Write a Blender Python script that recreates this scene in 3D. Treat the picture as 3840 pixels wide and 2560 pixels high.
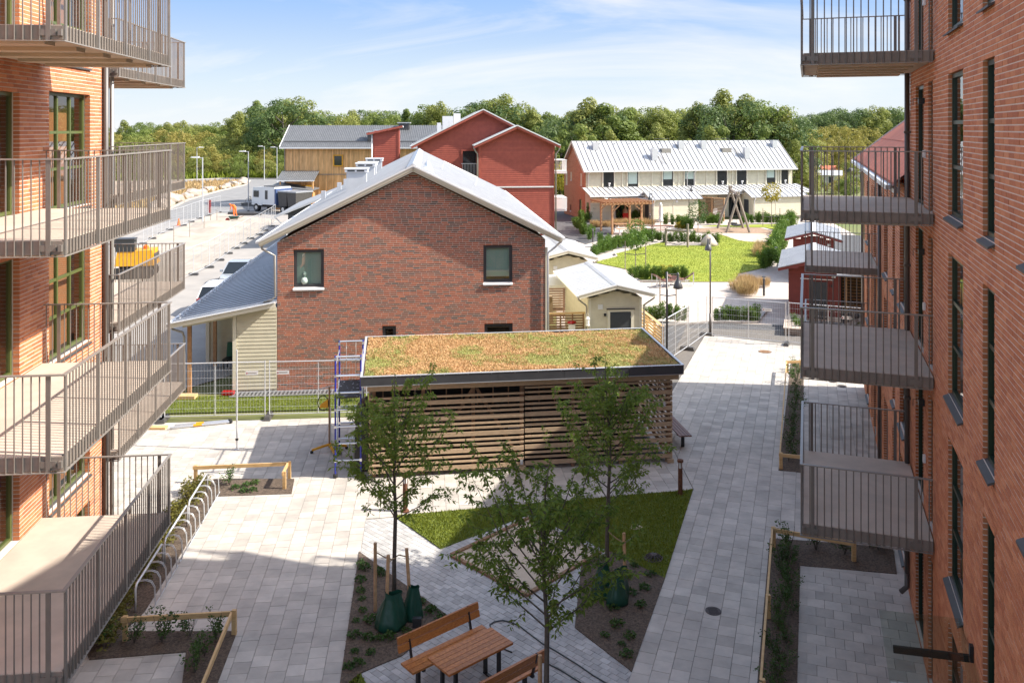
import bpy, bmesh, math, random
import numpy as np
from mathutils import Vector, Matrix
for o in list(bpy.data.objects): bpy.data.objects.remove(o, do_unlink=True)
SC = bpy.context.scene; COL = SC.collection
R = random.Random(7); NR = np.random.default_rng(7)
rad = math.radians
# ------------------------------------------------------------------ camera, sky, sun, exposure
CAMH = 10.3; F = 1990.0          # eye height (m); focal length in 2352-px survey units
cam = bpy.data.cameras.new('camera'); camo = bpy.data.objects.new('camera', cam); COL.objects.link(camo)
cam.sensor_width = 36; cam.lens = F/2352*36; cam.shift_y = -(784-296)/2352
cam.clip_start = .1; cam.clip_end = 3000
camo.location = (0, 0, CAMH); camo.rotation_euler = (rad(90), 0, 0); SC.camera = camo
SUN_AZ, SUN_EL = rad(-6), rad(41)
SC.world = W0 = bpy.data.worlds.new('World'); W0.use_nodes = True
def setup_world():
    nt = W0.node_tree; N = nt.nodes; L = nt.links; N.clear()
    out = N.new('ShaderNodeOutputWorld'); bg = N.new('ShaderNodeBackground'); bg.inputs[1].default_value = .15
    sky = N.new('ShaderNodeTexSky'); sky.sky_type = 'NISHITA'; sky.sun_disc = False
    sky.sun_elevation = SUN_EL; sky.sun_rotation = rad(90)-SUN_AZ
    sky.air_density = 1.0; sky.dust_density = 1.6; sky.ozone_density = .8; sky.altitude = 50
    tc = N.new('ShaderNodeTexCoord'); mp = N.new('ShaderNodeMapping')
    mp.inputs['Scale'].default_value = (1.5, 1.5, 8.0); mp.inputs['Rotation'].default_value = (rad(5), rad(7), rad(25))
    n1 = N.new('ShaderNodeTexNoise'); n1.inputs['Scale'].default_value = 1.1; n1.inputs['Detail'].default_value = 9
    n1.inputs['Roughness'].default_value = .6; n1.inputs['Distortion'].default_value = .9
    cr = N.new('ShaderNodeValToRGB'); cr.color_ramp.elements[0].position = .50; cr.color_ramp.elements[1].position = .80
    cr.color_ramp.elements[0].color = (.20, .20, .20, 1); cr.color_ramp.elements[1].color = (.8, .8, .8, 1)
    sx = N.new('ShaderNodeSeparateXYZ'); L.new(tc.outputs['Generated'], sx.inputs[0])
    hz = N.new('ShaderNodeMapRange'); hz.interpolation_type = 'SMOOTHSTEP'; hz.inputs[1].default_value = .10; hz.inputs[2].default_value = .5
    hz.inputs[3].default_value = .95; hz.inputs[4].default_value = .0; L.new(sx.outputs['Z'], hz.inputs[0])   # thin summer haze over the lower sky
    hc = N.new('ShaderNodeValToRGB'); e = hc.color_ramp.elements; e[0].position = 0; e[0].color = (.84, .91, .97, 1); e[1].position = .4; e[1].color = (.10, .34, .80, 1)
    e2 = e.new(.05); e2.color = (.60, .77, .94, 1); e2 = e.new(.15); e2.color = (.08, .36, .90, 1); L.new(sx.outputs['Z'], hc.inputs[0])
    hm = N.new('ShaderNodeMixRGB'); hm.blend_type = 'MULTIPLY'; hm.inputs[0].default_value = 1; hm.inputs[2].default_value = (2.5, 2.5, 2.5, 1); L.new(hc.outputs[0], hm.inputs[1])
    m0 = N.new('ShaderNodeMixRGB'); L.new(hz.outputs[0], m0.inputs[0]); L.new(sky.outputs[0], m0.inputs[1]); L.new(hm.outputs[0], m0.inputs[2])
    mx = N.new('ShaderNodeMixRGB'); mx.inputs[2].default_value = (2.9, 2.75, 2.52, 1)
    L.new(tc.outputs['Generated'], mp.inputs[0]); L.new(mp.outputs[0], n1.inputs['Vector'])
    L.new(n1.outputs[0], cr.inputs[0]); L.new(cr.outputs[0], mx.inputs[0]); L.new(m0.outputs[0], mx.inputs[1])
    L.new(mx.outputs[0], bg.inputs[0]); L.new(bg.outputs[0], out.inputs[0])
setup_world()
sl = bpy.data.lights.new('sun', 'SUN'); sl.energy = 3.4; sl.angle = rad(.55); sl.color = (1, .94, .85)
slo = bpy.data.objects.new('sun', sl); COL.objects.link(slo)
sdir = Vector((math.cos(SUN_AZ)*math.cos(SUN_EL), math.sin(SUN_AZ)*math.cos(SUN_EL), math.sin(SUN_EL)))
slo.rotation_euler = (-sdir).to_track_quat('-Z', 'Y').to_euler(); slo.location = (60, 0, 60)
SC.view_settings.view_transform = 'Standard'; SC.view_settings.look = 'None'
SC.view_settings.exposure = 1.45; SC.view_settings.gamma = 1
SC.render.engine = 'CYCLES'; SC.cycles.max_bounces = 6; SC.cycles.diffuse_bounces = 3
SC.cycles.transparent_max_bounces = 12; SC.cycles.caustics_reflective = False; SC.cycles.caustics_refractive = False
# ------------------------------------------------------------------ survey: photo crops -> points of the place
CR = {'D': (0, 0, 1/1.63265)}
for k, x, y in (('A1',0,0),('A2',0,853),('A3',0,1706),('C4',960,300),('C5',960,1100),('C6',960,1706),('R1',1920,300),
                ('R2',1920,1000),('R3',1920,1706),('R4',2880,0),('R5',2880,853),('R6',2880,1706)): CR[k] = (x, y, 1.8365)
CR.update(z1=(640,480,4.127), z2=(560,800,4.356), z3=(600,1140,3.136), z4=(2040,660,4.523), z5=(2500,660,4.612),
          z6=(2000,880,3.675), z7=(2560,880,2.673), z8=(2960,430,3.336))
def dpx(c, x, y):
    a, b, s = CR[c]; return ((a+x/s)/1.63265, (b+y/s)/1.63265)
def G(c, x, y, z=0.0):                       # surveyed point lying in the horizontal plane z
    px, py = dpx(c, x, y); Y = F*(CAMH-z)/(py-296); return Vector(((px-1176)/F*Y, Y, z))
def A(c, x, y, Y):                           # surveyed point at distance Y
    px, py = dpx(c, x, y); return Vector(((px-1176)/F*Y, Y, CAMH-(py-296)/F*Y))
def proj(p): return (1176+p[0]/p[1]*F, 296+(CAMH-p[2])/p[1]*F)
# ------------------------------------------------------------------ mesh helpers
def tag(o, label=None, cat=None, group=None, kind=None):
    if label: o['label'] = label
    if cat: o['category'] = cat
    if group: o['group'] = group
    if kind: o['kind'] = kind
    return o
def link(o, parent=None):
    COL.objects.link(o)
    if parent: o.parent = parent
    return o
def thing(name, label, cat, loc=(0,0,0), rz=0, group=None):
    o = link(bpy.data.objects.new(name, None)); o.empty_display_size = .2
    o.location = loc; o.rotation_euler = (0, 0, rz); return tag(o, label, cat, group)
class MB:
    def __init__(s): s.v = []; s.f = []; s.sm = False
    def poly(s, pts):
        n = len(s.v); s.v += [tuple(p) for p in pts]; s.f.append(tuple(range(n, n+len(pts)))); return s
    def hexa(s, p):                           # 8 points: bottom ring 0-3, top ring 4-7
        n = len(s.v); s.v += [tuple(q) for q in p]
        s.f += [tuple(n+i for i in f) for f in ((3,2,1,0),(4,5,6,7),(0,1,5,4),(1,2,6,5),(2,3,7,6),(3,0,4,7))]; return s
    def box(s, x0, y0, z0, x1, y1, z1):
        return s.hexa([(x0,y0,z0),(x1,y0,z0),(x1,y1,z0),(x0,y1,z0),(x0,y0,z1),(x1,y0,z1),(x1,y1,z1),(x0,y1,z1)])
    def cbox(s, cx, cy, cz, dx, dy, dz): return s.box(cx-dx/2, cy-dy/2, cz-dz/2, cx+dx/2, cy+dy/2, cz+dz/2)
    def bar(s, p, q, w, h, up=(0,0,1)):       # beam from p to q, w wide, h high
        p = Vector(p); q = Vector(q); d = (q-p).normalized(); u = Vector(up)
        a = d.cross(u)
        if a.length < 1e-4: a = d.cross(Vector((1,0,0)))
        a.normalize(); b = a.cross(d); a = a*w/2; b = b*h/2
        return s.hexa([p-a-b, p+a-b, q+a-b, q-a-b, p-a+b, p+a+b, q+a+b, q-a+b])
    def tube(s, pts, r, n=6, cap=True):
        pts = [Vector(p) for p in pts]; m = len(pts); rr = r if isinstance(r, (list, tuple)) else [r]*m
        base = len(s.v); pu = None
        for i, p in enumerate(pts):
            d = (pts[min(i+1, m-1)]-pts[max(i-1, 0)]).normalized()
            if pu is None: pu = d.cross(Vector((0,0,1)) if abs(d.z) < .9 else Vector((1,0,0))).normalized()
            a = (pu-d*pu.dot(d)).normalized(); pu = a; b = d.cross(a)
            for k in range(n):
                t = 2*math.pi*k/n; s.v.append(tuple(p+(a*math.cos(t)+b*math.sin(t))*rr[i]))
        for i in range(m-1):
            for k in range(n):
                k2 = (k+1) % n; s.f.append((base+i*n+k, base+i*n+k2, base+(i+1)*n+k2, base+(i+1)*n+k))
        if cap:
            s.f.append(tuple(base+k for k in range(n))[::-1]); s.f.append(tuple(base+(m-1)*n+k for k in range(n)))
        return s
    def prism(s, poly, z0, z1):
        n = len(s.v); m = len(poly); s.v += [(p[0], p[1], z0) for p in poly]+[(p[0], p[1], z1) for p in poly]
        s.f.append(tuple(range(n+m, n+2*m)))
        for i in range(m): j = (i+1) % m; s.f.append((n+i, n+j, n+m+j, n+m+i))
        return s
    def lathe(s, c, prof, n=16):
        base = len(s.v); c = Vector(c)
        for r, z in prof:
            for k in range(n): t = 2*math.pi*k/n; s.v.append((c.x+r*math.cos(t), c.y+r*math.sin(t), c.z+z))
        for i in range(len(prof)-1):
            for k in range(n):
                k2 = (k+1) % n; s.f.append((base+i*n+k, base+i*n+k2, base+(i+1)*n+k2, base+(i+1)*n+k))
        s.f.append(tuple(base+k for k in range(n))[::-1]); s.f.append(tuple(base+(len(prof)-1)*n+k for k in range(n))); return s
    def mesh(s, name, mat, smooth=False):
        me = bpy.data.meshes.new(name); me.from_pydata(s.v, [], s.f); me.update()
        if mat: me.materials.append(mat)
        if smooth: me.polygons.foreach_set('use_smooth', [True]*len(me.polygons))
        return me
    def build(s, name, mat, parent=None, smooth=False, kind=None):
        o = link(bpy.data.objects.new(name, s.mesh(name, mat, smooth)), parent)
        if kind: o['kind'] = kind
        return o
def np_mesh(name, V, Fc, mat):               # V (n,3), Fc (m,k)
    me = bpy.data.meshes.new(name); k = Fc.shape[1]; m = len(Fc)
    me.vertices.add(len(V)); me.vertices.foreach_set('co', np.asarray(V, np.float32).ravel())
    me.loops.add(m*k); me.loops.foreach_set('vertex_index', Fc.astype(np.int32).ravel())
    me.polygons.add(m); me.polygons.foreach_set('loop_start', np.arange(0, m*k, k, dtype=np.int32))
    me.update(calc_edges=True); me.materials.append(mat); return me
_unit = {}
def piece(name, mat, parent, p0, p1, rz=0, shape='box'):   # one small part: shared unit mesh, scaled to the box p0..p1
    key = (mat.name, shape)
    if key not in _unit:
        m = MB()
        if shape == 'box': m.cbox(0,0,0,1,1,1)
        elif shape == 'rod': m.tube([(0,0,-.5),(0,0,.5)], .5, 6)
        elif shape == 'lap': m.hexa([(-.5,-.5,-.5),(.5,-.5,-.5),(.5,.5,-.5),(-.5,.5,-.5),(-.5,.1,.5),(.5,.1,.5),(.5,.5,.5),(-.5,.5,.5)])
        _unit[key] = m.mesh(name, mat)
    o = link(bpy.data.objects.new(name, _unit[key]), parent)
    o.location = [(a+b)/2 for a, b in zip(p0, p1)]; o.scale = [abs(b-a) for a, b in zip(p0, p1)]
    if rz: o.rotation_euler = (0, 0, rz)
    return o
def copy_tree(o, parent=None):
    c = o.copy(); COL.objects.link(c); c.parent = parent
    for ch in o.children: copy_tree(ch, c)
    return c
# ------------------------------------------------------------------ procedural materials
def _new(name):
    m = bpy.data.materials.new(name); m.use_nodes = True; nt = m.node_tree; nt.nodes.clear()
    out = nt.nodes.new('ShaderNodeOutputMaterial'); return m, nt.nodes, nt.links, out
def _rand(N, L):                              # a random number for each piece, whether object or island
    oi = N.new('ShaderNodeObjectInfo'); ge = N.new('ShaderNodeNewGeometry')
    ad = N.new('ShaderNodeMath'); ad.operation = 'ADD'; fr = N.new('ShaderNodeMath'); fr.operation = 'FRACT'
    L.new(oi.outputs['Random'], ad.inputs[0]); L.new(ge.outputs['Random Per Island'], ad.inputs[1]); L.new(ad.outputs[0], fr.inputs[0])
    return fr.outputs[0]
def _pos(N, L, sc):
    ge = N.new('ShaderNodeNewGeometry'); mp = N.new('ShaderNodeMapping'); mp.inputs['Scale'].default_value = sc
    L.new(ge.outputs['Position'], mp.inputs[0]); return mp.outputs[0]
def _noise(N, L, vec, scale, detail=4, rough=.55):
    n = N.new('ShaderNodeTexNoise'); n.inputs['Scale'].default_value = scale; n.inputs['Detail'].default_value = detail
    n.inputs['Roughness'].default_value = rough; L.new(vec, n.inputs['Vector']); return n.outputs[0]
def mat(name, c1, c2=None, scale=3., rough=.7, bump=0., bscale=40., rnd=0., metal=0., st=(1,1,1), spec=.5, ramp=None, lo=.35, hi=.65, big=0., stain=0.):
    m, N, L, out = _new(name); b = N.new('ShaderNodeBsdfPrincipled')
    b.inputs['Roughness'].default_value = rough; b.inputs['Metallic'].default_value = metal; b.inputs['Specular IOR Level'].default_value = spec
    vec = _pos(N, L, st); rn = _rand(N, L) if (rnd or ramp) else None
    if ramp:
        cr = N.new('ShaderNodeValToRGB'); cr.color_ramp.interpolation = 'LINEAR'
        e = cr.color_ramp.elements
        while len(e) < len(ramp): e.new(.5)
        for i, c in enumerate(ramp): e[i].position = i/(len(ramp)-1); e[i].color = (*c, 1)
        L.new(rn, cr.inputs[0]); col = cr.outputs[0]
    else:
        r = N.new('ShaderNodeRGB'); r.outputs[0].default_value = (*c1, 1); col = r.outputs[0]
    if c2 is not None:
        mr = N.new('ShaderNodeMapRange'); mr.inputs[1].default_value = lo; mr.inputs[2].default_value = hi
        L.new(_noise(N, L, vec, scale), mr.inputs[0]); mx = N.new('ShaderNodeMixRGB')
        L.new(mr.outputs[0], mx.inputs[0]); L.new(col, mx.inputs[1]); mx.inputs[2].default_value = (*c2, 1)
        if ramp: mx.blend_type = 'MULTIPLY'
        col = mx.outputs[0]
    def mul(col, src, a, b_):
        mr = N.new('ShaderNodeMapRange'); mr.inputs[3].default_value = a; mr.inputs[4].default_value = b_; L.new(src, mr.inputs[0])
        mx = N.new('ShaderNodeMixRGB'); mx.blend_type = 'MULTIPLY'; mx.inputs[0].default_value = 1
        L.new(col, mx.inputs[1]); L.new(mr.outputs[0], mx.inputs[2]); return mx.outputs[0]
    if rnd: col = mul(col, rn, 1-rnd, 1+rnd)
    if big: col = mul(col, _noise(N, L, _pos(N, L, (1,1,1)), .35, 3), 1-big, 1+big)
    if stain: col = mul(col, _noise(N, L, _pos(N, L, (1,1,1)), 1.15, 8, .68), 1-stain*1.6, 1+stain)
    L.new(col, b.inputs['Base Color'])
    if bump:
        bp = N.new('ShaderNodeBump'); bp.inputs['Strength'].default_value = bump; bp.inputs['Distance'].default_value = .01
        L.new(_noise(N, L, vec, bscale, 3), bp.inputs['Height']); L.new(bp.outputs[0], b.inputs['Normal'])
    L.new(b.outputs[0], out.inputs[0]); return m
def leafmat(name, cols, trans=.35, rough=.55, big=.25):
    m, N, L, out = _new(name); d = N.new('ShaderNodeBsdfPrincipled'); d.inputs['Roughness'].default_value = rough; d.inputs['Specular IOR Level'].default_value = .3
    t = N.new('ShaderNodeBsdfTranslucent'); mx = N.new('ShaderNodeMixShader'); mx.inputs[0].default_value = trans
    cr = N.new('ShaderNodeValToRGB'); e = cr.color_ramp.elements
    while len(e) < len(cols): e.new(.5)
    for i, c in enumerate(cols): e[i].position = i/(len(cols)-1); e[i].color = (*c, 1)
    ge = N.new('ShaderNodeNewGeometry'); oi = N.new('ShaderNodeObjectInfo'); a = N.new('ShaderNodeMath'); a.operation = 'MULTIPLY_ADD'
    a.inputs[1].default_value = .6; s = N.new('ShaderNodeMath'); s.operation = 'MULTIPLY'; s.inputs[1].default_value = .4
    L.new(ge.outputs['Random Per Island'], a.inputs[0]); L.new(oi.outputs['Random'], s.inputs[0]); L.new(s.outputs[0], a.inputs[2]); L.new(a.outputs[0], cr.inputs[0])
    L.new(cr.outputs[0], d.inputs['Base Color']); L.new(cr.outputs[0], t.inputs['Color'])
    L.new(d.outputs[0], mx.inputs[1]); L.new(t.outputs[0], mx.inputs[2]); L.new(mx.outputs[0], out.inputs[0]); return m
def glassmat(name, tint=(.75,.85,.8), refl=.12):
    m, N, L, out = _new(name); g = N.new('ShaderNodeBsdfGlossy'); g.inputs['Roughness'].default_value = .01
    t = N.new('ShaderNodeBsdfTransparent'); t.inputs[0].default_value = (*tint, 1); mx = N.new('ShaderNodeMixShader')
    lw = N.new('ShaderNodeLayerWeight'); lw.inputs[0].default_value = .5; pw = N.new('ShaderNodeMath'); pw.operation = 'POWER'; pw.inputs[1].default_value = 4
    ad = N.new('ShaderNodeMath'); ad.operation = 'MULTIPLY_ADD'; ad.use_clamp = True; ad.inputs[1].default_value = .8; ad.inputs[2].default_value = refl
    L.new(lw.outputs['Facing'], pw.inputs[0]); L.new(pw.outputs[0], ad.inputs[0])
    L.new(ad.outputs[0], mx.inputs[0]); L.new(t.outputs[0], mx.inputs[1]); L.new(g.outputs[0], mx.inputs[2])
    L.new(mx.outputs[0], out.inputs[0]); return m
K = {}
K['slab'] = mat('concrete_slab', (.53,.485,.425), (.44,.405,.36), 2.2, .85, .25, 60, rnd=.14, big=.12, stain=.2)
K['sett'] = mat('grey_paver', (.49,.475,.45), (.385,.375,.36), 3, .85, .3, 60, rnd=.16, big=.08, stain=.14)
K['joint'] = mat('joint_sand', (.16,.145,.125), (.12,.11,.1), 8, .95)
K['earth'] = mat('earth', (.10,.075,.055), (.055,.042,.032), 7, .95, .9, 30)
K['mulch'] = mat('mulch', (.15,.108,.076), (.06,.044,.032), 22, .95, 1, 60)
K['lawn'] = mat('lawn_ground', (.12,.15,.022), (.085,.115,.018), 6, .9, .4, 60)
K['glawn'] = mat('garden_lawn', (.30,.33,.03), (.24,.29,.026), .5, .9, .5, 30, big=.2)
K['meadow'] = mat('meadow', (.12,.15,.04), (.17,.16,.06), .2, .95, .5, 10)
K['asph'] = mat('asphalt', (.10,.10,.10), (.075,.075,.078), 4, .9, .4, 80)
K['street'] = mat('pale_street', (.36,.33,.295), (.30,.28,.255), .4, .92, .3, 40, big=.1, stain=.14)
K['road'] = mat('road_asphalt', (.24,.235,.225), (.20,.195,.19), .6, .9, .3, 40, big=.08, stain=.12)
K['sand'] = mat('sand', (.56,.46,.34), (.47,.38,.28), 2, .95, .7, 25)
K['csand'] = mat('site_sand', (.47,.41,.34), (.35,.30,.24), .35, .95, .8, 8, big=.15, stain=.2)
K['gravel'] = mat('pale_gravel', (.53,.46,.40), (.46,.40,.345), 3, .95, .6, 50)
K['bark'] = mat('bark_chips', (.36,.25,.17), (.26,.17,.11), 4, .95, .8, 20)
K['brickR'] = mat('brick_orange', (.3,.1,.06), (.80,.80,.80), 40, .85, .3, 90, ramp=[(.44,.14,.058),(.55,.19,.08),(.61,.235,.10),(.50,.165,.07),(.66,.27,.125)], lo=.3, hi=.75, big=.07)
K['brickL'] = K['brickR']
K['brickG'] = mat('brick_mixed', (.3,.1,.06), (.85,.85,.85), 40, .8, .08, 90, ramp=[(.125,.09,.072),(.42,.12,.056),(.165,.105,.078),(.48,.14,.064),(.36,.108,.056),(.52,.16,.075),(.20,.12,.085),(.44,.125,.06),(.135,.105,.088)], lo=.3, hi=.75)
K['mortarR'] = mat('mortar_pale', (.74,.64,.56), (.66,.57,.50), 6, .95, .3, 80)
K['mortarG'] = mat('mortar_grey', (.60,.52,.44), (.52,.45,.38), 6, .95, .1, 80)
K['rail'] = mat('rail_metal', (.20,.176,.153), (.17,.15,.132), 4, .45, metal=.2)
K['rail_top'] = mat('rail_top', (.29,.26,.23), None, rough=.35, metal=.25)
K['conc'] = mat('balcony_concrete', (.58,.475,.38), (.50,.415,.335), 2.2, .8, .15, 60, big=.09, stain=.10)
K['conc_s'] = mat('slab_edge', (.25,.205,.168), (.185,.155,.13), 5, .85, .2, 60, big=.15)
K['green'] = mat('green_frame', (.085,.105,.03), None, rough=.4)
K['dgreen'] = mat('dark_green_frame', (.013,.03,.018), None, rough=.35)
K['glass'] = glassmat('window_glass', (.74,.82,.79), .16)
K['clear'] = glassmat('clear_glass', (.80,.90,.86), .09)
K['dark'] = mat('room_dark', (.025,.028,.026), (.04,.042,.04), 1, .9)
K['room'] = mat('room_wall', (.20,.17,.14), (.12,.1,.085), .8, .9)
K['blind'] = mat('blind', (.50,.60,.53), None, rough=.8)
K['dsill'] = mat('dark_sill', (.055,.052,.05), (.07,.067,.064), 5, .55)
K['pipe'] = mat('brown_pipe', (.085,.075,.068), None, rough=.4)
K['gpipe'] = mat('grey_pipe', (.30,.28,.25), None, rough=.35, metal=.3)
K['white'] = mat('white_paint', (.72,.71,.69), None, rough=.45)
K['roofW'] = mat('white_metal_roof', (.53,.54,.55), (.47,.48,.495), 1.5, .32, spec=.5, stain=.05)
K['roofG'] = mat('grey_metal_roof', (.37,.385,.415), (.32,.335,.365), 1.2, .3, metal=.2)
K['roofD'] = mat('grey_tile_roof', (.16,.165,.17), (.13,.135,.14), 2, .5)
K['cream'] = mat('cream_board', (.64,.585,.43), (.58,.53,.39), 3, .65, .1, 30, rnd=.035)
K['creamT'] = mat('cream_trim', (.70,.65,.51), None, rough=.55)
K['redB'] = mat('red_board', (.38,.085,.052), (.32,.07,.045), 3, .7, .1, 30, rnd=.07)
K['redS'] = mat('red_shed_board', (.19,.036,.027), (.16,.031,.024), 3, .7, .1, 30, rnd=.06)  # house red darkened; shade on the sheds is put into the colour
K['pine'] = mat('pine_lumber', (.62,.42,.20), (.52,.33,.14), 6, .65, .15, 30, rnd=.06, st=(1,1,6))
K['slat'] = mat('slat_wood', (.50,.36,.225), (.38,.27,.17), 9, .75, .3, 40, rnd=.14, st=(.6,4,4))
K['slatD'] = mat('frame_wood', (.30,.175,.095), (.21,.125,.07), 8, .75, .2, 40, rnd=.12)
K['bench'] = mat('oiled_plank', (.50,.195,.052), (.34,.12,.032), 10, .42, .15, 40, rnd=.14, st=(2,2,6))
K['bench2'] = mat('brown_plank', (.20,.085,.05), (.15,.062,.04), 10, .5, .15, 40, rnd=.1)
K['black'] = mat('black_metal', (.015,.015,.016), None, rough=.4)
K['fascia'] = mat('dark_fascia', (.045,.045,.048), (.055,.055,.058), 3, .45)
K['zinc'] = mat('galvanised', (.60,.61,.62), (.50,.51,.52), 20, .38, metal=.3)
K['alu'] = mat('aluminium', (.68,.69,.70), None, rough=.3, metal=.75)
K['blue'] = mat('blue_paint', (.02,.03,.30), None, rough=.4)
K['yellow'] = mat('yellow_paint', (.75,.36,.01), (.65,.3,.01), 4, .4)
K['rust'] = mat('corten_steel', (.16,.062,.028), (.09,.036,.02), 14, .85, .2, 50)
K['sedum'] = mat('sedum_soil', (.42,.23,.10), (.30,.25,.09), .9, .95, .6, 30)
K['bag'] = mat('green_bag', (.010,.055,.034), (.014,.072,.045), 3, .3, .9, 7)
K['stake'] = mat('stake_wood', (.52,.32,.17), (.40,.24,.12), 8, .75, .2, 40, rnd=.1)
K['strap'] = mat('strap', (.30,.21,.12), None, rough=.9)
K['woodB'] = mat('vertical_board', (.80,.47,.21), (.62,.34,.135), 5, .7, .1, 30, rnd=.2, st=(1,1,.2))
K['log'] = mat('weathered_log', (.30,.25,.20), (.23,.19,.15), 10, .8, .2, 30)
K['perg'] = mat('pergola_wood', (.45,.25,.12), (.36,.19,.09), 8, .7, .1, 30, rnd=.1)
K['trunk'] = mat('young_bark', (.11,.09,.07), (.075,.06,.048), 12, .85, .4, 50)
K['dtrunk'] = mat('dark_bark', (.09,.075,.06), (.06,.05,.04), 3, .9)
K['rubber'] = mat('rubber', (.02,.02,.02), None, rough=.7)
K['orange'] = mat('signal_orange', (.85,.17,.02), None, rough=.7)
K['skin'] = mat('skin', (.5,.3,.22), None, rough=.6)
K['kerb'] = mat('kerb_stone', (.42,.38,.34), (.36,.33,.3), 3, .85, .2, 40, rnd=.06)
K['tile'] = mat('red_tile', (.62,.19,.10), (.54,.16,.085), 1.5, .6, .2, 10)
K['rock'] = mat('boulder', (.46,.38,.31), (.33,.27,.22), 1.3, .9, .6, 8)
K['carW'] = mat('white_car_paint', (.75,.75,.74), None, rough=.2, spec=.6)
K['carS'] = mat('silver_car_paint', (.48,.51,.54), None, rough=.2, metal=.4)
K['carD'] = mat('dark_car_paint', (.045,.05,.058), None, rough=.2, spec=.6)
K['carG'] = mat('car_glass', (.012,.016,.018), None, rough=.05, spec=.8)
K['redl'] = mat('tail_light', (.35,.008,.008), None, rough=.2)
K['gcloth'] = mat('green_cushion', (.03,.10,.055), None, rough=.9)
K['wick'] = mat('wicker', (.20,.14,.095), (.13,.09,.06), 60, .8, .3, 80)
K['canvas'] = mat('white_canvas', (.74,.72,.67), None, rough=.85)
K['grate'] = mat('steel_grate', (.33,.335,.34), (.22,.225,.23), 30, .5, metal=.4)
K['iron'] = mat('cast_iron', (.075,.06,.055), (.05,.042,.04), 30, .7, .5, 60)
K['hose'] = mat('hose', (.05,.06,.06), None, rough=.5)
K['lampshade'] = mat('lamp_grey', (.10,.10,.10), None, rough=.35, metal=.4)
K['lit'] = mat('lamp_glass', (.6,.6,.58), None, rough=.2)
K['greyS'] = mat('dark_grey_board', (.055,.06,.065), (.045,.05,.055), 3, .7)
K['leafC'] = leafmat('leaf_courtyard', [(.075,.13,.022),(.15,.225,.035),(.23,.31,.052),(.11,.18,.03)], .5)
K['leafF'] = [leafmat('leaf_wood_a', [(.10,.15,.032),(.18,.23,.048),(.25,.30,.07)], .42),
              leafmat('leaf_wood_b', [(.16,.195,.04),(.25,.275,.065),(.33,.325,.09)], .42),
              leafmat('leaf_wood_c', [(.07,.12,.038),(.115,.17,.055),(.165,.21,.07)], .42),
              leafmat('leaf_wood_d', [(.23,.23,.05),(.33,.29,.07),(.42,.335,.10)], .42)]
K['leafH'] = leafmat('leaf_hedge', [(.05,.11,.015),(.10,.18,.025),(.17,.24,.035)], .3)
K['leafY'] = leafmat('leaf_yellow', [(.25,.22,.02),(.38,.30,.03),(.2,.22,.03)], .3)
K['leafG'] = leafmat('leaf_grass', [(.16,.20,.022),(.23,.265,.032),(.12,.165,.02)], .3)
K['leafD'] = leafmat('leaf_dry', [(.40,.27,.12),(.52,.36,.18),(.34,.28,.11)], .3)
K['leafS'] = leafmat('leaf_sedum', [(.60,.28,.13),(.54,.31,.14),(.50,.34,.14),(.64,.39,.19),(.50,.24,.11)], .15)
K['leafSg'] = leafmat('leaf_sedum_green', [(.22,.28,.07),(.33,.36,.10),(.45,.39,.13)], .15)
K['leafB'] = leafmat('leaf_bed', [(.03,.075,.016),(.06,.115,.025),(.09,.15,.035)], .3)
K['leafO'] = leafmat('leaf_autumn', [(.10,.11,.02),(.17,.15,.03),(.13,.14,.03)], .3)
# ------------------------------------------------------------------ the setting: ground sheets
def sheet(name, pts, z, m, thick=.03):
    return tag(MB().prism([(p[0], p[1]) for p in pts], z-thick, z).build(name, m), kind='structure')
def DP(*pp): return [G('D', x, y) for x, y in pp]
tag(MB().poly([(-1500,-60,-.08),(1500,-60,-.08),(1500,2600,-.08),(-1500,2600,-.08)]).build('ground', K['meadow']), kind='structure')
sheet('street', [(-70,31.6),(-14.2,31.6),(-13.4,34),(-9.5,40),(-12,62),(-19,75),(-21,100),(-30,128),(-34,110),(-42,84),(-52,60)], -.045, K['street'], .02)
sheet('road', [(-34,110),(-30,128),(-38,150),(-42,178),(-60,181),(-72,168),(-90,150),(-100,100),(-60,50),(-46,70),(-38,92)], -.05, K['road'], .02)
sheet('construction_ground', [(-22.7,61),(-26.4,97),(-36.4,107),(-33.6,80),(-30,55),(-22,50)], -.035, K['csand'], .02)
sheet('verge', [(-72,168),(-60,181),(-42,178),(-34,172),(-30,185),(-40,200),(-90,196),(-95,165)], -.03, K['meadow'], .05)
sheet('traffic_island', [(-44,111),(-47,126),(-48.6,145),(-48.9,159),(-52,172),(-55.6,175.5),(-62,165),(-75,140),(-72,110)], .02, K['meadow'], .1)
sheet('courtyard_base', [(-17,-3),(12,-3),(17,44),(9,45),(5,31.6),(-17,30.2)], -.03, K['joint'], .02)
sheet('grass_strip', [(-14.2,31.35),(-3.6,32.2),(-3.9,34.2),(-13.8,33.3)], -.012, K['lawn'])
sheet('asphalt_path', DP((1272,535),(1260,520),(1272,470),(1335,478),(1420,508),(1400,545),(1345,560)), -.03, K['asph'], .02)
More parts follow.
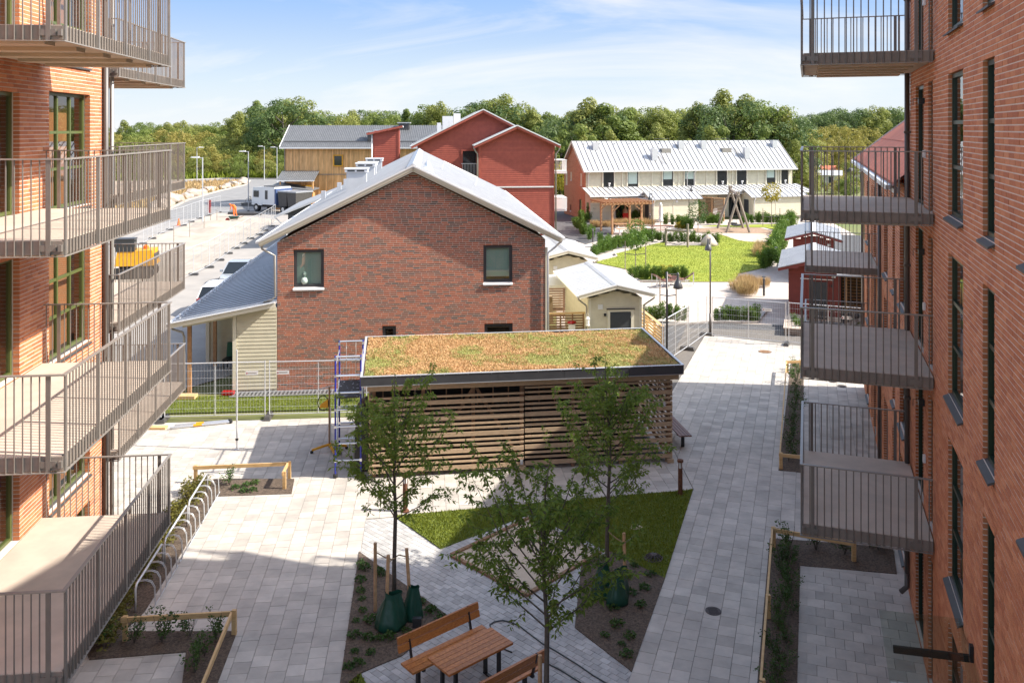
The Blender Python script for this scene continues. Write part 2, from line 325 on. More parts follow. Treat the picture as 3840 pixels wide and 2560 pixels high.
# garden behind the brick house
sheet('garden_base', [(2,38),(8.7,43.2),(13.3,41.2),(17.5,45),(30,62),(36,100),(33,101),(8,95),(3.5,70)], -.055, K['gravel'], .01)
sheet('asphalt_walk', [(5.3,32),(9.9,43),(13.3,41.3),(19.5,48),(34,84),(31.5,85),(15.2,45.6),(8,46.5),(4.8,37)], -.04, K['asph'], .012)
LAWN2 = [dpx('R1',*p) for p in ((560,1252),(722,1212),(705,1197),(960,1132),(1052,1112),(1062,1142),(1420,1137),(1418,1060),(1480,1075),(1560,1105),(1680,1117),(1772,1118))]+\
        [dpx('z5',*p) for p in ((1870,1080),(2010,1180),(1900,1300),(1730,1568))]+[dpx('R1',*p) for p in ((1560,1330),(1530,1386),(905,1386),(790,1300))]
sheet('garden_lawn', [G('D',*p) for p in LAWN2], -.005, K['glawn'])
sheet('garden_lawn', [G('z5',*p) for p in ((600,868),(1330,880),(1700,885),(1880,930),(1760,1030),(1870,1085),(1950,1000),(2090,900),(2040,830),(1300,845),(850,850))], -.004, K['glawn'])
sheet('swing_bark_bed', [G('z5',*p) for p in ((470,905),(900,890),(1600,890),(1770,935),(1880,940),(1740,1010),(1700,1070),(1400,990),(730,985),(480,970))], -.003, K['bark'])
sheet('play_sand', [G('z5',*p) for p in ((700,982),(1400,992),(1720,1000),(1740,1060),(1870,1085),(1850,1110),(1600,1142),(1400,1135),(1250,1112),(1100,1070),(1000,1032),(850,1000))], .003, K['sand'])
# ------------------------------------------------------------------ slab paving: two grids that meet along a seam
def clip(poly, planes):                       # planes: (point, inward normal)
    for (px, py), (nx, ny) in planes:
        out = []
        for i in range(len(poly)):
            a, b = poly[i], poly[(i+1) % len(poly)]
            da = (a[0]-px)*nx+(a[1]-py)*ny; db = (b[0]-px)*nx+(b[1]-py)*ny
            if da >= 0: out.append(a)
            if da*db < 0: t = da/(da-db); out.append((a[0]+(b[0]-a[0])*t, a[1]+(b[1]-a[1])*t))
        poly = out
        if len(poly) < 3: return []
    return poly
def inside(p, poly):
    c = False; n = len(poly)
    for i in range(n):
        a, b = poly[i], poly[(i+1) % n]
        if (a[1] > p[1]) != (b[1] > p[1]) and p[0] < (b[0]-a[0])*(p[1]-a[1])/(b[1]-a[1])+a[0]: c = not c
    return c
U1 = Vector((.995,.1)); V1 = Vector((-.1,.995)); U2 = Vector((.946,-.323)); V2 = Vector((.323,.946))
_sunit = {}
def pave(sname, org, U, V, au, av, regions, m, skip, rng, shift_axis=1, zt=0.0, gap=.008, th=.025, keep=300):
    """flag stones laid in a running bond; each region is a list of clip planes"""
    tiles = []
    (i0, i1), (j0, j1) = rng
    for i in range(i0, i1):
        for j in range(j0, j1):
            si = .5*(j % 2) if shift_axis == 0 else 0; sj = .5*(i % 2) if shift_axis == 1 else 0
            cs = []
            for du, dv in ((0,0),(1,0),(1,1),(0,1)):
                a = (i+si+du)*au+(gap/2 if du == 0 else -gap/2); b = (j+sj+dv)*av+(gap/2 if dv == 0 else -gap/2)
                p = org+U*a+V*b; cs.append((p.x, p.y))
            for reg in regions:
                q = clip(cs, reg)
                if len(q) < 3: continue
                c = (sum(p[0] for p in q)/len(q), sum(p[1] for p in q)/len(q))
                if c[1] < 7 or any(all(inside(p, s) for p in q) for s in skip): continue
                px = proj((*c, 0)); vis = -150 < px[0] < 2500 and px[1] < 1640
                if not vis: continue
                tiles.append((c[1]*c[1]+c[0]*c[0], 0 < px[0] < 2352 and px[1] < 1560, len(q) == 4 and q == cs, c, q))
    tiles.sort(key=lambda t: t[0]); root = tag(link(bpy.data.objects.new(sname, None)), kind='structure')
    rest = MB(); n = 0; rz = math.atan2(U.y, U.x)
    for d, vis, full, c, q in tiles:
        dz = R.uniform(-.003, .001)
        if n < keep and vis and full:
            n += 1; piece('slab', m, root, (c[0]-au/2+gap/2, c[1]-av/2+gap/2, zt-th+dz), (c[0]+au/2-gap/2, c[1]+av/2-gap/2, zt+dz), rz)
        else: rest.prism(q, zt-th+dz, zt+dz)
    rest.build('slab_field', m, root, kind='stuff'); return root
def hp(a, b):                                 # clip plane keeping the left side of a->b
    a = Vector(a[:2]); b = Vector(b[:2]); d = (b-a).normalized(); return ((a.x, a.y), (-d.y, d.x))
LAWN1 = [Vector(p) for p in ((-3.15,23.05),(5.16,24.72),(3.5,19.85),(2.25,21.25),(.45,23.15),(-1.75,21.25))]
BEDR = [Vector(p) for p in ((3.5,19.85),(2.27,16.45),(1.0,17.7),(2.15,20.75))]+[Vector((2.6,21.0))]
BEDL = [G('D',*p) for p in ((825,1267),(781,1568),(776,1640),(800,1640),(828,1546),(925,1505),(1031,1416))]
BEDR = [Vector((3.5,19.85)), Vector((2.27,16.45)), G('D',1320,1441), G('D',1335,1300), G('D',1400,1266)]
NOSE = [G('D',*p) for p in ((776,1640),(770,1720),(860,1720),(850,1590),(828,1546),(800,1570))]
e0, e1 = Vector((-3.87,22.95)), Vector((-3.16,16.1))
s0, s1 = Vector((5.16,24.72)), Vector((2.27,16.45))
farL = hp((8,32.3), (-14,30.2)); nearL = hp((-14,6), (8,6))
PATIO = [G('D',*p) for p in ((1836,1298),(2062,1319),(2100,1345),(2200,1700),(1826,1700))]
skipc = [LAWN1, BEDL, BEDR]
RGT = ((s1.x, s1.y), (V2.y, -V2.x)); WALLC = ((7.48,15.33), (-.946,.323))
pave('courtyard_paving', Vector((-3.87,22.95)), U1, V1, .355, .355,
     [[hp(e1, e0), farL, nearL, hp((-17,33),(-16.9,5))], [hp(e0, e1), farL, hp((-3.87,22.9),(5.16,24.66)), hp((5.18,20),(5.18,33))]], K['slab'], skipc, ((-40,28),(-50,30)))
pave('side_path_paving', s1, U2, V2, .355, .355,
     [[RGT, ((0,24.72),(0,-1)), WALLC],
      [((0,24.72),(0,1)), ((5.2,0),(1,0)), hp((9.65,43.3),(5.2,31)) , hp((14,41.0),(9.4,43.5)), WALLC]],
     K['slab'], skipc+[PATIO], ((-8,34),(-40,100)), shift_axis=1)
pave('patio_paving', PATIO[0].xy, U2, V2, .355, .355, [[hp(PATIO[0], PATIO[1])[0:1]+((lambda n: (-n[0], -n[1]))(hp(PATIO[0], PATIO[1])[1]),), hp(PATIO[4], PATIO[0])[0:1]+((lambda n: (-n[0], -n[1]))(hp(PATIO[4], PATIO[0])[1]),), WALLC]], K['slab'], [], ((-2,14),(-28,8)), shift_axis=0, zt=.006, th=.03, keep=120)
P1 = Vector((.69,.724)); Q1 = Vector((.724,-.69))
pave('plaza_paving', Vector((0,20)), Q1, P1, .213, .143,
     [[hp(e0, e1), ((s1.x, s1.y), (-V2.y, V2.x)), hp((5.16,24.6),(-3.87,22.85)), ((0,10),(0,1))]],
     K['sett'], [LAWN1, BEDL, BEDR], ((-70,70),(-110,90)), shift_axis=0)
def edge(pts, z, m, w=.05, h=.05, name='edging', parent=None, closed=True):
    n = len(pts); k = MB()
    for i in range(n if closed else n-1):
        a, b = pts[i], pts[(i+1) % n]; k.bar((a[0],a[1],z), (b[0],b[1],z), w, h)
    o = k.build(name, m, parent)
    if parent is None: tag(o, kind='structure')
    return o
for nm, P, m in (('lawn', LAWN1, K['lawn']), ('planting_bed', BEDL, K['mulch']), ('planting_bed', BEDR, K['mulch']), ('lawn', NOSE, K['lawn'])):
    sheet(nm, P, .022, m, .05)
# sand pit with a low stone rim
PIT = [Vector((-1.47,20.9)), Vector((.45,22.9)), Vector((2.15,21.05)), Vector((.3,19.1))]
PIC = sum((p for p in PIT), Vector((0,0)))/4
sheet('sand_pit', PIT, .012, K['sand'])
pit = thing('sand_pit_rim', 'low rust brown rim of square blocks round the sand pit', 'rim', (PIC.x, PIC.y, 0))
for i in range(4):
    a, b = PIT[i]-PIC, PIT[(i+1) % 4]-PIC; n = int((b-a).length/.2); ang = math.atan2((b-a).y, (b-a).x)
    for k in range(n):
        c = a+(b-a)*(k+.5)/n; piece('block', K['kerb'] if i in (1,) else K['slatD'], pit, (c.x-.095, c.y-.045, .0), (c.x+.095, c.y+.045, .055+R.uniform(0,.008)), ang)
# beds along the apartment houses
BED1 = [G('D',*p) for p in ((1768,1236),(1980,1252),(2052,1262),(2060,1318),(1838,1299),(1829,1640),(1733,1640))]
BED2 = [G('D',*p) for p in ((1817,832),(1846,832),(1846,1085),(1788,1080))]
BED3 = [G('D',*p) for p in ((458,1108),(495,1100),(676,1100),(670,1134),(498,1140),(332,1405),(285,1450),(545,1450),(500,1568),(470,1640),(410,1640),(427,1497),(205,1515),(190,1470),(300,1340),(390,1180))]
for P in (BED1, BED2, BED3): sheet('planting_bed', P, .018, K['mulch'], .05)
# ------------------------------------------------------------------ brick walls, windows, balconies
def courses(z): return round(z/.075)*.075
def brick_wall(root, name, L0, L1, H, ops, bm, mm, fm=lambda u,o,z: (u,o,z), top=None, depth=.11, keep=300, zs=0.0, mr=.006):
    ops = [(a, b, courses(c), courses(d)) for a, b, c, d in ops]
    M4 = Matrix.Translation(root.location) @ Matrix.Rotation(root.rotation_euler.z, 4, 'Z')
    rows = []; nz = int((H-zs)/.075)
    for k in range(nz):
        z = zs+k*.075; zc = z+.031; a0, a1 = L0, L1
        if top:
            a0, a1 = top(z+.062)
            if a1-a0 < .1: continue
        iv = [(a0, a1)]
        for (u0, u1, w0, w1) in ops:
            if w0 < zc < w1:
                nv = []
                for a, b in iv:
                    if u1 <= a or u0 >= b: nv.append((a, b)); continue
                    if u0-a > .02: nv.append((a, u0))
                    if b-u1 > .02: nv.append((u1, b))
                iv = nv
        off = R.choice((0, .131, .066, .197))
        for a, b in iv:
            i = math.floor((a-L0-off)/.262); row = []
            while True:
                p = L0+off+i*.262; q = p+.25; i += 1
                if p >= b: break
                p2, q2 = max(p, a), min(q, b)
                if q2-p2 > .05: row.append([p2, q2, z, z+.059])
            if row: row[0][0] = a; row[-1][1] = b; rows += [tuple(r) for r in row]
            elif b-a > .05: rows.append((a, b, z, z+.059))
    sc = []
    for r in rows:
        w = M4 @ Vector(fm((r[0]+r[1])/2, 0, r[2]+.03)); pa = proj(M4 @ Vector(fm(r[0], 0, r[2]))); pb = proj(M4 @ Vector(fm(r[1], 0, r[3])))
        ok = w.y > 1 and 5 < pa[0] < 2345 and 5 < pa[1] < 1560
        sc.append((-(abs(pa[0]-pb[0])*abs(pa[1]-pb[1])) if ok else 0, r))
    sc.sort(key=lambda t: t[0])
    wm = MB()
    us = sorted(set([L0, L1]+[x for o in ops for x in o[:2]])); ws = sorted(set([zs, H]+[x for o in ops for x in o[2:]]))
    if top:
        wm.poly([fm(L0,-mr,zs), fm(L1,-mr,zs), fm(top(zs)[1],-mr,zs)]) if False else None
    for i in range(len(us)-1):
        for j in range(len(ws)-1):
            uc, wc = (us[i]+us[i+1])/2, (ws[j]+ws[j+1])/2
            if any(o[0] < uc < o[1] and o[2] < wc < o[3] for o in ops): continue
            if top and ws[j+1] > top('eave'): continue
            wm.poly([fm(us[i],-mr,ws[j]), fm(us[i+1],-mr,ws[j]), fm(us[i+1],-mr,ws[j+1]), fm(us[i],-mr,ws[j+1])])
    if top:
        ze = max([w for w in ws if w <= top('eave')]); t = top('ridge')
        wm.poly([fm(L0,-mr,ze), fm(L1,-mr,ze), fm(L1,-mr,t[1]), fm(t[0],-mr,t[2]), fm(L0,-mr,t[1])])
    for (u0, u1, w0, w1) in ops:
        for a, b in (((u0-.006,w0),(u0-.006,w1)), ((u1+.006,w0),(u1+.006,w1)), ((u0,w1+.006),(u1,w1+.006)), ((u0,w0-.006),(u1,w0-.006))):
            wm.poly([fm(a[0],-.006,a[1]), fm(b[0],-.006,b[1]), fm(b[0],-depth-.3,b[1]), fm(a[0],-depth-.3,a[1])])
    wall = wm.build(name, mm, root)
    n = 0; rest = MB()
    for s, (p, q, z0, z1) in sc:
        j = R.uniform(-.0018, .0018)*min(1, mr/.006)
        if n < keep and s < 0:
            n += 1; piece('brick', bm, wall, fm(p, -depth, z0), fm(q, j, z1))
        else:
            b = len(rest.v); rest.v += [fm(p,-depth,z0), fm(q,-depth,z0), fm(q,j,z0), fm(p,j,z0), fm(p,-depth,z1), fm(q,-depth,z1), fm(q,j,z1), fm(p,j,z1)]
            rest.f += [(b+2,b+3,b+7,b+6), (b+3,b+0,b+4,b+7), (b+1,b+2,b+6,b+5), (b+4,b+5,b+6,b+7), (b+0,b+3,b+2,b+1)]
    rest.build('brickwork', bm, wall, kind='stuff'); return wall
def window(root, u0, u1, z0, z1, rec, cols, rows, fmat, gmat, fm=lambda u,o,z: (u,o,z), fw=.06, sill=None, out=.05, room=None, blind=None, depth=.07, sth=.03):
    z0, z1 = courses(z0), courses(z1)
    def bx(m, a0, b0, c0, a1, b1, c1):
        m.hexa([fm(*p) for p in ((a0,b0,c0),(a1,b0,c0),(a1,b1,c0),(a0,b1,c0),(a0,b0,c1),(a1,b0,c1),(a1,b1,c1),(a0,b1,c1))])
    m = MB(); y0, y1 = -rec-depth, -rec
    bx(m, u0+.007, y0, z0+.007, u0+fw, y1, z1-.007); bx(m, u1-fw, y0, z0+.007, u1-.007, y1, z1-.007)
    bx(m, u0+fw, y0, z0+.007, u1-fw, y1, z0+fw); bx(m, u0+fw, y0, z1-fw, u1-fw, y1, z1-.007)
    cw = (u1-u0-2*fw)/cols; ch = (z1-z0-2*fw)/rows
    for i in range(1, cols): x = u0+fw+i*cw; bx(m, x-fw*.45, y0+.005, z0+fw, x+fw*.45, y1-.004, z1-fw)
    for j in range(1, rows): z = z0+fw+j*ch; bx(m, u0+fw, y0+.008, z-fw*.4, u1-fw, y1-.007, z+fw*.4)
    w = m.build('window', fmat, root)
    for i in range(cols):
        for j in range(rows):
            p = MB(); a = u0+fw+i*cw; b = z0+fw+j*ch; p.poly([fm(a,-rec-.035,b), fm(a+cw,-rec-.035,b), fm(a+cw,-rec-.035,b+ch), fm(a,-rec-.035,b+ch)]); p.build('pane', gmat, w)
    if sill:
        s = MB(); s.hexa([fm(*p) for p in ((u0-.015,-rec,z0-.02),(u1+.015,-rec,z0-.02),(u1+.015,out,z0-.05-sth),(u0-.015,out,z0-.05-sth),(u0-.015,-rec,z0+.012),(u1+.015,-rec,z0+.012),(u1+.015,out,z0-.05),(u0-.015,out,z0-.05))])
        s.build('sill', sill, w)
    if blind:
        p = MB(); bx(p, u0+fw*.6, -rec-.095, z0+fw+blind[1], u1-fw*.6, -rec-.09, z1-fw); p.build('blind', blind[0], w)
    if room:
        p = MB(); d0, d1 = -rec-depth-.004, -rec-1.3
        c = [(u0,z0),(u1,z0),(u1,z1),(u0,z1)]
        for k in range(4):
            a, b = c[k], c[(k+1) % 4]; p.poly([fm(a[0],d0,a[1]), fm(b[0],d0,b[1]), fm(b[0],d1,b[1]), fm(a[0],d1,a[1])])
        p.poly([fm(a[0],d1,a[1]) for a in c]); p.build('room', room, w)
    return w
def balcony(root, u0, u1, out, zd, y0=0.0, keep=True, sp=.125, label=None):
    o = MB().box(u0+.03, y0+.02, zd-.19, u1-.03, y0+out-.04, zd).build('balcony', K['conc'], root)
    if label: o['label'] = label
    e = MB(); ye = y0+out-.037
    e.box(u0+.015, ye, zd-.2, u1-.015, ye+.02, zd-.012); e.box(u0+.012, y0+.02, zd-.2, u0+.027, ye-.002, zd-.012); e.box(u1-.027, y0+.02, zd-.2, u1-.012, ye-.002, zd-.012)
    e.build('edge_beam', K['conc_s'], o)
    yo_ = y0+out
    for k in range(5):
        uu = u0+.3+k*(u1-u0-.6)/4.; piece('soffit_rib', K['conc'], o, (uu-.17, y0+.25, zd-.25), (uu+.17, yo_-.3, zd-.192))
    zt = zd+1.08; yo = y0+out
    h = MB(); h.box(u0-.025, yo-.025, zt, u1+.025, yo+.025, zt+.022); h.box(u0-.025, y0+.03, zt+.001, u0+.025, yo-.026, zt+.021); h.box(u1-.025, y0+.03, zt+.001, u1+.025, yo-.026, zt+.021)
    h.build('handrail', K['rail_top'], o)
    b = MB(); b.box(u0-.02, yo-.02, zd-.225, u1+.02, yo+.02, zd-.21); b.box(u0-.02, y0+.03, zd-.224, u0+.02, yo-.021, zd-.211); b.box(u1-.02, y0+.03, zd-.224, u1+.02, yo-.021, zd-.211)
    b.build('bottom_rail', K['rail_top'], o)
    zb = zd-.21
    posts = []; n = max(2, round((u1-u0)/1.25))
    for i in range(n+1): posts.append((u0+.06+(u1-u0-.12)*i/n, yo, 0))
    for uu in (u0, u1):
        for i in range(2): posts.append((uu, y0+.3+(out-.5)*i, 1))
    for (px, py, ax) in posts:
        dx, dy = ((.03, .012), (.012, .03))[ax]
        piece('post', K['rail'], o, (px-dx, py-dy, zb), (px+dx, py+dy, zt))
        if ax == 0: q = ((px-.1, yo-.06, zd-.15), (px+.1, yo-.016, zd-.06))
        else: s = 1 if px == u1 else -1; q = ((px-.008-.045*(s > 0)+.008*(s>0), py-.1, zd-.15), (px+.008+.045*(s < 0)-.008*(s<0), py+.1, zd-.06))
        piece('bracket', K['rail'], o, *q)
    rest = MB(); r = .0105
    bal = [(u0+sp*(i+.5), yo) for i in range(int((u1-u0)/sp))]+[(uu, y0+sp*(i+.7)) for uu in (u0, u1) for i in range(int((out-.1)/sp))]
    for x, y in bal:
        if any(abs(x-p[0]) < .045 and abs(y-p[1]) < .045 for p in posts): continue
        if keep: piece('baluster', K['rail'], o, (x-r, y-r, zb), (x+r, y+r, zt), shape='rod')
        else: rest.tube([(x,y,zb),(x,y,zt)], r, 5, cap=False)
    if not keep: rest.build('balustrade', K['rail'], o, kind='stuff')
    return o
LV = [3.0, 5.9, 8.8, 11.7]
# right apartment house: near tall block and far lower block on one wall line
RB = thing('apartment_building', 'red brick apartment building in shade along the right side with four railed balconies', 'building', (7.48,15.33,0), math.atan2(.946,.323))
ops = []
for k in range(-1, 4):
    z = 3.15+2.9*k; ops += [(-2.95,-1.54,z,z+2.25), (-5.18,-4.44,z,z+2.25), (-8.4,-6.7,z,z+2.25)]
    ops += [(1.58,2.88,z-.15 if k >= 0 else .1,z+2.25), (.28,.88,z-.15 if k >= 0 else .1,z+2.25)]
brick_wall(RB, 'wall', -11., 3.94, 15.3, ops, K['brickR'], K['mortarR'])
for (a, b, c, d) in ops:
    bal = a > 0
    window(RB, a, b, c, d, .055, 1, 1 if bal else 3, K['dgreen'], K['glass'], fw=.075, sill=None if bal else K['dsill'], out=.075, room=K['dark'])
MB().box(-11., -12, 0, 3.93, -.46, 15.3).build('core', K['brickR'], RB)
MB().box(3.85, -.44, 0, 3.93, -.012, 15.29).build('end_wall', K['brickR'], RB)
MB().box(-11.05, -12.1, 15.302, 4.0, .12, 15.5).build('parapet_cap', K['dsill'], RB)
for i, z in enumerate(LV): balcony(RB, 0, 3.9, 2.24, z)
MB().tube([(3.80,.07,.35),(3.80,.07,15.2)], .055, 8).tube([(3.80,.07,.6),(3.80,.07,.3),(3.80,.2,.16)], .058, 8).build('downpipe', K['pipe'], RB, smooth=True)
for z in (1.5, 4.4, 7.3, 10.2, 13.1): piece('pipe_clip', K['pipe'], RB, (3.735, .002, z), (3.865, .135, z+.05))
for k in range(4):
    z = LV[k]+1.98; l = MB(); l.box(1.36,.004,z,1.5,.11,z+.11); l.tube([(1.43,.11,z+.1),(1.43,.2,z+.1),(1.43,.2,z-.03)], .008, 5); l.build('wall_light', K['black'], RB)
    MB().box(1.2,.004,LV[k]+.95,1.29,.05,LV[k]+1.09).build('socket_box', K['white'], RB)
cp = MB()
for u in (-3.78, -5.35): cp.bar((u,.0,3.12),(u,1.0,3.06),.05,.09); cp.bar((u,.002,3.2),(u,.05,3.2),.09,.2)
cp.build('canopy_beam', K['black'], RB)
MB().poly([(-6.2,.03,3.19),(-2.9,.03,3.19),(-2.9,1.12,3.12),(-6.2,1.12,3.12)]).build('glass_canopy', K['clear'], RB)
LB = thing('apartment_building', 'lower red brick apartment building with red tile roof beyond it on the right', 'building', (7.48,15.33,0), math.atan2(.946,.323))
ops2 = []
for k in range(-1, 2):
    z = 3.15+2.9*k
    for a, b in ((5.0,6.2),(7.4,8.1),(9.6,10.9),(13.9,15.1),(15.6,16.1),(17.5,18.7)): ops2.append((a, b, z-.15 if 13 < a < 16.5 else z, z+2.25))
ops2 = [(a, b, max(c,.15), d) for a, b, c, d in ops2]
brick_wall(LB, 'wall', 3.98, 20.3, 9.0, ops2, K['brickR'], K['mortarR'], keep=200)
for (a, b, c, d) in ops2: window(LB, a, b, c, d, .085, 1, 2, K['dgreen'], K['glass'], fw=.07, sill=None if 13 < a < 16.5 else K['dsill'], out=.07, room=K['dark'])
MB().box(4.0,-11,0,20.29,-.44,9.0).build('core', K['brickR'], LB)
balcony(LB, 12.6, 16.4, 2.2, LV[1], keep=False); balcony(LB, 12.6, 16.4, 2.2, LV[0], keep=False)
pit_ = math.tan(rad(39)); rf = MB(); ov = .35
for i in range(7):                             # pressed tile sheets laid in steps up the slope
    y0 = ov-i*1.0; y1 = y0-1.03; zz = lambda y: 9.05+(ov-y)*pit_
    rp = MB(); n = 96; base = 0
    xs = [3.98+(20.62-3.98)*j/(n*2) for j in range(n*2+1)]
    for j, x in enumerate(xs):
        w = .022*math.sin(j*math.pi/1.0*.5*2) if False else .02*(j % 2)
        rp.v += [(x, y0, zz(y0)+.05+w), (x, y1, zz(y1)+.02+w)]
    rp.f = [(2*j, 2*j+2, 2*j+3, 2*j+1) for j in range(n*2)]
    for j in range(n*2): rp.f.append((2*j, 2*j+2, len(rp.v)+0, len(rp.v)+1)) if False else None
    rp.build('roof_panel', K['tile'], LB)
rb = MB(); rb.poly([(3.98,ov,9.03),(20.6,ov,9.03),(20.6,-6.6,9.03+6.95*pit_),(3.98,-6.6,9.03+6.95*pit_)]); rb.poly([(20.29,-.1,9.0),(20.29,-11,9.0),(20.29,-6.6,14.4)]); rb.poly([(20.6,-6.6,14.6),(20.6,-12,9.0),(3.98,-12,9.0),(3.98,-6.6,14.6)])
rb.build('roof', K['tile'], LB)
MB().bar((20.63,ov+.03,9.03),(20.63,-6.6,9.05+6.95*pit_),.05,.16).build('verge_trim', K['zinc'], LB)
g = MB(); g.bar((4.05,ov+.07,9.0),(20.65,ov+.07,9.0),.13,.1); g.bar((4.05,ov-.08,8.93),(20.6,ov-.08,8.93),.1,.12); g.build('gutter', K['zinc'], LB)
dm = thing if False else None
d = MB(); d.box(14.2,-5,10.6,18.2,-2.6,12.0); d.build('dormer', K['tile'], LB)
dr = MB(); dr.hexa([(13.9,-2.2,11.95),(18.5,-2.2,11.95),(18.5,-5.4,12.6),(13.9,-5.4,12.6),(13.9,-2.2,12.05),(18.5,-2.2,12.05),(18.5,-5.4,12.7),(13.9,-5.4,12.7)]); dr.build('dormer_roof', K['tile'], LB)
MB().tube([(11.6,.07,.3),(11.6,.07,8.95)], .05, 8).build('downpipe', K['pipe'], LB, smooth=True)
MB().tube([(20.1,.07,.3),(20.1,.07,8.6),(20.1,ov,8.95)], .05, 8).build('downpipe', K['gpipe'], LB, smooth=True)
# left apartment house: near block, then a recessed block
AB = thing('apartment_building', 'sunlit orange brick apartment building with grey railed balconies along the left side', 'building', (-8.84,16.3,0), math.atan2(-.995,.1))
ops3 = []
for k in range(-1, 4):
    z = 5.8-2.9+2.9*k; ops3 += [(-2.35,-.31,z if k >= 0 else .4,z+2.3), (.91,3.4,z+.1 if k >= 0 else .15,z+2.25)]
brick_wall(AB, 'wall', -3.19, 8.5, 15.0, ops3, K['brickL'], K['mortarR'])
for i, (a, b, c, d) in enumerate(ops3):
    window(AB, a, b, c, d, .13, 3 if a < 0 else 2, 3 if a < 0 else 1, K['green'], K['glass'], fw=.07, sill=K['dsill'] if a < 0 else None, out=.04, room=K['dark'])
MB().box(-3.18,-12,0,8.5,-.44,15.0).build('core', K['brickL'], AB)
MB().box(-3.18,-.44,0,-3.1,-.012,15.0).build('end_wall', K['brickL'], AB)
MB().box(-7.6,-12,0,-3.19,-2.32,15.0).build('recessed_block', K['brickL'], AB)
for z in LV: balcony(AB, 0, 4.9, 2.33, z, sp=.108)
for z in LV: balcony(AB, -8.8, -3.32, 2.55, z, y0=-2.3, keep=False, sp=.108)
MB().tube([(-3.06,.075,.3),(-3.06,.075,14.8)], .06, 10).build('downpipe', K['pipe'], AB, smooth=True)
MB().tube([(-3.5,.05,.3),(-3.5,.05,14.8)], .05, 8).build('downpipe', K['gpipe'], AB, smooth=True)
# ------------------------------------------------------------------ cladding, roofs
def clad(root, name, u0, u1, z0, z1, m, fm, ops=(), bh=.145, keep=True, top=None, th=.024):
    """horizontal lap boards; top(z) -> (u0, u1) trims the boards under a roof slope"""
    rest = MB(); n = math.ceil((z1-z0)/bh); back = MB()
    for k in range(n):
        a = z0+k*bh; b = min(a+bh+.004, z1); zc = (a+b)/2; iv = [(u0, u1)]
        if top: t = top(zc); iv = [(max(u0,t[0]), min(u1,t[1]))]
        for (p, q, w0, w1) in ops:
            if w0 < zc < w1:
                nv = []
                for s, e in iv:
                    if q <= s or p >= e: nv.append((s, e)); continue
                    if p-s > .03: nv.append((s, p))
                    if e-q > .03: nv.append((q, e))
                iv = nv
        for s, e in iv:
            if e-s < .05: continue
            P = [fm(s,th,a), fm(e,th,a), fm(e,0,a), fm(s,0,a), fm(s,th*.35,b), fm(e,th*.35,b), fm(e,0,b), fm(s,0,b)]
            if keep: MB().hexa(P).build('board', m, root)
            else: rest.hexa(P)
    if not keep: rest.build(name, m, root, kind='stuff')
def roof_plane(parent, name, p00, p10, p11, p01, m, th=.07, seam=.6, sh=.03, sw=.02, seam_m=None, along=True, seams_as_parts=False):
    """sloping sheet p00-p10 (eave) to p01-p11 (ridge) with standing seams from eave to ridge"""
    p00, p10, p11, p01 = map(Vector, (p00, p10, p11, p01)); nrm = (p10-p00).cross(p01-p00).normalized()
    if nrm.z < 0: nrm = -nrm
    d = nrm*th; o = MB().hexa([p00-d,p10-d,p11-d,p01-d,p00,p10,p11,p01]).build(name, m, parent)
    n = int((p10-p00).length/seam); j = MB()
    for i in range(n+1):
        t = i/n; a = p00.lerp(p10, t); b = p01.lerp(p11, t)
        if seams_as_parts and 0 < i < n: s = MB().bar(a+nrm*sh/2, b+nrm*sh/2, sw, sh, nrm); s.build('seam', seam_m or m, o)
        else: j.bar(a+nrm*sh/2, b+nrm*sh/2, sw, sh, nrm)
    j.build('seam_field', seam_m or m, o, kind='stuff'); return o
def pipe(parent, pts, r=.045, m=None, name='downpipe'): return MB().tube(pts, r, 8).build(name, m or K['gpipe'], parent, smooth=True)
# ------------------------------------------------------------------ brick house in the middle, gable to the camera
HA = math.atan2(.0972,.995)
HB = thing('brick_house', 'brown and red brick house with white metal gable roof behind the planted-roof shelter', 'house', (-9.21,34.0,0), HA)
fmg = lambda u,o,z: (u,-o,z)
HW, HE, HR = 10.6, 5.85, 8.55; sl_ = (HR-HE)/(HW/2)
def gtop(z):
    if z == 'eave': return HE
    if z == 'ridge': return (HW/2, HE, HR)
    if z <= HE: return (0, HW)
    d = (z-HE)/sl_; return (d, HW-d)
gops = [(.62,1.80,4.05,5.55),(8.1,9.27,4.12,5.62),(4.08,4.62,1.4,2.47),(8.14,9.28,1.2,2.5)]
brick_wall(HB, 'gable_wall', 0, HW, HR, gops, K['brickG'], K['mortarG'], fm=fmg, top=gtop, mr=.0018)
for i, (a, b, c, d) in enumerate(gops):
    w = window(HB, a, b, c, d, .07, 1, 1, K['fascia'], K['glass'], fm=fmg, fw=.12, sill=K['white'] if i < 2 else K['dsill'], out=.07, room=K['dark'], blind=(K['blind'], .0 if i == 0 else .1) if i < 2 else None, sth=.05)
    if i == 0: MB().lathe((1.02,.19,4.17), [(.12,0),(.16,.12),(.13,.24),(.05,.28),(.085,.34),(.09,.42),(.05,.48),(.01,.49)], 12).build('window_figure', K['blind'], w, smooth=True)
MB().poly([(.01,.12,0),(.01,26,0),(.01,26,HE),(.01,.12,HE)]).build('side_wall', K['brickG'], HB)
MB().poly([(HW-.01,.12,0),(HW-.01,26,0),(HW-.01,26,HE),(HW-.01,.12,HE)]).build('side_wall', K['cream'], HB)
MB().poly([(0,26,0),(HW,26,0),(HW,26,HE),(HW/2,26,HR),(0,26,HE)]).build('rear_wall', K['brickG'], HB)
zr = lambda u: 8.86-abs(u-HW/2)*.489
roof_plane(HB, 'roof', (-.62,-.38,zr(-.62)), (-.62,26.3,zr(-.62)), (HW/2,26.3,zr(HW/2)), (HW/2,-.38,zr(HW/2)), K['roofW'], .06, seam=.62, sh=.025)
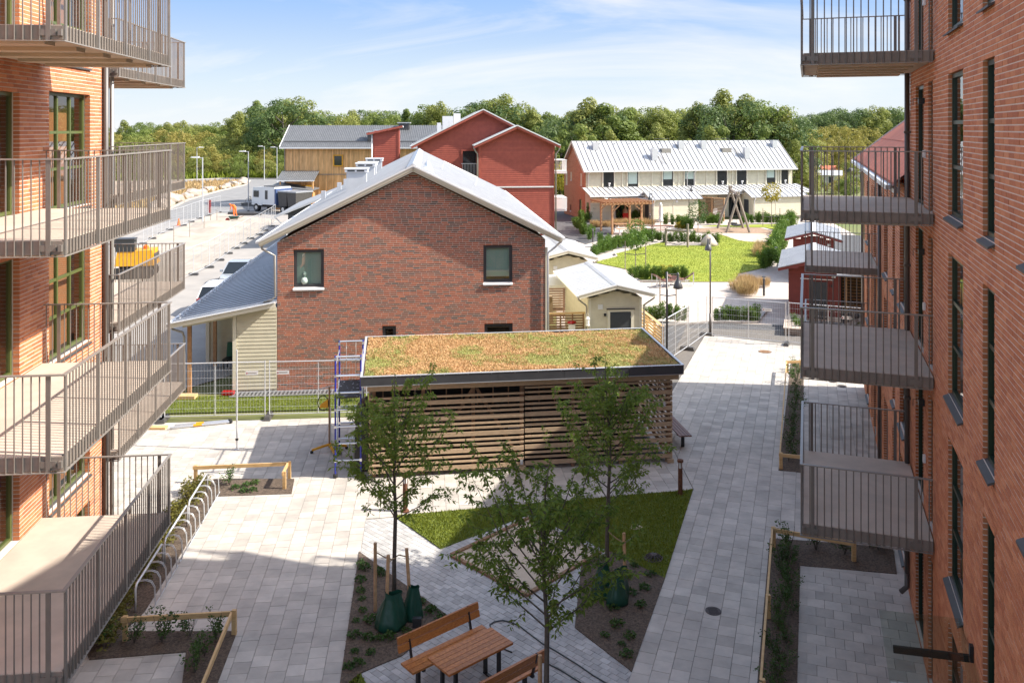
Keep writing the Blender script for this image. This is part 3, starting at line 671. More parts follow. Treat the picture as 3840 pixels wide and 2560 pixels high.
roof_plane(HB, 'roof', (HW+.62,26.3,zr(HW+.62)), (HW+.62,-.38,zr(HW+.62)), (HW/2,-.38,zr(HW/2)), (HW/2,26.3,zr(HW/2)), K['roofW'], .06, seam=.62, sh=.025)
for s in (-1, 1):
    e = HW/2+s*(HW/2+.64)
    for k, (dz, w, y, m) in enumerate(((-.09,.05,-.37,K['creamT']), (-.19,.06,-.31,K['creamT']), (-.02,.08,-.40,K['white']))):
        MB().bar((HW/2,y,zr(HW/2)+dz),(e,y,zr(e)+dz), w, (.14,.12,.06)[k]).build('bargeboard', m, HB)
    MB().bar((e+s*.06,-.4,zr(e)-.06),(e+s*.06,26.3,zr(e)-.06), .12, .1).build('gutter', K['white'], HB)
    MB().poly([(e,-.36,zr(e)-.1),(e,26.2,zr(e)-.1),(e-s*.7,26.2,zr(e-s*.7)-.1),(e-s*.7,-.36,zr(e-s*.7)-.1)]).build('soffit', K['creamT'], HB)
rc = MB(); rc.hexa([(HW/2-.28,-.405,zr(0+HW/2-.28)+.03),(HW/2+.28,-.405,zr(HW/2+.28)+.03),(HW/2+.28,26.3,zr(HW/2+.28)+.03),(HW/2-.28,26.3,zr(HW/2-.28)+.03),(HW/2-.02,-.405,8.93),(HW/2+.02,-.405,8.93),(HW/2+.02,26.3,8.93),(HW/2-.02,26.3,8.93)]); rc.build('ridge_cap', K['roofW'], HB)
for y in (8.2, 14.6, 16.2, 22.5):
    c = MB(); c.box(1.95,y-.3,zr(1.95)-.1,2.9,y+.3,8.18); o = c.build('chimney', K['roofW'], HB)
    t = MB(); t.box(1.88,y-.36,8.185,2.97,y+.36,8.34); t.box(1.84,y-.4,8.342,3.01,y+.4,8.39); t.build('cowl', K['white'], o)
    for k in (0, 1): piece('louvre', K['fascia'], o, (2.0+k*.45, y-.37, 8.22), (2.36+k*.45, y-.355, 8.3))
wr = MB(); ya = 9.5
for u in (6.6, 8.3): wr.tube([(u,ya,zr(u)),(u+.1,ya,zr(u)+.42)], .02, 6); wr.tube([(u,ya+.35,zr(u)),(u+.1,ya,zr(u)+.42)], .02, 6)
wr.tube([(6.7,ya,zr(6.6)+.42),(8.4,ya,zr(8.3)+.42)], .03, 8); wr.build('roof_rail', K['white'], HB)
MB().box(5.75,4,zr(5.75)-.05,6.15,9,zr(6.15)+.22).build('roof_hatch', K['zinc'], HB) if False else None
hs = MB(); hs.hexa([(5.7,1.6,zr(5.7)),(6.15,1.6,zr(6.15)),(6.05,7.5,zr(6.05)),(5.75,7.5,zr(5.75)),(5.85,1.8,zr(5.7)+.06),(6.0,1.8,zr(5.7)+.06),(5.95,7.3,zr(5.7)+.1),(5.85,7.3,zr(5.7)+.1)]); hs.build('ridge_vent', K['zinc'], HB)
for u in (1.0, 3.9, 5.2): pass
for (u, y) in ((-.1,16.0),(.45,19.5),(.7,21)): piece('roof_vent', K['zinc'], HB, (u-.12,y-.12,zr(u)-.1), (u+.12,y+.12,zr(u)+.5))
pipe(HB, [(-.55,-.2,zr(-.62)-.1),(-.55,-.2,5.62),(-.35,-.15,5.5),(-.08,-.12,5.35),(-.06,-.12,3.75),(-.2,-.12,3.62),(-.5,-.12,3.55)])
pipe(HB, [(HW+.6,-.2,zr(-.62)-.1),(HW+.58,-.2,5.72),(HW+.35,-.12,5.5),(HW+.1,-.1,5.3),(HW+.1,-.1,.2)], m=K['white'])
MB().box(HW+.012,-.02,0,HW+.1,.12,5.5).build('corner_board', K['creamT'], HB)
# lean-to of the brick house
zl = lambda u: 3.56+u*.185
lt = roof_plane(HB, 'lean_to_roof', (-3.95,-.42,zl(-3.95)), (-3.95,24,zl(-3.95)), (-.02,24,zl(-.02)), (-.02,-.42,zl(-.02)), K['roofG'], .06, seam=.46, sh=.045, sw=.19)
MB().bar((-4.0,-.46,zl(-4)-.06),(-.01,-.46,zl(0)-.06),.05,.2).build('bargeboard', K['creamT'], HB)
MB().bar((-4.02,-.5,zl(-4)+.03),(-.01,-.5,zl(0)+.03),.07,.04).build('verge_flashing', K['white'], HB)
MB().bar((-4.05,-.46,zl(-4)-.05),(-4.05,24,zl(-4)-.05),.13,.1).build('gutter', K['white'], HB)
sg = MB()
for k in range(9):
    y = .1+k*2.6; sg.bar((-3.75,y,zl(-3.75)+.05),(-3.75,y+2.2,zl(-3.75)+.05),.02,.02); sg.bar((-3.75,y,zl(-3.75)+.2),(-3.75,y+2.2,zl(-3.75)+.2),.03,.03)
    for q in range(4): sg.bar((-3.75,y+q*.7,zl(-3.75)),(-3.72,y+q*.7,zl(-3.75)+.21),.02,.02)
sg.build('snow_guard', K['zinc'], HB)
clad(HB, 'boards', -1.55, -.02, .12, 3.3, K['cream'], lambda u,o,z: (u,-o+.0,z), top=lambda z: (-1.55 if z < 3.13 else (z-3.42)/.185, -.02))
MB().box(-1.7,-.05,.1,-1.56,.12,zl(-1.7)-.1).build('corner_board', K['creamT'], HB)
MB().box(-1.54,.006,.0,-.02,.1,3.2).build('lean_to_wall', K['cream'], HB)
clad(HB, 'boards', -3.6, -1.6, .1, 2.75, K['cream'], lambda u,o,z: (u,4.2-o,z))
MB().box(-3.75,4.12,.1,-3.6,4.3,2.75).build('corner_board', K['creamT'], HB)
MB().box(-1.62,.13,.1,-1.56,4.2,3.1).build('inner_wall', K['cream'], HB)
MB().bar((-3.6,-.02,zl(-3.6)-.22),(-1.7,-.02,zl(-1.7)-.22),.06,.16).build('lean_to_beam', K['creamT'], HB)
for (u, y) in ((-3.35,.05),(-3.3,3.9)): MB().box(u-.07,y-.07,.02,u+.07,y+.07,zl(u)-.1).build('lean_to_post', K['perg'], HB)
pipe(HB, [(-3.95,-.3,zl(-3.95)-.1),(-3.9,-.3,2.6),(-3.55,-.2,2.45),(-3.5,-.15,2.25),(-3.5,-.15,.15)])
gr = thing('steel_grating', 'strip of galvanised walkway grating along the foot of the brick house', 'grating', (-9.21,34.0,0), HA)
MB().box(-1.7,-.62,0,5.5,-.06,.02).build('base_plate', K['fascia'], gr)
for k in range(2): piece('side_bar', K['zinc'], gr, (-1.7,-.62+k*.55,.021), (5.5,-.6+k*.55,.05))
for i in range(48): piece('grating_bar', K['grate'], gr, (-1.62+i*.15,-.6,.022), (-1.56+i*.15,-.07,.045))
# garden chair and loose things under the lean-to
ch = thing('garden_chair', 'dark garden chair with green quilted cushion under the lean-to roof', 'chair', HB.matrix_world @ Vector((0,0,0)), 0)
ch.location = (-12.05,37.2,0)
for (a, b) in ((-.25,-.25),(.25,-.25),(-.25,.25),(.25,.25)): piece('leg', K['black'], ch, (a-.02,b-.02,0), (a+.02,b+.02,.42))
piece('seat', K['black'], ch, (-.3,-.3,.42), (.3,.3,.47)); MB().hexa([(-.28,.2,.48),(.28,.2,.48),(.28,.28,.48),(-.28,.28,.48),(-.28,.32,1.05),(.28,.32,1.05),(.28,.42,1.05),(-.28,.42,1.05)]).build('cushion', K['gcloth'], ch)
tag(MB().box(-12.9,33.0,0,-12.1,33.4,.12).build('timber_board', K['pine']), 'pale timber block lying by the lean-to post', 'timber')
tag(MB().box(-11.2,33.4,.03,-10.75,33.65,.16).build('tool_case', K['redl']), 'small red tool case lying under the lean-to', 'case')
# ------------------------------------------------------------------ cream garden sheds beside it
def garden_shed(loc, label, depth, boards):
    t = thing('garden_shed', label, 'shed', loc, rad(6.3), 'cream garden sheds beside the brick house'); w = 2.42; ze = 2.72; zt = lambda u: 3.36-abs(u-w/2)*.245
    tr = lambda z: (0, w) if z < ze else ((z-ze)/.245, w-(z-ze)/.245)
    ops = [(.86,2.06,0,2.22)]
    clad(t, 'boards', .1, w-.1, .15, 3.0, K['cream'], lambda u,o,z: (u,-o,z), ops=ops, keep=boards, top=tr)
    MB().box(.0,.006,.0,w,.08,ze-.02).build('front_wall', K['cream'], t)
    MB().poly([(0,.01,ze-.02),(w,.01,ze-.02),(w/2,.01,3.03)]).build('gable', K['cream'], t)
    s = MB(); s.box(0,.09,0,.06,depth,ze); s.box(w-.06,.09,0,w,depth,ze); s.box(0,depth,0,w,depth+.05,ze+.1); s.build('side_wall', K['cream'], t)
    clad(t, 'side_boards', .1, depth, .15, ze, K['cream'], lambda u,o,z: (-o,u,z), keep=False)
    for u in (0, w-.1): MB().box(u-.012,-.035,.1,u+.112,.0,ze+.02).build('corner_board', K['creamT'], t)
    f = MB(); f.box(.86,-.045,0,.98,.0,2.2); f.box(1.94,-.045,0,2.06,.0,2.2); f.box(.98,-.045,2.1,1.94,.0,2.2); f.build('door_frame', K['creamT'], t)
    MB().box(.82,-.08,2.205,2.1,.0,2.25).build('drip_cap', K['dsill'], t)
    d = MB().box(.985,-.02,.05,1.935,-.002,2.095).build('door', K['greyS'], t)
    MB().tube([(1.04,-.03,1.02),(1.04,-.07,1.02),(1.16,-.07,1.02)], .012, 6).build('handle', K['alu'], d); piece('lock', K['alu'], d, (1.02,-.03,1.1), (1.07,-.021,1.2))
    for z in (.3, 1.8): piece('hinge', K['alu'], d, (1.92,-.035,z), (1.94,-.021,z+.1))
    piece('vent', K['white'], t, (.42,-.05,2.22), (.64,-.024,2.44)); piece('wall_light', K['black'], t, (.7,-.09,1.92), (.78,-.024,2.04))
    for s in (-1, 1):
        e = w/2+s*1.72; pl = [(e,-.45,zt(e)),(e,depth+.3,zt(e)),(w/2,depth+.3,zt(w/2)),(w/2,-.45,zt(w/2))]
        roof_plane(t, 'roof', *(pl if s < 0 else [pl[1],pl[0],pl[3],pl[2]]), K['roofW'], .05, seam=.33, sh=.02, sw=.035)
        MB().bar((w/2,-.46,zt(w/2)-.08),(e,-.46,zt(e)-.08),.04,.14).build('bargeboard', K['creamT'], t)
        MB().bar((w/2,-.48,zt(w/2)+.02),(e,-.48,zt(e)+.02),.06,.05).build('verge_flashing', K['white'], t)
        MB().bar((e+s*.05,-.46,zt(e)-.05),(e+s*.05,depth+.3,zt(e)-.05),.1,.08).build('gutter', K['white'], t)
        pipe(t, [(e,-.3,zt(e)-.08),(e,-.3,zt(e)-.2),(w/2+s*(w/2+.14),-.12,zt(e)-.5),(w/2+s*(w/2+.1),-.08,zt(e)-.6),(w/2+s*(w/2+.1),-.08,.1)], .038)
    MB().hexa([(w/2-.17,-.5,zt(w/2-.17)+.015),(w/2+.17,-.5,zt(w/2-.17)+.015),(w/2+.17,depth+.3,zt(w/2-.17)+.015),(w/2-.17,depth+.3,zt(w/2-.17)+.015),(w/2-.03,-.5,3.41),(w/2+.03,-.5,3.41),(w/2+.03,depth+.3,3.41),(w/2-.03,depth+.3,3.41)]).build('ridge_cap', K['roofW'], t)
    return t
garden_shed((3.42,38.75,0), 'cream boarded garden shed with dark grey door right beside the brick house', 6.0, True)
garden_shed((1.95,49.6,0), 'cream boarded garden shed standing behind the nearer one, mostly hidden by the brick house', 7.0, True)
ln = thing('lantern', 'white metal lantern hanging on the corner of the nearer garden shed', 'lantern', (3.36,38.5,1.55))
MB().lathe((0,0,0), [(.09,0),(.1,.04),(.08,.06),(.08,.28),(.11,.31),(.05,.4),(.02,.42)], 8).build('body', K['white'], ln); MB().tube([(-.06,0,.4),(-.05,0,.52),(0,0,.57),(.05,0,.52),(.06,0,.4)], .008, 5).build('handle', K['white'], ln)
# patio between house and shed: screen, deck box, chairs, parasol
sc = thing('patio_screen', 'brown slatted patio screen with timber boxing beside the brick house', 'screen', (1.62,39.3,0), rad(5))
for i in range(13): piece('plank', K['slatD'], sc, (.02+i*.125,0,.0), (.135+i*.125,.03,1.0))
for i in range(7): piece('slat', K['slatD'], sc, (.02,.02,1.08+i*.115), (1.62,.045,1.15+i*.115))
for u in (0, .55, 1.1, 1.6): piece('post', K['slatD'], sc, (u,-.02,0), (u+.07,.018,1.9))
piece('cap', K['pine'], sc, (-.05,-.08,1.9), (1.7,.12,1.95)); piece('ledge', K['slatD'], sc, (-.02,-.45,1.0), (1.66,-.03,1.04))
tag(MB().box(2.55,39.0,1.05,2.85,39.2,1.5).build('grill_box', K['white']), 'small white box with red top on the patio ledge', 'box'); tag(MB().lathe((2.7,39.1,1.55), [(.2,0),(.2,.05),(.1,.09),(.01,.1)], 12).build('box_lid', K['redl']), 'red lid of the small box on the patio ledge', 'lid')
def wicker_chair(loc, rz, label):
    t = thing('wicker_chair', label, 'chair', loc, rz, 'wicker patio chairs')
    n = 14; b = MB(); pr = []
    for i in range(n+1):
        a = math.pi*i/n; pr.append((.31*math.cos(a), .31*math.sin(a), .62+.22*math.sin(a)))
    for i in range(n):
        p, q = pr[i], pr[i+1]; b.hexa([(p[0],p[1],.35),(q[0],q[1],.35),(q[0]*.88,q[1]*.88,.35),(p[0]*.88,p[1]*.88,.35),p,q,(q[0]*.88,q[1]*.88,q[2]),(p[0]*.88,p[1]*.88,p[2])])
    b.build('back', K['wick'], t); MB().tube(pr, .03, 8).build('rim', K['wick'], t, smooth=True)
    MB().lathe((0,.02,.32), [(.26,0),(.3,.03),(.3,.08),(.2,.1)], 14).build('seat', K['wick'], t)
    for x, y in ((-.22,-.15),(.22,-.15),(-.2,.2),(.2,.2)): piece('leg', K['wick'], t, (x-.02,y-.02,0), (x+.02,y+.02,.33))
wicker_chair((2.05,37.6,0), rad(-20), 'brown wicker armchair on the patio close to the brick corner'); wicker_chair((3.0,37.2,0), rad(30), 'brown wicker armchair on the patio close to the garden shed')
pg = thing('patio_parasol', 'white square parasol over the patio between the two garden sheds', 'parasol', (2.35,45.3,0))
MB().tube([(.45,0,0),(.45,0,2.45)], .025, 8).build('pole', K['fascia'], pg); m = MB(); q = [(-1.3,-1.1,2.32),(1.0,-1.1,2.32),(1.0,1.1,2.32),(-1.3,1.1,2.32)]
for i in range(4): m.poly([q[i], q[(i+1) % 4], (-.1,0,2.72)]); a, b = q[i], q[(i+1) % 4]; m.poly([a, b, (b[0],b[1],b[2]-.12), (a[0],a[1],a[2]-.12)])
m.build('canopy', K['canvas'], pg)
sc2 = thing('patio_screen', 'brown slatted patio screen between the two garden sheds', 'screen', (1.9,47.2,0), rad(5))
for i in range(13): piece('slat', K['slatD'], sc2, (.0,.0,.1+i*.13), (1.9,.03,.19+i*.13))
for u in (0, .9, 1.85): piece('post', K['slatD'], sc2, (u,.031,0), (u+.07,.1,1.85))
tag(MB().hexa([(1.75,46.0,0),(2.2,46.0,0),(2.2,46.8,0),(1.75,46.8,0),(1.8,46.05,1.35),(2.15,46.05,1.35),(2.15,46.75,1.3),(1.8,46.75,1.3)]).build('covered_grill', K['strap']), 'tan cloth covered grill standing under the white parasol', 'grill')
sf = thing('slat_fence', 'orange brown slatted garden fence running back beside the shed door', 'fence', (6.68,38.6,0), math.atan2(.994,-.11))
for i in range(9): piece('slat', K['pine'], sf, (0,.0,.12+i*.15), (4.0,.025,.21+i*.15))
for u in (0, 1.3, 2.6, 3.9): piece('post', K['slatD'], sf, (u,-.09,0), (u+.09,-.002,1.5))
piece('cap', K['pine'], sf, (-.03,-.1,1.5), (4.05,.05,1.53))
# ------------------------------------------------------------------ shelter with planted roof and slatted walls
SA = math.atan2(.134,.991)
SH = thing('slatted_shelter', 'timber slatted storage shelter with an orange and green sedum roof', 'shelter', (-4.38,25.2,0), SA)
SL, SD = 9.69, 4.4; zf, zb_ = 3.08, 3.2
zroof = lambda v: zf+(zb_-zf)*v/SD
MB().hexa([(.1,.1,zf-.22),(SL-.1,.1,zf-.22),(SL-.1,SD-.1,zb_-.22),(.1,SD-.1,zb_-.22),(.1,.1,zf-.05),(SL-.1,.1,zf-.05),(SL-.1,SD-.1,zb_-.05),(.1,SD-.1,zb_-.05)]).build('roof_deck', K['sedum'], SH)
MB().box(.12,.12,zf-.30,SL-.12,SD-.12,zf-.225).build('soffit', K['slatD'], SH)
for a, b in (((0,0),(SL,0)),((SL,0),(SL,SD)),((SL,SD),(0,SD)),((0,SD),(0,0))):
    A3 = Vector((a[0],a[1],zroof(a[1])-.13)); B3 = Vector((b[0],b[1],zroof(b[1])-.13)); d = (B3-A3).normalized()*.025
    MB().bar(A3-d, B3+d, .05, .26).build('fascia', K['fascia'], SH)
    MB().bar(A3+Vector((0,0,.14))-d*1.2, B3+Vector((0,0,.14))+d*1.2, .075, .018).build('flashing', K['zinc'], SH)
MB().bar((0,-.05,zf-.265),(SL,-.05,zf-.265),.03,.014).build('drip_edge', K['alu'], SH)
for i in range(1, 5): piece('fascia_joint', K['black'], SH, (i*2.0-.004,-.027,zf-.25), (i*2.0+.004,-.0255,zf-.01))
for i in range(14): piece('rivet', K['alu'], SH, (.3+i*.7,-.034,zf-.03), (.315+i*.7,-.026,zf-.015))
fz0 = .14; seq = (.125,.06,.06)
def slat_rows(zmax):
    z = fz0; k = 0; out = []
    while z+seq[k % 3] < zmax: out.append((z, z+seq[k % 3])); z += seq[k % 3]+.082; k += 1
    return out
for (z0, z1) in slat_rows(2.44): piece('slat', K['slat'], SH, (.2,.28,z0), (4.82,.325,z1))
for (z0, z1) in slat_rows(2.52): piece('slat', K['slat'], SH, (4.86,.335,z0), (SL-.22,.38,z1))
piece('header_board', K['slat'], SH, (.15,.30,2.56), (SL-.02,.345,2.75))
for (z0, z1) in slat_rows(2.7):
    piece('slat', K['slat'], SH, (SL-.24,.40,z0+.07), (SL-.195,SD-.25,z1+.07)); piece('slat', K['slat'], SH, (.2,.40,z0+.03), (.245,SD-.25,z1+.03))
    piece('slat', K['slat'], SH, (.25,SD-.3,z0), (SL-.25,SD-.255,z1))
for u in (.3, 1.75, 3.25, 4.72, 6.3, 7.8, SL-.36):
    for v in (.39, SD-.42): piece('post', K['slatD'], SH, (u,v,0), (u+.1,v+.1,zf-.3))
for i in range(19): u = .6+i*.47; piece('stud', K['slatD'], SH, (u,.45,2.0), (u+.03,.5,2.78))
for u0, u1 in ((3.25,1.85),(3.35,4.65),(7.8,6.4),(7.9,9.2),(6.3,7.6)):
    MB().bar((u0+.05,.46,2.5),(u1+.05,.46,.35),.09,.05,(0,1,0)).build('brace', K['slatD'], SH)
for (u, z) in ((SL-.5,1.75),(SL-.33,.35),(4.75,.2)): piece('bracket_plate', K['zinc'], SH, (u-.04,.262,z), (u+.04,.277,z+.14))
for u in (4.78, SL-.3): piece('foot_block', K['slat'], SH, (u-.1,.25,0), (u+.1,.5,.12))
MB().box(.3,SD-.45,.05,SL-.3,SD-.42,2.8).build('shade_backdrop', K['black'], SH); MB().box(.3,.9,.005,SL-.3,SD-.5,.03).build('floor', K['black'], SH)  # black sheets paint the shelter's interior shade seen between the slats
# made-up black boxes stand in for the shade behind the slats
MB().box(.8,2.6,0,4.4,3.9,1.1).build('shade_block', K['black'], SH); MB().box(5.4,2.4,0,8.8,3.9,1.3).build('shade_block', K['black'], SH)
# sedum
def tufts(n, area, zfun, size, up=.6, seed=1, spread=1.0):
    g = np.random.default_rng(seed); P = area(n, g); m = len(P)
    th = g.uniform(0, 2*np.pi, m); l = size*g.uniform(.5, 1.4, m); w = l*g.uniform(.18, .4, m)
    z = zfun(P); tip = np.stack([P[:,0]+np.cos(th)*l*spread*g.uniform(.2,1,m), P[:,1]+np.sin(th)*l*spread*g.uniform(.2,1,m), z+l*up*g.uniform(.4,1.2,m)], 1)
    dx, dy = -np.sin(th)*w, np.cos(th)*w
    a = np.stack([P[:,0]+dx, P[:,1]+dy, z], 1); b = np.stack([P[:,0]-dx, P[:,1]-dy, z], 1)
    V = np.stack([a, b, tip], 1).reshape(-1, 3); return V, np.arange(3*m).reshape(-1, 3)
def area_rect(x0, x1, y0, y1): return lambda n, g: np.stack([g.uniform(x0, x1, n), g.uniform(y0, y1, n)], 1)
def area_poly(poly, holes=()):
    xs = [p[0] for p in poly]; ys = [p[1] for p in poly]; P = np.array([(p[0], p[1]) for p in poly])
    def ins(q, P):
        c = np.zeros(len(q), bool)
        for i in range(len(P)):
            a, b = P[i], P[(i+1) % len(P)]; cond = (a[1] > q[:,1]) != (b[1] > q[:,1])
            with np.errstate(divide='ignore', invalid='ignore'): c ^= cond & (q[:,0] < (b[0]-a[0])*(q[:,1]-a[1])/(b[1]-a[1]+1e-12)+a[0])
        return c
    def f(n, g):
        q = np.stack([g.uniform(min(xs), max(xs), n), g.uniform(min(ys), max(ys), n)], 1); q = q[ins(q, P)]
        for h in holes: q = q[~ins(q, np.array([(p[0], p[1]) for p in h]))]
        return q
    return f
def vnoise(P, s, seed):                        # cheap smooth value noise
    g = np.random.default_rng(seed); T = g.uniform(0, 1, (64, 64)); q = P/s; i = np.floor(q).astype(int); f = q-i; f = f*f*(3-2*f)
    t = lambda a, b: T[a % 64, b % 64]
    return (t(i[:,0],i[:,1])*(1-f[:,0])+t(i[:,0]+1,i[:,1])*f[:,0])*(1-f[:,1])+(t(i[:,0],i[:,1]+1)*(1-f[:,0])+t(i[:,0]+1,i[:,1]+1)*f[:,0])*f[:,1]
ar = area_rect(.08, SL-.08, .08, SD-.08)
def ar_sel(lo, hi):
    def f(n, g):
        q = ar(n, g); v = vnoise(q, 1.1, 5)*.7+vnoise(q, .35, 6)*.3; return q[(v >= lo) & (v < hi)]
    return f
zs = lambda P: zf-.06+(zb_-zf)*P[:,1]/SD+vnoise(P, .3, 9)*.06+vnoise(P, .9, 19)*.05
for nm, lo, hi, m, n, s in (('sedum', 0, .64, K['leafS'], 130000, .042), ('sedum_green', .46, 1, K['leafSg'], 95000, .042)):
    V, Fc = tufts(n, ar_sel(lo, hi), zs, s, .75, 3 if lo == 0 else 4); link(tag(bpy.data.objects.new(nm, np_mesh(nm, V, Fc, m)), kind='stuff'), SH)
# bench on the shelter's right side
def slat_bench(name, label, cat, loc, rz, L, back=False, m='bench', group=None):
    t = thing(name, label, cat, loc, rz, group)
    for k in range(4): piece('seat_plank', K[m], t, (-L/2, -.2+k*.105, .42), (L/2, -.108+k*.105, .46))
    for u in (-L/2+.3, L/2-.3): piece('leg', K['black'], t, (u-.03,-.05,0), (u+.03,.05,.38)); piece('leg_beam', K['black'], t, (u-.03,-.2,.38), (u+.03,.2,.418))
    return t
slat_bench('wall_bench', 'backless bench of red brown planks against the right side of the shelter', 'bench', (5.45,28.75,0), SA+math.pi/2, 1.9, m='bench2')
# ------------------------------------------------------------------ temporary wire fences
def fence_panel(p, q, label, group, sign=None, feet=(0, 1), h=2.0, dens=.105):
    p = Vector((p[0], p[1], 0)); q = Vector((q[0], q[1], 0)); L = (q-p).length
    t = thing('fence_panel', label, 'fence', p, math.atan2((q-p).y, (q-p).x), group); z0 = .14
    f = MB(); r = .021
    for x in (.03, L-.03): f.tube([(x,0,.06),(x,0,h+.04)], r, 6)
    f.tube([(.03,0,h),(L-.03,0,h)], r, 6); f.tube([(.03,0,z0),(L-.03,0,z0)], r*.8, 6); f.tube([(L/2,0,z0),(L/2,0,h)], r*.7, 6)
    f.build('frame', K['zinc'], t)
    w = MB(); n = int(L/dens)
    for i in range(1, n): x = L*i/n; w.tube([(x,.012,z0),(x,.012,h)], .0028, 3, cap=False)
    for j in range(1, 7): z = z0+(h-z0)*j/7; w.tube([(.03,-.012,z),(L-.03,-.012,z)], .0032, 3, cap=False)
    w.build('wire_mesh', K['zinc'], t, kind='stuff')
    for k in feet:
        x = 0 if k == 0 else L
        MB().hexa([(x-.12,-.36,0),(x+.12,-.36,0),(x+.12,.36,0),(x-.12,.36,0),(x-.09,-.3,.13),(x+.09,-.3,.13),(x+.09,.3,.13),(x-.09,.3,.13)]).build('foot', K['dsill'], t)
    if sign:
        s = MB().box(sign[0]-.22,-.03,sign[1]-.07,sign[0]+.22,-.022,sign[1]+.07).build('sign_plate', K['white'], t)
        piece('sign_lettering', K['gpipe'], s, (sign[0]-.13,-.0335,sign[1]-.012), (sign[0]+.17,-.031,sign[1]+.016)); piece('sign_emblem', K['redl'], s, (sign[0]-.19,-.0335,sign[1]-.03), (sign[0]-.15,-.031,sign[1]+.02))
    return t
fence_panel((-15.9,30.3), (-12.36,30.58), 'wire fence panel by the lean-to, partly behind the left balconies', 'wire fence panels in front of the brick house', feet=(1,))
fence_panel((-12.3,30.6), (-8.78,30.9), 'wire fence panel with sign plate in front of the cream lean-to wall', 'wire fence panels in front of the brick house', sign=(3.05,1.62), feet=(0,))
fence_panel((-8.68,30.9), (-5.2,31.15), 'wire fence panel with sign plate in front of the brick gable', 'wire fence panels in front of the brick house', sign=(.5,1.62), feet=(0,))
fence_panel((6.5,37.5), (8.2,40.5), 'wire fence panel beside the black lamp post and shelter roof', 'wire fence panels closing the path', feet=(1,))
fence_panel((8.26,40.55), (9.74,43.25), 'wire fence panel running back to the corner by the second lamp post', 'wire fence panels closing the path', feet=(1,))
fence_panel((9.85,42.75), (13.1,41.35), 'wire fence panel straight across the far end of the paved path', 'wire fence panels closing the path', sign=(2.65,1.6), feet=(1,))
fence_panel((13.2,41.4), (16.5,40.0), 'wire fence panel across the path behind the right balconies', 'wire fence panels closing the path', sign=(2.6,1.5), feet=())
NF = [(-22.5,57.7),(-22.5,61.2),(-22.5,64.4),(-22.9,67.9),(-23.4,71.5),(-23.8,74.6),(-24.1,77.8),(-24.5,81.2),(-24.6,84.3),(-25,87.7),(-25.4,91.5),(-26,95.2)]
for a, b in zip(NF, NF[1:]): fence_panel(a, b, 'wire fence panel between parked cars and the dug up ground', 'wire fence panels beside the parked cars', feet=(0,), dens=.16)
FF = [(-33.0,77.5),(-33.7,81.2),(-34.3,84.8),(-34.9,88.3),(-35,92.3),(-35.5,95.9),(-35.9,99.5),(-36.1,103),(-36,107)]
for a, b in zip(FF, FF[1:]): fence_panel(a, b, 'wire fence panel between the dug up ground and the road', 'wire fence panels along the road', feet=(0,), dens=.16)
for a, b in zip([(-36,107),(-33,108.5),(-30.5,109)], [(-33,108.5),(-30.5,109),(-28,108)]): fence_panel(a, b, 'low wire barrier closing the far end of the dug up ground', 'wire barriers by the truck', feet=(0,), h=1.1, dens=.16)
# ------------------------------------------------------------------ picnic set
PA = rad(40.5)
tb = thing('picnic_table', 'orange brown plank table on black legs between two benches', 'table', (-.755,15.93,0), PA)
for k in range(6): piece('table_plank', K['bench'], tb, (-.74,-.33+k*.111,.69), (.74,-.228+k*.111,.73))
for u in (-.5, .5):
    for v in (-.2, .2): piece('leg', K['black'], tb, (u-.03,v-.03,0), (u+.03,v+.03,.66))
    piece('leg_beam', K['black'], tb, (u-.03,-.3,.66), (u+.03,.3,.688)); piece('leg_foot', K['black'], tb, (u-.03,-.24,.0), (u+.03,.24,.025))
def bench(loc, rz, label):
    t = thing('park_bench', label, 'bench', loc, rz, 'benches at the picnic table'); L = 1.9
    for k in range(3): piece('seat_plank', K['bench'], t, (-L/2,-.2+k*.135,.42), (L/2,-.075+k*.135,.46))
    for k in range(2):
        MB().hexa([(-L/2,.25+k*.03,.60+k*.14),(L/2,.25+k*.03,.60+k*.14),(L/2,.29+k*.03,.60+k*.14),(-L/2,.29+k*.03,.60+k*.14),(-L/2,.275+k*.03,.72+k*.14),(L/2,.275+k*.03,.72+k*.14),(L/2,.315+k*.03,.72+k*.14),(-L/2,.315+k*.03,.72+k*.14)]).build('back_plank', K['bench'], t)
    for u in (-L/2+.25, L/2-.25):
        piece('leg', K['black'], t, (u-.035,-.03,0), (u+.035,.03,.38)); piece('leg_beam', K['black'], t, (u-.03,-.2,.38), (u+.03,.24,.418))
        MB().bar((u,.2,.38),(u,.335,.86),.045,.035,(1,0,0)).build('back_support', K['black'], t)
bench((-1.2,16.45,0), PA, 'plank bench with backrest behind the picnic table, nearer the watering bags')
bench((-.3,15.4,0), PA+math.pi, 'plank bench with backrest in front of the picnic table, cut by the lower edge')
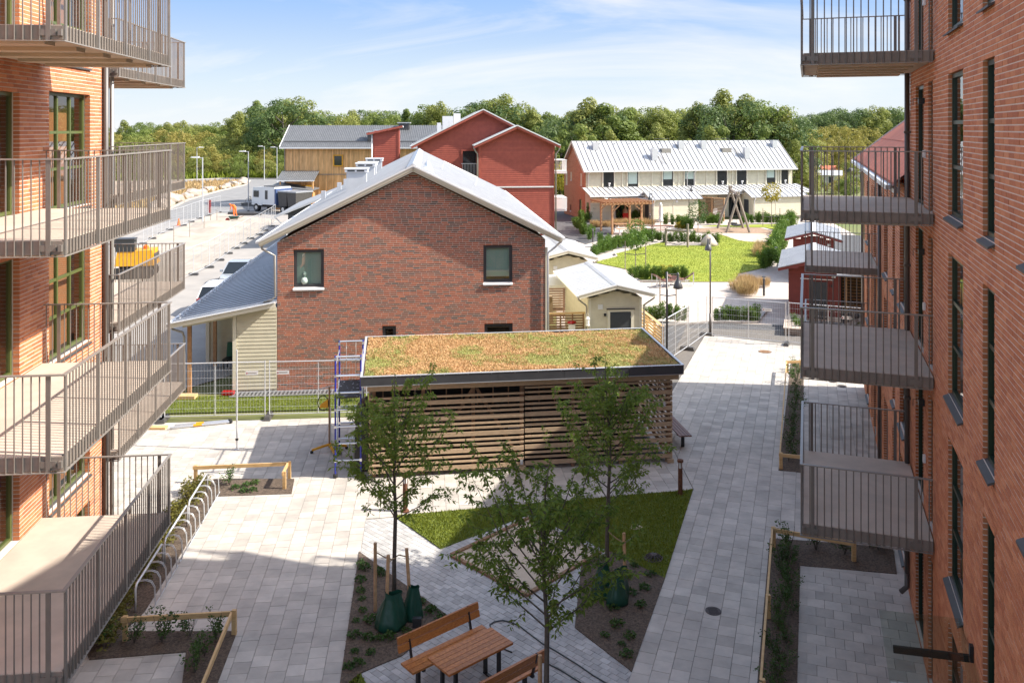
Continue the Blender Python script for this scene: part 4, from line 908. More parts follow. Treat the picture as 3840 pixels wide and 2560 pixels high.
# ------------------------------------------------------------------ young courtyard trees
def leaf_mesh(name, P, D, size, mat_, g, asp=.42, droop=.3):
    m = len(P); D = D/np.linalg.norm(D, axis=1, keepdims=True); l = size*g.uniform(.6, 1.25, m)
    rv = g.normal(size=(m, 3)); S = np.cross(D, rv); S /= np.linalg.norm(S, axis=1, keepdims=True)+1e-9; w = (l*asp/2)[:,None]
    a = P; c = P+D*l[:,None]; c[:,2] -= l*droop; mid = P+D*(l*.45)[:,None]; mid[:,2] -= l*droop*.3
    V = np.stack([a, mid+S*w, c, mid-S*w], 1).reshape(-1, 3); return np_mesh(name, V, np.arange(4*m).reshape(-1, 4), mat_)
def young_tree(loc, seed, label, h=5.1, fork=2.1, crown_r=1.12, nleaf=23):
    g = np.random.default_rng(seed); rr = random.Random(seed)
    t = thing('young_tree', label, 'tree', loc, 0, 'young trees in the courtyard')
    tr = MB(); trunk = [(0,0,0),(rr.uniform(-.03,.03),rr.uniform(-.03,.03),fork*.5),(rr.uniform(-.03,.03),0,fork),(rr.uniform(-.08,.08),rr.uniform(-.08,.08),fork+1.0),(rr.uniform(-.1,.1),rr.uniform(-.1,.1),h-.55),(rr.uniform(-.1,.1),0,h)]
    tr.tube(trunk, [.055,.045,.04,.026,.012,.004], 8); tr.build('trunk', K['trunk'], t, smooth=True)
    limbs = MB(); Ps = []; Ds = []
    def along(p, q, n, up):
        for _ in range(n):
            u = rr.random(); pt = p.lerp(q, u); d = Vector((rr.gauss(0,1), rr.gauss(0,1), rr.gauss(0,.5)-.1)).normalized(); Ps.append(tuple(pt+d*.02)); Ds.append(tuple(d))
    nb = 24
    for i in range(nb):
        f = i/(nb-1); z0 = fork-.12+f*(h-fork-1.1); a = i*2.4+rr.uniform(-.4,.4)
        ln_ = crown_r*(.78+.34*math.sin(math.pi*min(1,f*1.25))-.30*f)*rr.uniform(.75,1.15); rise = ln_*rr.uniform(.9,1.5)*(.7+.9*f)
        p0 = Vector((trunk[3][0]*f, trunk[3][1]*f, z0)); pm = p0+Vector((math.cos(a)*ln_*.55, math.sin(a)*ln_*.55, rise*.42)); p1 = p0+Vector((math.cos(a)*ln_, math.sin(a)*ln_, rise))
        limbs.tube([p0, pm, p1], [.016,.010,.003], 5)
        along(pm, p1, nleaf, 0)
        for k in range(8):
            u = .25+.75*k/7; b = p0.lerp(pm, u*2) if u < .5 else pm.lerp(p1, u*2-1)
            d = Vector((math.cos(a)+rr.gauss(0,.9), math.sin(a)+rr.gauss(0,.9), rr.uniform(-.35,1.1))).normalized(); e = b+d*rr.uniform(.22,.5)*(1.1-.4*f)
            limbs.tube([b, e], [.005,.002], 3, cap=False); along(b, e, nleaf+4, 0)
            if k % 2:
                e2 = e+Vector((rr.gauss(0,.16), rr.gauss(0,.16), rr.uniform(-.12,.2))); limbs.tube([e, e2], [.0025,.0015], 3, cap=False); along(e, e2, nleaf, 0)
    for k in range(3): along(Vector(trunk[3]), Vector(trunk[5]), 60, 0)
    limbs.build('branches' if False else 'limb', K['trunk'], t, kind='stuff')
    link(tag(bpy.data.objects.new('crown', leaf_mesh('crown', np.array(Ps), np.array(Ds), .088, K['leafC'], g)), kind='stuff'), t)
    return t
young_tree((-2.5,18.4,.02), 11, 'young slender tree tied to three stakes with two green watering bags', 5.1)
young_tree((.57,14.3,.02), 12, 'young bushy tree at the lower edge beside the front picnic bench', 4.85, crown_r=1.42, nleaf=26)
young_tree((2.12,19.2,.02), 13, 'young tree standing by the lawn in front of the slatted shelter right half', 5.25, crown_r=1.15)
def stake(x, y, lx, ly, label, h=1.45):
    t = MB().tube([(0,0,0),(lx,ly,h)], .036, 8); o = t.build('tree_stake', K['stake']); o.location = (x, y, .02); return tag(o, label, 'stake', 'wooden tree stakes')
def strap(pts, label): return tag(MB().tube(pts, .013, 5).build('tree_strap', K['strap']), label, 'strap', 'brown tree straps')
def bag(x, y, s, rz, label, h=.78):
    t = MB(); prof = [(.27,0),(.31,.03),(.315,.1),(.29,.22),(.25,.36),(.205,.5),(.17,.6),(.15,.68),(.155,.74)]
    n = 22; b = 0
    for i, (r, z) in enumerate(prof):
        for k in range(n):
            a = 2*math.pi*k/n; rr_ = r*s*(1+(.05+.02*i)*math.sin(3*a+i*.25)+(.05+.012*i)*math.sin(5*a+i*.4)+R.uniform(-.06,.06)); t.v.append((rr_*math.cos(a)+z*.08, rr_*(.72-.25*z)*math.sin(a), z*h/.78+.03*math.sin(2*a+1)*(i == len(prof)-1)))
    for i in range(len(prof)-1):
        for k in range(n): t.f.append((i*n+k, i*n+(k+1) % n, (i+1)*n+(k+1) % n, (i+1)*n+k))
    o = t.build('watering_bag', K['bag'], smooth=True); o.location = (x, y, .02); o.rotation_euler = (0, 0, rz); return tag(o, label, 'bag', 'green watering bags')
stake(-2.92,18.5,0,0,'bare wooden stake leftmost beside the staked young tree'); stake(-2.6,17.85,.05,.02,'wooden stake rising out of the larger green watering bag', 1.5); stake(-2.12,18.2,-.1,.05,'wooden stake rising out of the smaller green watering bag')
strap([(-2.92,18.5,1.28),(-2.7,18.42,1.2),(-2.5,18.4,1.15)], 'brown strap from the leftmost stake to the young trunk'); strap([(-2.2,18.24,1.3),(-2.4,18.36,1.28),(-2.5,18.4,1.2)], 'brown strap from the right stake to the young trunk'); strap([(-2.56,17.88,1.35),(-2.5,18.2,1.28),(-2.48,18.38,1.2)], 'brown strap from the front stake to the young trunk')
bag(-2.52,17.85,1.0,.2,'larger dark green watering bag at the staked tree'); bag(-2.12,18.2,.72,-.3,'smaller dark green watering bag at the staked tree', .74)
stake(2.48,18.95,-.03,0,'wooden stake beside the young tree by the lawn'); stake(.47,14.55,0,0,'wooden stake beside the young tree at the lower edge')
bag(2.3,18.8,.85,.5,'dark green watering bag half hidden under the front young tree leaves'); bag(1.95,19.05,.7,0,'black looking watering bag left of the trunk by the lawn')
strap([(2.46,18.95,1.25),(2.3,19.05,1.3),(2.12,19.2,1.4)], 'pale strap from stake to trunk by the lawn')
sp = thing('garden_spotlight', 'small black garden spotlight on a peg in the left planting bed', 'spotlight', G('D',958,1452))
MB().tube([(0,0,0),(0,0,.12)], .012, 6).build('peg', K['black'], sp); MB().hexa([(-.09,-.05,.12),(.09,-.05,.12),(.09,.05,.12),(-.09,.05,.12),(-.09,-.04,.3),(.09,-.04,.3),(.09,.06,.3),(-.09,.06,.3)]).build('head', K['black'], sp)
# ------------------------------------------------------------------ bollard lights, lamp posts
def bollard(x, y, label):
    t = thing('bollard_light', label, 'bollard', (x, y, .0), 0, 'rusty bollard lights')
    MB().lathe((0,0,0), [(.11,0),(.11,.03),(.065,.035),(.065,.76)], 14).build('tube', K['rust'], t, smooth=False)
    MB().lathe((0,0,.76), [(.05,0),(.05,.17)], 12).build('lens', K['lit'], t, smooth=False)
    for k in range(4): a = k*math.pi/2+.4; c = MB().tube([(.058*math.cos(a),.058*math.sin(a),.75),(.058*math.cos(a),.058*math.sin(a),.94)], .009, 5); c.build('lens_bar', K['rust'], t)
    MB().lathe((0,0,.93), [(.085,0),(.09,.02),(.085,.06),(.02,.075)], 14).build('cap', K['rust'], t)
bollard(-2.88,23.35,'rusty bollard light seen through the staked young tree'); bollard(4.74,24.4,'rusty bollard light at the right corner of the lawn')
def lamp_post(x, y, h, side, label, k=1.0):
    t = thing('lamp_post', label, 'lamp', (x, y, 0), 0, 'dark park lamp posts')
    MB().tube([(0,0,0),(0,0,1.0)], .06, 8).tube([(0,0,1.0),(0,0,h)], .04, 8).build('pole', K['pipe'], t, smooth=True)
    MB().tube([(0,0,h-.08),(side*.42*k,0,h-.08)], .018, 6).build('arm', K['pipe'], t)
    MB().lathe((side*.42*k,0,h-.62), [(.18,0),(.185,.03),(.165,.12),(.10,.26),(.05,.34),(.05,.55),(.02,.6)], 18).build('shade', K['lampshade'], t, smooth=True)
    MB().lathe((side*.42*k,0,h-.66), [(.04,0),(.08,.02),(.1,.045)], 12).build('bulb_cover', K['lit'], t)
lamp_post(5.9,33.0,4.85,1,'black lamp post with bell shade rising behind the shelter roof'); lamp_post(10.0,43.7,4.8,-.25,'slim lamp post standing at the wire fence corner')
lamp_post(12.7,78.5,4.5,-.5,'dark lamp post beside the pergola'); lamp_post(18.8,92,4.3,.6,'dark lamp post between pergola and swing')
# ------------------------------------------------------------------ bicycle racks
ra, rb_ = Vector((-8.02,18.45,0)), Vector((-8.62,24.5,0)); rd = (rb_-ra).normalized(); out_ = Vector((rd.y,-rd.x,0))
for n in range(3):
    o = ra+rd*(n*2.08); t = thing('bike_rack', ('nearest', 'middle', 'farthest')[n]+' galvanised bicycle rack with five hoops along the planted strip', 'bike rack', o, math.atan2(rd.y, rd.x), 'galvanised bicycle racks')
    MB().tube([(0,0,0),(0,0,.5),(.08,0,.58),(1.85,0,.58),(1.93,0,.5),(1.93,0,0)], .024, 8).build('frame', K['zinc'], t, smooth=True)
    for k in range(5):
        u = .14+k*.4; h_ = MB()
        for du in (0, .05): h_.tube([(u+du,0,.57),(u+du,-.06,.60),(u+du,-.17,.61),(u+du,-.28,.57),(u+du,-.345,.45),(u+du,-.36,.08),(u+du,-.34,.02)], .007, 6)
        h_.build('hoop', K['zinc'], t, smooth=True)
    MB().tube([(0,-.345,.03),(1.93,-.345,.03)], .014, 6).build('floor_bar', K['zinc'], t)
# ------------------------------------------------------------------ pine rails round the beds
def bed_rail(pts, label, posts=None, h=.5):
    P = [Vector((p[0],p[1],0)) for p in pts]; c = P[0]; t = thing('bed_rail', label, 'rail', c, 0, 'low pine rails round planting beds')
    for a, b in zip(P, P[1:]):
        d = (b-a).normalized()*.03; MB().bar(a-c-d+Vector((0,0,h-.05)), b-c+d+Vector((0,0,h-.05)), .045, .1).build('rail', K['pine'], t)
    for p in (posts or P):
        p = Vector((p[0],p[1],0))-c+Vector((.04,.03,0)); piece('post', K['pine'], t, (p.x-.045,p.y-.035,0), (p.x+.045,p.y+.035,h+.01))
bed_rail([(-7.82,17.4),(-5.7,17.62),(-5.47,15.2),(-5.4,14)], 'pine rail round the lower left planting bed'); bed_rail([(-9.25,25.2),(-6.6,25.5),(-6.55,24.75)], 'pine rail round the bed beyond the bicycle racks')
bed_rail([(8.1,20.6),(6.4,21.3),(4.42,15.4),(3.6,13)], 'long pine rail along the shaded bed below the right balconies', posts=[(8.1,20.6),(6.4,21.3),(5.35,18.2),(4.42,15.4)]); bed_rail([(12.2,36.7),(11.6,36.6),(8.1,26.2),(8.75,26.0)], 'pine rail round the narrow bed farther along the right path')
# ------------------------------------------------------------------ covers, grate, hoses
def manhole(p, r, m, label):
    t = thing('manhole_cover', label, 'manhole', (p.x, p.y, .001), 0, 'round manhole covers'); MB().lathe((0,0,0), [(r,0),(r,.008),(r*.93,.008)], 28).build('ring', K['iron'], t); MB().lathe((0,0,.0), [(r*.9,0),(r*.9,.011)], 28).build('lid', m, t)
    for k in range(-3, 4): piece('rib', m, t, (-r*.6,k*r*.2-.008,.011), (r*.6,k*r*.2+.008,.016))
manhole(G('R3',1386,1073), .17, K['iron'], 'dark cast iron cover in the shaded right path'); manhole(G('R2',1742,585), .3, K['slatD'], 'tan round cover in the sunlit far paving'); manhole(G('R5',510,1092), .18, K['iron'], 'small dark cover in the paving behind the right balcony'); manhole(G('R5',445,1060), .16, K['iron'], 'small dark cover farthest back behind the right balcony')
manhole(G('R6',470,705), .16, K['slatD'], 'round cover in the dark bed below the right balcony')
gt = thing('drain_grate', 'domed cast iron drain grate in the shaded lawn', 'grate', G('R3',975,715)+Vector((0,0,.02)))
for k in range(12): a = k*math.pi/6; MB().tube([(.2*math.cos(a),.2*math.sin(a),.0),(.17*math.cos(a),.17*math.sin(a),.05),(.07*math.cos(a),.07*math.sin(a),.1)], .014, 5).build('bar', K['iron'], gt)
MB().lathe((0,0,.085), [(.08,0),(.08,.02),(.01,.03)], 12).build('top', K['iron'], gt); MB().lathe((0,0,0), [(.235,0),(.235,.015),(.2,.02)], 20).build('rim', K['iron'], gt)
tag(MB().prism([tuple(G('R3',855,502)+Vector((.17*math.cos(a)*R.uniform(.8,1.2),.16*math.sin(a),0)))[:2] for a in [i*.628 for i in range(10)]], .0, .03).build('bare_patch', K['sand']), kind='structure')
for i, pts in enumerate((((0,1155),(60,1185),(130,1240),(210,1300),(300,1350),(460,1450),(560,1520),(640,1568),(720,1620)), ((170,1415),(250,1440),(330,1480),(410,1530),(470,1568),(520,1620)))):
    tag(MB().tube([G('R3',*p)+Vector((0,0,.015)) for p in pts], .013, 6).build('garden_hose', K['hose'], smooth=True), ('long', 'short')[i]+' grey garden hose snaking over the small pavers by the front tree', 'hose')
tag(MB().tube([G('C6',*p)+Vector((0,0,.015)) for p in ((1763,1155),(1700,1140),(1640,1150),(1610,1170),(1620,1200),(1690,1330),(1763,1360))], .013, 6).build('garden_hose', K['hose'], smooth=True), 'grey garden hose curling beside the end of the picnic table', 'hose')
# ------------------------------------------------------------------ site equipment by the shelter
sc_ = thing('scaffold_tower', 'small aluminium and blue scaffold tower at the left end of the shelter', 'scaffold', (-5.22,25.6,0), rad(7.7))
for i, (u, v) in enumerate(((0,0),(.74,0),(0,1.85),(.74,1.85))):
    MB().tube([(u,v,.12),(u,v,3.6)], .026, 8).build('upright', K['blue'], sc_)
    for z in (.5,1.0,1.5,2.0,2.5,3.0,3.5): piece('collar', K['alu'], sc_, (u-.034,v-.034,z-.04), (u+.034,v+.034,z+.04))
    MB().lathe((u,v,0), [(.02,0),(.07,.02),(.07,.1),(.02,.12)], 10).build('castor', K['rubber'], sc_)
for v in (0, 1.85):
    for z in (.5,1.0,1.5,2.0,2.5,3.0,3.57): MB().tube([(0,v,z),(.74,v,z)], .024, 8).build('rung', K['alu'], sc_)
    for u in (.22, .52):
        if v: MB().tube([(u,v,2.5),(u,v,3.57)], .014, 6).build('ladder_bar', K['alu'], sc_)
for u in (0, .74): MB().tube([(u,0,3.3),(u,1.85,3.3)], .02, 6).build('guard_rail', K['alu'], sc_); MB().tube([(u,0,.5),(u,1.85,2.4)], .018, 6).build('brace', K['alu'], sc_)
MB().box(.04,.04,2.32,.7,1.8,2.36).build('platform', mat('splashed_board', (.05,.045,.042), (.6,.6,.6), 9, .7, lo=.62, hi=.66), sc_)
tag(MB().hexa([(-4.75,26.0,0),(-4.25,26.1,0),(-4.4,27.3,0),(-4.85,27.2,0),(-4.72,26.2,1.9),(-4.45,26.2,2.0),(-4.5,27.0,2.0),(-4.7,27.0,1.9)]).build('black_tarpaulin', K['black']), 'black tarpaulin bundle hanging inside the scaffold tower', 'tarpaulin')
lf = thing('board_lifter', 'yellow footed board lifter with hand wheel beside the scaffold', 'lifter', G('C5',505,1085), 0)
MB().tube([(0,0,.12),(0,0,2.05)], .028, 8).build('mast', K['slatD'], lf); MB().tube([(.035,0,.3),(.035,0,1.4)], .02, 8).build('inner_mast', K['alu'], lf)
for a in (200, 300, 20, 100):
    a = rad(a); e = (.55*math.cos(a), .55*math.sin(a), .1); MB().bar((0,0,.22),e,.06,.06).build('foot_arm', K['yellow'], lf); MB().lathe((e[0],e[1],0), [(.02,0),(.05,.015),(.05,.07),(.02,.085)], 10).build('castor', K['rubber'], lf)
MB().tube([(-.19+.17*math.cos(i*math.pi/10), -.04, 1.55+.24*math.sin(i*math.pi/10)) for i in range(21)], .016, 6).build('hand_wheel', K['black'], lf)
MB().hexa([(-.3,-.06,1.4),(-.03,-.06,1.4),(-.03,-.02,1.4),(-.3,-.02,1.4),(-.28,-.06,1.5),(-.03,-.06,1.68),(-.03,-.02,1.68),(-.28,-.02,1.5)]).build('winch', K['yellow'], lf)
MB().tube([(-.34,0,1.98),(.2,0,2.12)], .02, 6).build('cross_arm', K['alu'], lf)
pr = thing('steel_prop', 'tall galvanised steel prop standing alone on the sunlit paving', 'prop', G('D',544,1032)); MB().tube([(0,0,0),(0,0,3.2)], .027, 8).build('tube', K['zinc'], pr); MB().lathe((0,0,.0), [(.07,0),(.07,.012),(.03,.02)], 12).build('foot_plate', K['zinc'], pr); MB().lathe((0,0,.3), [(.045,0),(.05,.03),(.045,.06)], 10).build('collar', K['rubber'], pr)
for i, (a, b, m) in enumerate((((110,1475),(840,1400),K['alu']), ((170,1445),(830,1385),K['alu']))):
    p, q = G('z3',*a), G('z3',*b); t = thing('telescopic_pole', ('nearer','farther')[i]+' aluminium telescopic pole with yellow sleeve lying on the paving', 'pole', p, math.atan2((q-p).y,(q-p).x), 'poles lying on the paving'); L = (q-p).length
    MB().tube([(0,0,.06),(L,0,.06)], .035, 8).build('tube', m, t); MB().tube([(L*.38,0,.06),(L*.52,0,.06)], .039, 8).build('sleeve', K['yellow'], t); MB().lathe((L-.02,0,.02), [(.06,0),(.06,.08)], 8).build('end_cap', K['rubber'], t)
a = G('z3',-40,1460); tag(MB().box(a.x-.3,a.y-.15,0,a.x+.35,a.y+.12,.07).build('yellow_board', K['pine']), 'short yellow formwork board lying on the paving by the fence foot', 'board')
# ------------------------------------------------------------------ grass and bed planting
def blades(name, poly, n, size, m, holes=(), seed=1, z=.022, parent=None, up=1.0):
    V, Fc = tufts(n, area_poly(poly, holes), lambda P: np.full(len(P), z), size, up, seed, .5)
    return link(tag(bpy.data.objects.new(name, np_mesh(name, V, Fc, m)), kind='stuff'), parent)
blades('grass', LAWN1, 90000, .045, K['leafG'], seed=21); blades('grass', NOSE, 3000, .045, K['leafG'], seed=22)
blades('grass', [(-14,31.4),(-3.7,32.25),(-3.95,34.1),(-13.6,33.25)], 40000, .04, K['leafG'], seed=23, z=-.01)
chip = mat('wood_chip', (.16,.12,.09), (.07,.05,.04), 9, .95, rnd=.5)
for i, (P, n) in enumerate(((BEDL, 9000), (BEDR, 9000), (BED1, 7000), (BED3, 12000), (BED2, 4000))):
    V, Fc = tufts(n, area_poly(P), lambda P: np.full(len(P), .019), .04, .25, 40+i, .9); link(tag(bpy.data.objects.new('mulch_chips', np_mesh('mulch_chips', V, Fc, chip)), kind='stuff'))
_pm = {}
def plant_mesh(kind, seed):
    if (kind, seed) in _pm: return _pm[kind, seed]
    g = np.random.default_rng(seed)
    if kind == 'low': n, hh, rr_, sz, m, asp = 90, .16, .15, .085, K['leafB'], .6
    elif kind == 'shrub': n, hh, rr_, sz, m, asp = 260, .5, .17, .06, K['leafB'], .55
    elif kind == 'autumn': n, hh, rr_, sz, m, asp = 260, .42, .24, .07, K['leafO'], .6
    elif kind == 'yew': n, hh, rr_, sz, m, asp = 900, .72, .2, .1, K['leafH'], .3
    elif kind == 'yellow': n, hh, rr_, sz, m, asp = 800, .8, .4, .13, K['leafY'], .5
    elif kind == 'tallgrass': n, hh, rr_, sz, m, asp = 520, .3, .5, 1.0, K['leafD'], .02
    elif kind == 'lavender': n, hh, rr_, sz, m, asp = 500, .15, .5, .45, K['leafB'], .05
    P = np.zeros((n, 3)); D = g.normal(size=(n, 3))
    if kind in ('shrub', 'yew'):
        k = 7; st = g.normal(size=(k, 2))*rr_*(.55 if kind == 'yew' else .8); w = g.integers(0, k, n); u = g.uniform(.1 if kind == 'yew' else .25, 1, n)
        ht = hh*g.uniform(.7, 1.1, k)[w]; P[:,:2] = st[w]*(.35+.75*u)[:,None]+g.normal(size=(n, 2))*(.035 if kind == 'shrub' else .05); P[:,2] = u*ht; D[:,2] = np.abs(D[:,2])*.8+(1.2 if kind == 'yew' else .2)
    elif kind in ('tallgrass', 'lavender'):
        a = g.uniform(0, 6.28, n); r = rr_*np.sqrt(g.uniform(0, 1, n)); P[:,0] = r*np.cos(a); P[:,1] = r*np.sin(a); D[:,:2] *= .28; D[:,2] = 1.4
    else:
        a = g.uniform(0, 6.28, n); r = rr_*np.sqrt(g.uniform(0, 1, n)); P[:,0] = r*np.cos(a); P[:,1] = r*np.sin(a); P[:,2] = hh*(1-(r/rr_)**2*.6)*g.uniform(.25, 1, n); D[:,2] = np.abs(D[:,2])*.6
    _pm[kind, seed] = leaf_mesh('foliage', P, D, sz, m, g, asp, .25); return _pm[kind, seed]
_sm = MB()
for k in range(5): a = k*1.256; _sm.tube([(0,0,0),(.08*math.cos(a),.08*math.sin(a),.25),(.12*math.cos(a),.12*math.sin(a),.45)], [.008,.006,.003], 4)
_sm = _sm.mesh('stem', K['trunk'])
def plant(name, kind, p, s, label, cat, group, seed=None, z=.018, stem=False):
    t = thing(name, label, cat, (p[0], p[1], z), R.uniform(0, 6.28), group); t.scale = (s, s, s*R.uniform(.85, 1.15))
    link(bpy.data.objects.new('foliage', plant_mesh(kind, seed if seed is not None else R.randrange(4))), t)
    if stem: link(bpy.data.objects.new('stem', _sm), t)
    return t
for c in ((720,760),(745,790),(850,800),(860,830),(720,870),(720,945),(730,1000),(735,1080),(690,1150),(795,1150),(680,1250),(770,1270),(840,1275),(920,1265),(1030,1220),(1130,1020),(1205,1085),(1275,1135),(790,1370),(680,1360),(700,1450),(640,1470)):
    plant('bed_plant', 'low', G('C6',*c), R.uniform(.5,.95), 'small green leafy plant in the mulch of the left triangular bed', 'plant', 'small plants in the left triangular bed')
for c in ((840,770),(955,830),(915,925),(800,850),(885,1045),(640,1250),(720,1180),(810,1260),(755,1310),(790,1380),(820,960),(700,1060)):
    plant('bed_plant', 'low', G('R3',*c), R.uniform(.5,.95), 'small green leafy plant in the mulch of the right triangular bed', 'plant', 'small plants in the right triangular bed')
for c in ((925,1300),(1115,1290),(1310,1250),(1485,1270),(1410,1390),(1345,1500),(710,1320)):
    plant('bed_shrub', 'shrub', G('A3',*c), R.uniform(1.0,1.35), 'dark green twiggy shrub inside the lower left pine rail', 'shrub', 'shrubs in the lower left bed', stem=True)
plant('bed_shrub', 'shrub', G('A3',1580,210), 1.1, 'bright green shrub standing behind the bicycle racks by the pine rail', 'shrub', None, stem=True)
for c in ((1620,235),(1700,215),(1740,250),(1680,255),(1755,200)): plant('bed_plant', 'low', G('A3',*c), 0.8, 'small green plant in the bed beyond the bicycle racks', 'plant', 'small plants beyond the bicycle racks')
for i in range(30):
    f = i/29; p = Vector((-8.35,18.6,0)).lerp(Vector((-8.95,25.0,0)), f); plant('edging_plant', 'autumn', (p.x+R.uniform(-.3,.1), p.y), R.uniform(.75,1.15), 'yellow green leafy plant in the strip behind the bicycle racks', 'plant', 'plants behind the bicycle racks')
for c in ((830,1080),(770,1180),(720,1260),(690,1330)): plant('bed_shrub', 'autumn', G('A3',*c), 1.25, 'green shrub below the lowest left balcony corner', 'shrub', 'shrubs below the left balcony')
for c in ((150,660),(330,660),(530,690),(90,760),(700,640),(760,660)): plant('bed_shrub', 'shrub', G('R6',*c), 1.15, 'dark shrub behind the pine rail corner below the right balcony', 'shrub', 'shrubs by the right rail corner', stem=True)
for i in range(22):
    f = i/21; a = G('D',1800,1290); b = G('D',1765,1640); p = a.lerp(b, f); plant('bed_shrub', 'shrub', (p.x+R.uniform(-.05,.32), p.y), R.uniform(.6,.9), 'dark shrub in the long shaded bed along the right path', 'shrub', 'shrubs in the long right bed', stem=True)
for i in range(12):
    f = i/11; a = G('D',1830,850); b = G('D',1812,1060); p = a.lerp(b, f); plant('bed_shrub', 'shrub', (p.x+R.uniform(-.1,.1), p.y), R.uniform(.9,1.3), 'green shrub in the narrow bed farther along the right path', 'shrub', 'shrubs in the narrow right bed', stem=True)
# ------------------------------------------------------------------ garden behind the brick house
def kerb_line(name, pts, label, w=.12, h=.1):
    t = thing(name, label, 'kerb', pts[0])
    for a, b in zip(pts, pts[1:]):
        n = max(1, round((b-a).length/1.0))
        for i in range(n): p, q = a.lerp(b, i/n)-pts[0], a.lerp(b, (i+.985)/n)-pts[0]; MB().bar(p+Vector((0,0,h/2-.02)), q+Vector((0,0,h/2-.02)), w, h).build('kerb_stone', K['kerb'], t)
kerb_line('garden_kerb', [G('R1',*p) for p in ((560,1255),(722,1214),(705,1197),(960,1132),(1052,1112))], 'pale stone kerb along the left edge of the sunny lawn')
kerb_line('garden_kerb', [G('R1',*p) for p in ((1060,1142),(1240,1140),(1425,1138))], 'pale stone kerb below the short hedge row at the lawn')
kerb_line('garden_kerb', [G('R1',*p) for p in ((870,1387),(1050,1387),(1225,1384))], 'pale stone kerb between lower hedge and gravel')
kerb_line('walk_kerb', [G('z5',*p) for p in ((1940,1560),(2040,1230),(2190,830))], 'stone kerb along the dark path by the red sheds')
kerb_line('walk_kerb', [G('R2',*p) for p in ((1020,405),(1350,385),(1690,382),(1763,290))], 'pale kerb between hedge and asphalt behind the wire fence')
# hedges
def hedge(c, pts, n, label, group, s=1.0, kind='yew', jit=.12):
    P = [G(c,*p) for p in pts]; L = [0]
    for a, b in zip(P, P[1:]): L.append(L[-1]+(b-a).length)
    for i in range(n):
        d = L[-1]*i/max(1, n-1); k = max(j for j in range(len(P)-1) if L[j] <= d+1e-6); p = P[k].lerp(P[k+1], (d-L[k])/(L[k+1]-L[k]))
        plant('hedge_shrub', kind, (p.x+R.uniform(-jit,jit), p.y+R.uniform(-jit,jit)), s*R.uniform(.85,1.2), label, 'shrub', group, z=-.02)
hedge('R1', ((440,1010),(490,1050),(550,1105)), 16, 'upright green hedge plant in the short hedge left of the pergola', 'hedge left of the pergola', 1.45, jit=.4)
hedge('R1', ((480,985),(560,960)), 8, 'tall green hedge plant near the dark asphalt walk', 'hedge by the asphalt walk', 1.6, jit=.3)
hedge('R1', ((560,1215),(640,1185),(700,1170),(800,1150),(950,1115)), 34, 'upright green hedge plant in the long hedge along the lawn kerb', 'long hedge along the lawn kerb', 1.35, jit=.3)
hedge('R1', ((600,1150),(700,1140),(960,1085)), 20, 'upright green hedge plant in the second row behind the lawn hedge', 'second row behind the lawn hedge', 1.3, jit=.3)
hedge('R1', ((985,1105),(1100,1120),(1240,1122),(1410,1125)), 24, 'upright green hedge plant in the row below the balance beam', 'hedge row at the balance beam', 1.15)
hedge('R1', ((1100,1000),(1240,1040)), 14, 'green hedge plant in the clump right of the white parasol', 'hedge clump by the parasol', 1.5, jit=.8)
hedge('R1', ((830,1370),(1010,1375),(1210,1372)), 22, 'upright green hedge plant in the row above the gravel yard', 'hedge row above the gravel yard', 1.1, jit=.2)
hedge('R2', ((930,365),(1190,382)), 9, 'upright green hedge plant between shed and black lamp post', 'hedge behind the black lamp post', 1.15, jit=.1)
hedge('R2', ((1400,375),(1700,380)), 14, 'upright green hedge plant seen through the wire fence', 'hedge behind the wire fence', 1.1, jit=.1)
hedge('z5', ((1300,835),(1480,825),(2180,820)), 20, 'upright green hedge plant below the right cream annex', 'hedge below the right annex', 1.4)
hedge('z5', ((640,835),(930,835)), 8, 'upright green hedge plant behind the swing frame', 'hedge behind the swing', 1.4)
hedge('z5', ((2170,850),(2050,1000),(1980,1150),(1930,1300),(1800,1540),(1700,1640)), 40, 'green hedge plant in the hedge along the dark path', 'hedge along the dark path', 1.7, jit=.5)
hedge('z4', ((1250,745),(1800,740)), 16, 'green hedge plant under the pergola back edge', 'hedge behind the pergola', 1.3, jit=.3)
hedge('R1', ((560,1010),(760,1005),(940,1000)), 12, 'feathery tan grass clump in front of the pergola', 'tan grass by the pergola', .9, 'tallgrass', .3)
hedge('z5', ((1600,1370),(1680,1400),(1750,1380),(1640,1300)), 6, 'tall tan ornamental grass clump at the right lawn edge, farther one', 'tan grass farther clump', 1.1, 'tallgrass', .4)
hedge('R2', ((1560,170),(1640,185),(1590,120),(1680,130)), 7, 'tall tan ornamental grass clump beside the gravel yard', 'tan grass nearer clump', 1.0, 'tallgrass', .4)
hedge('R1', ((1100,1340),(1050,1350)), 2, 'yellow green bush in the hedge above the gravel yard', 'yellow bush above the gravel', 1.0, 'yellow')
hedge('R1', ((1150,1025),(1170,1030)), 2, 'bright yellow bush beside the balance beam', 'yellow bush by the beam', 1.0, 'yellow')
def small_tree(p, h, cr, zc, m, label, n=700, seed=3, sz=.16):
    t = thing('small_tree', label, 'tree', (p[0], p[1], 0)); g = np.random.default_rng(seed)
    MB().tube([(0,0,0),(.02,0,zc*.6),(0,0,zc)], [.04,.035,.02], 6).build('trunk', K['log'], t)
    v = g.normal(size=(n, 3)); v /= np.linalg.norm(v, axis=1, keepdims=True); r = np.cbrt(g.uniform(.1, 1, n))[:,None]
    P = v*r*np.array([cr, cr, (h-zc)*.55]); P[:,2] += (h+zc)/2; link(tag(bpy.data.objects.new('crown', leaf_mesh('crown', P, v+g.normal(size=(n,3))*.5, sz, m, g, .6)), kind='stuff'), t); return t
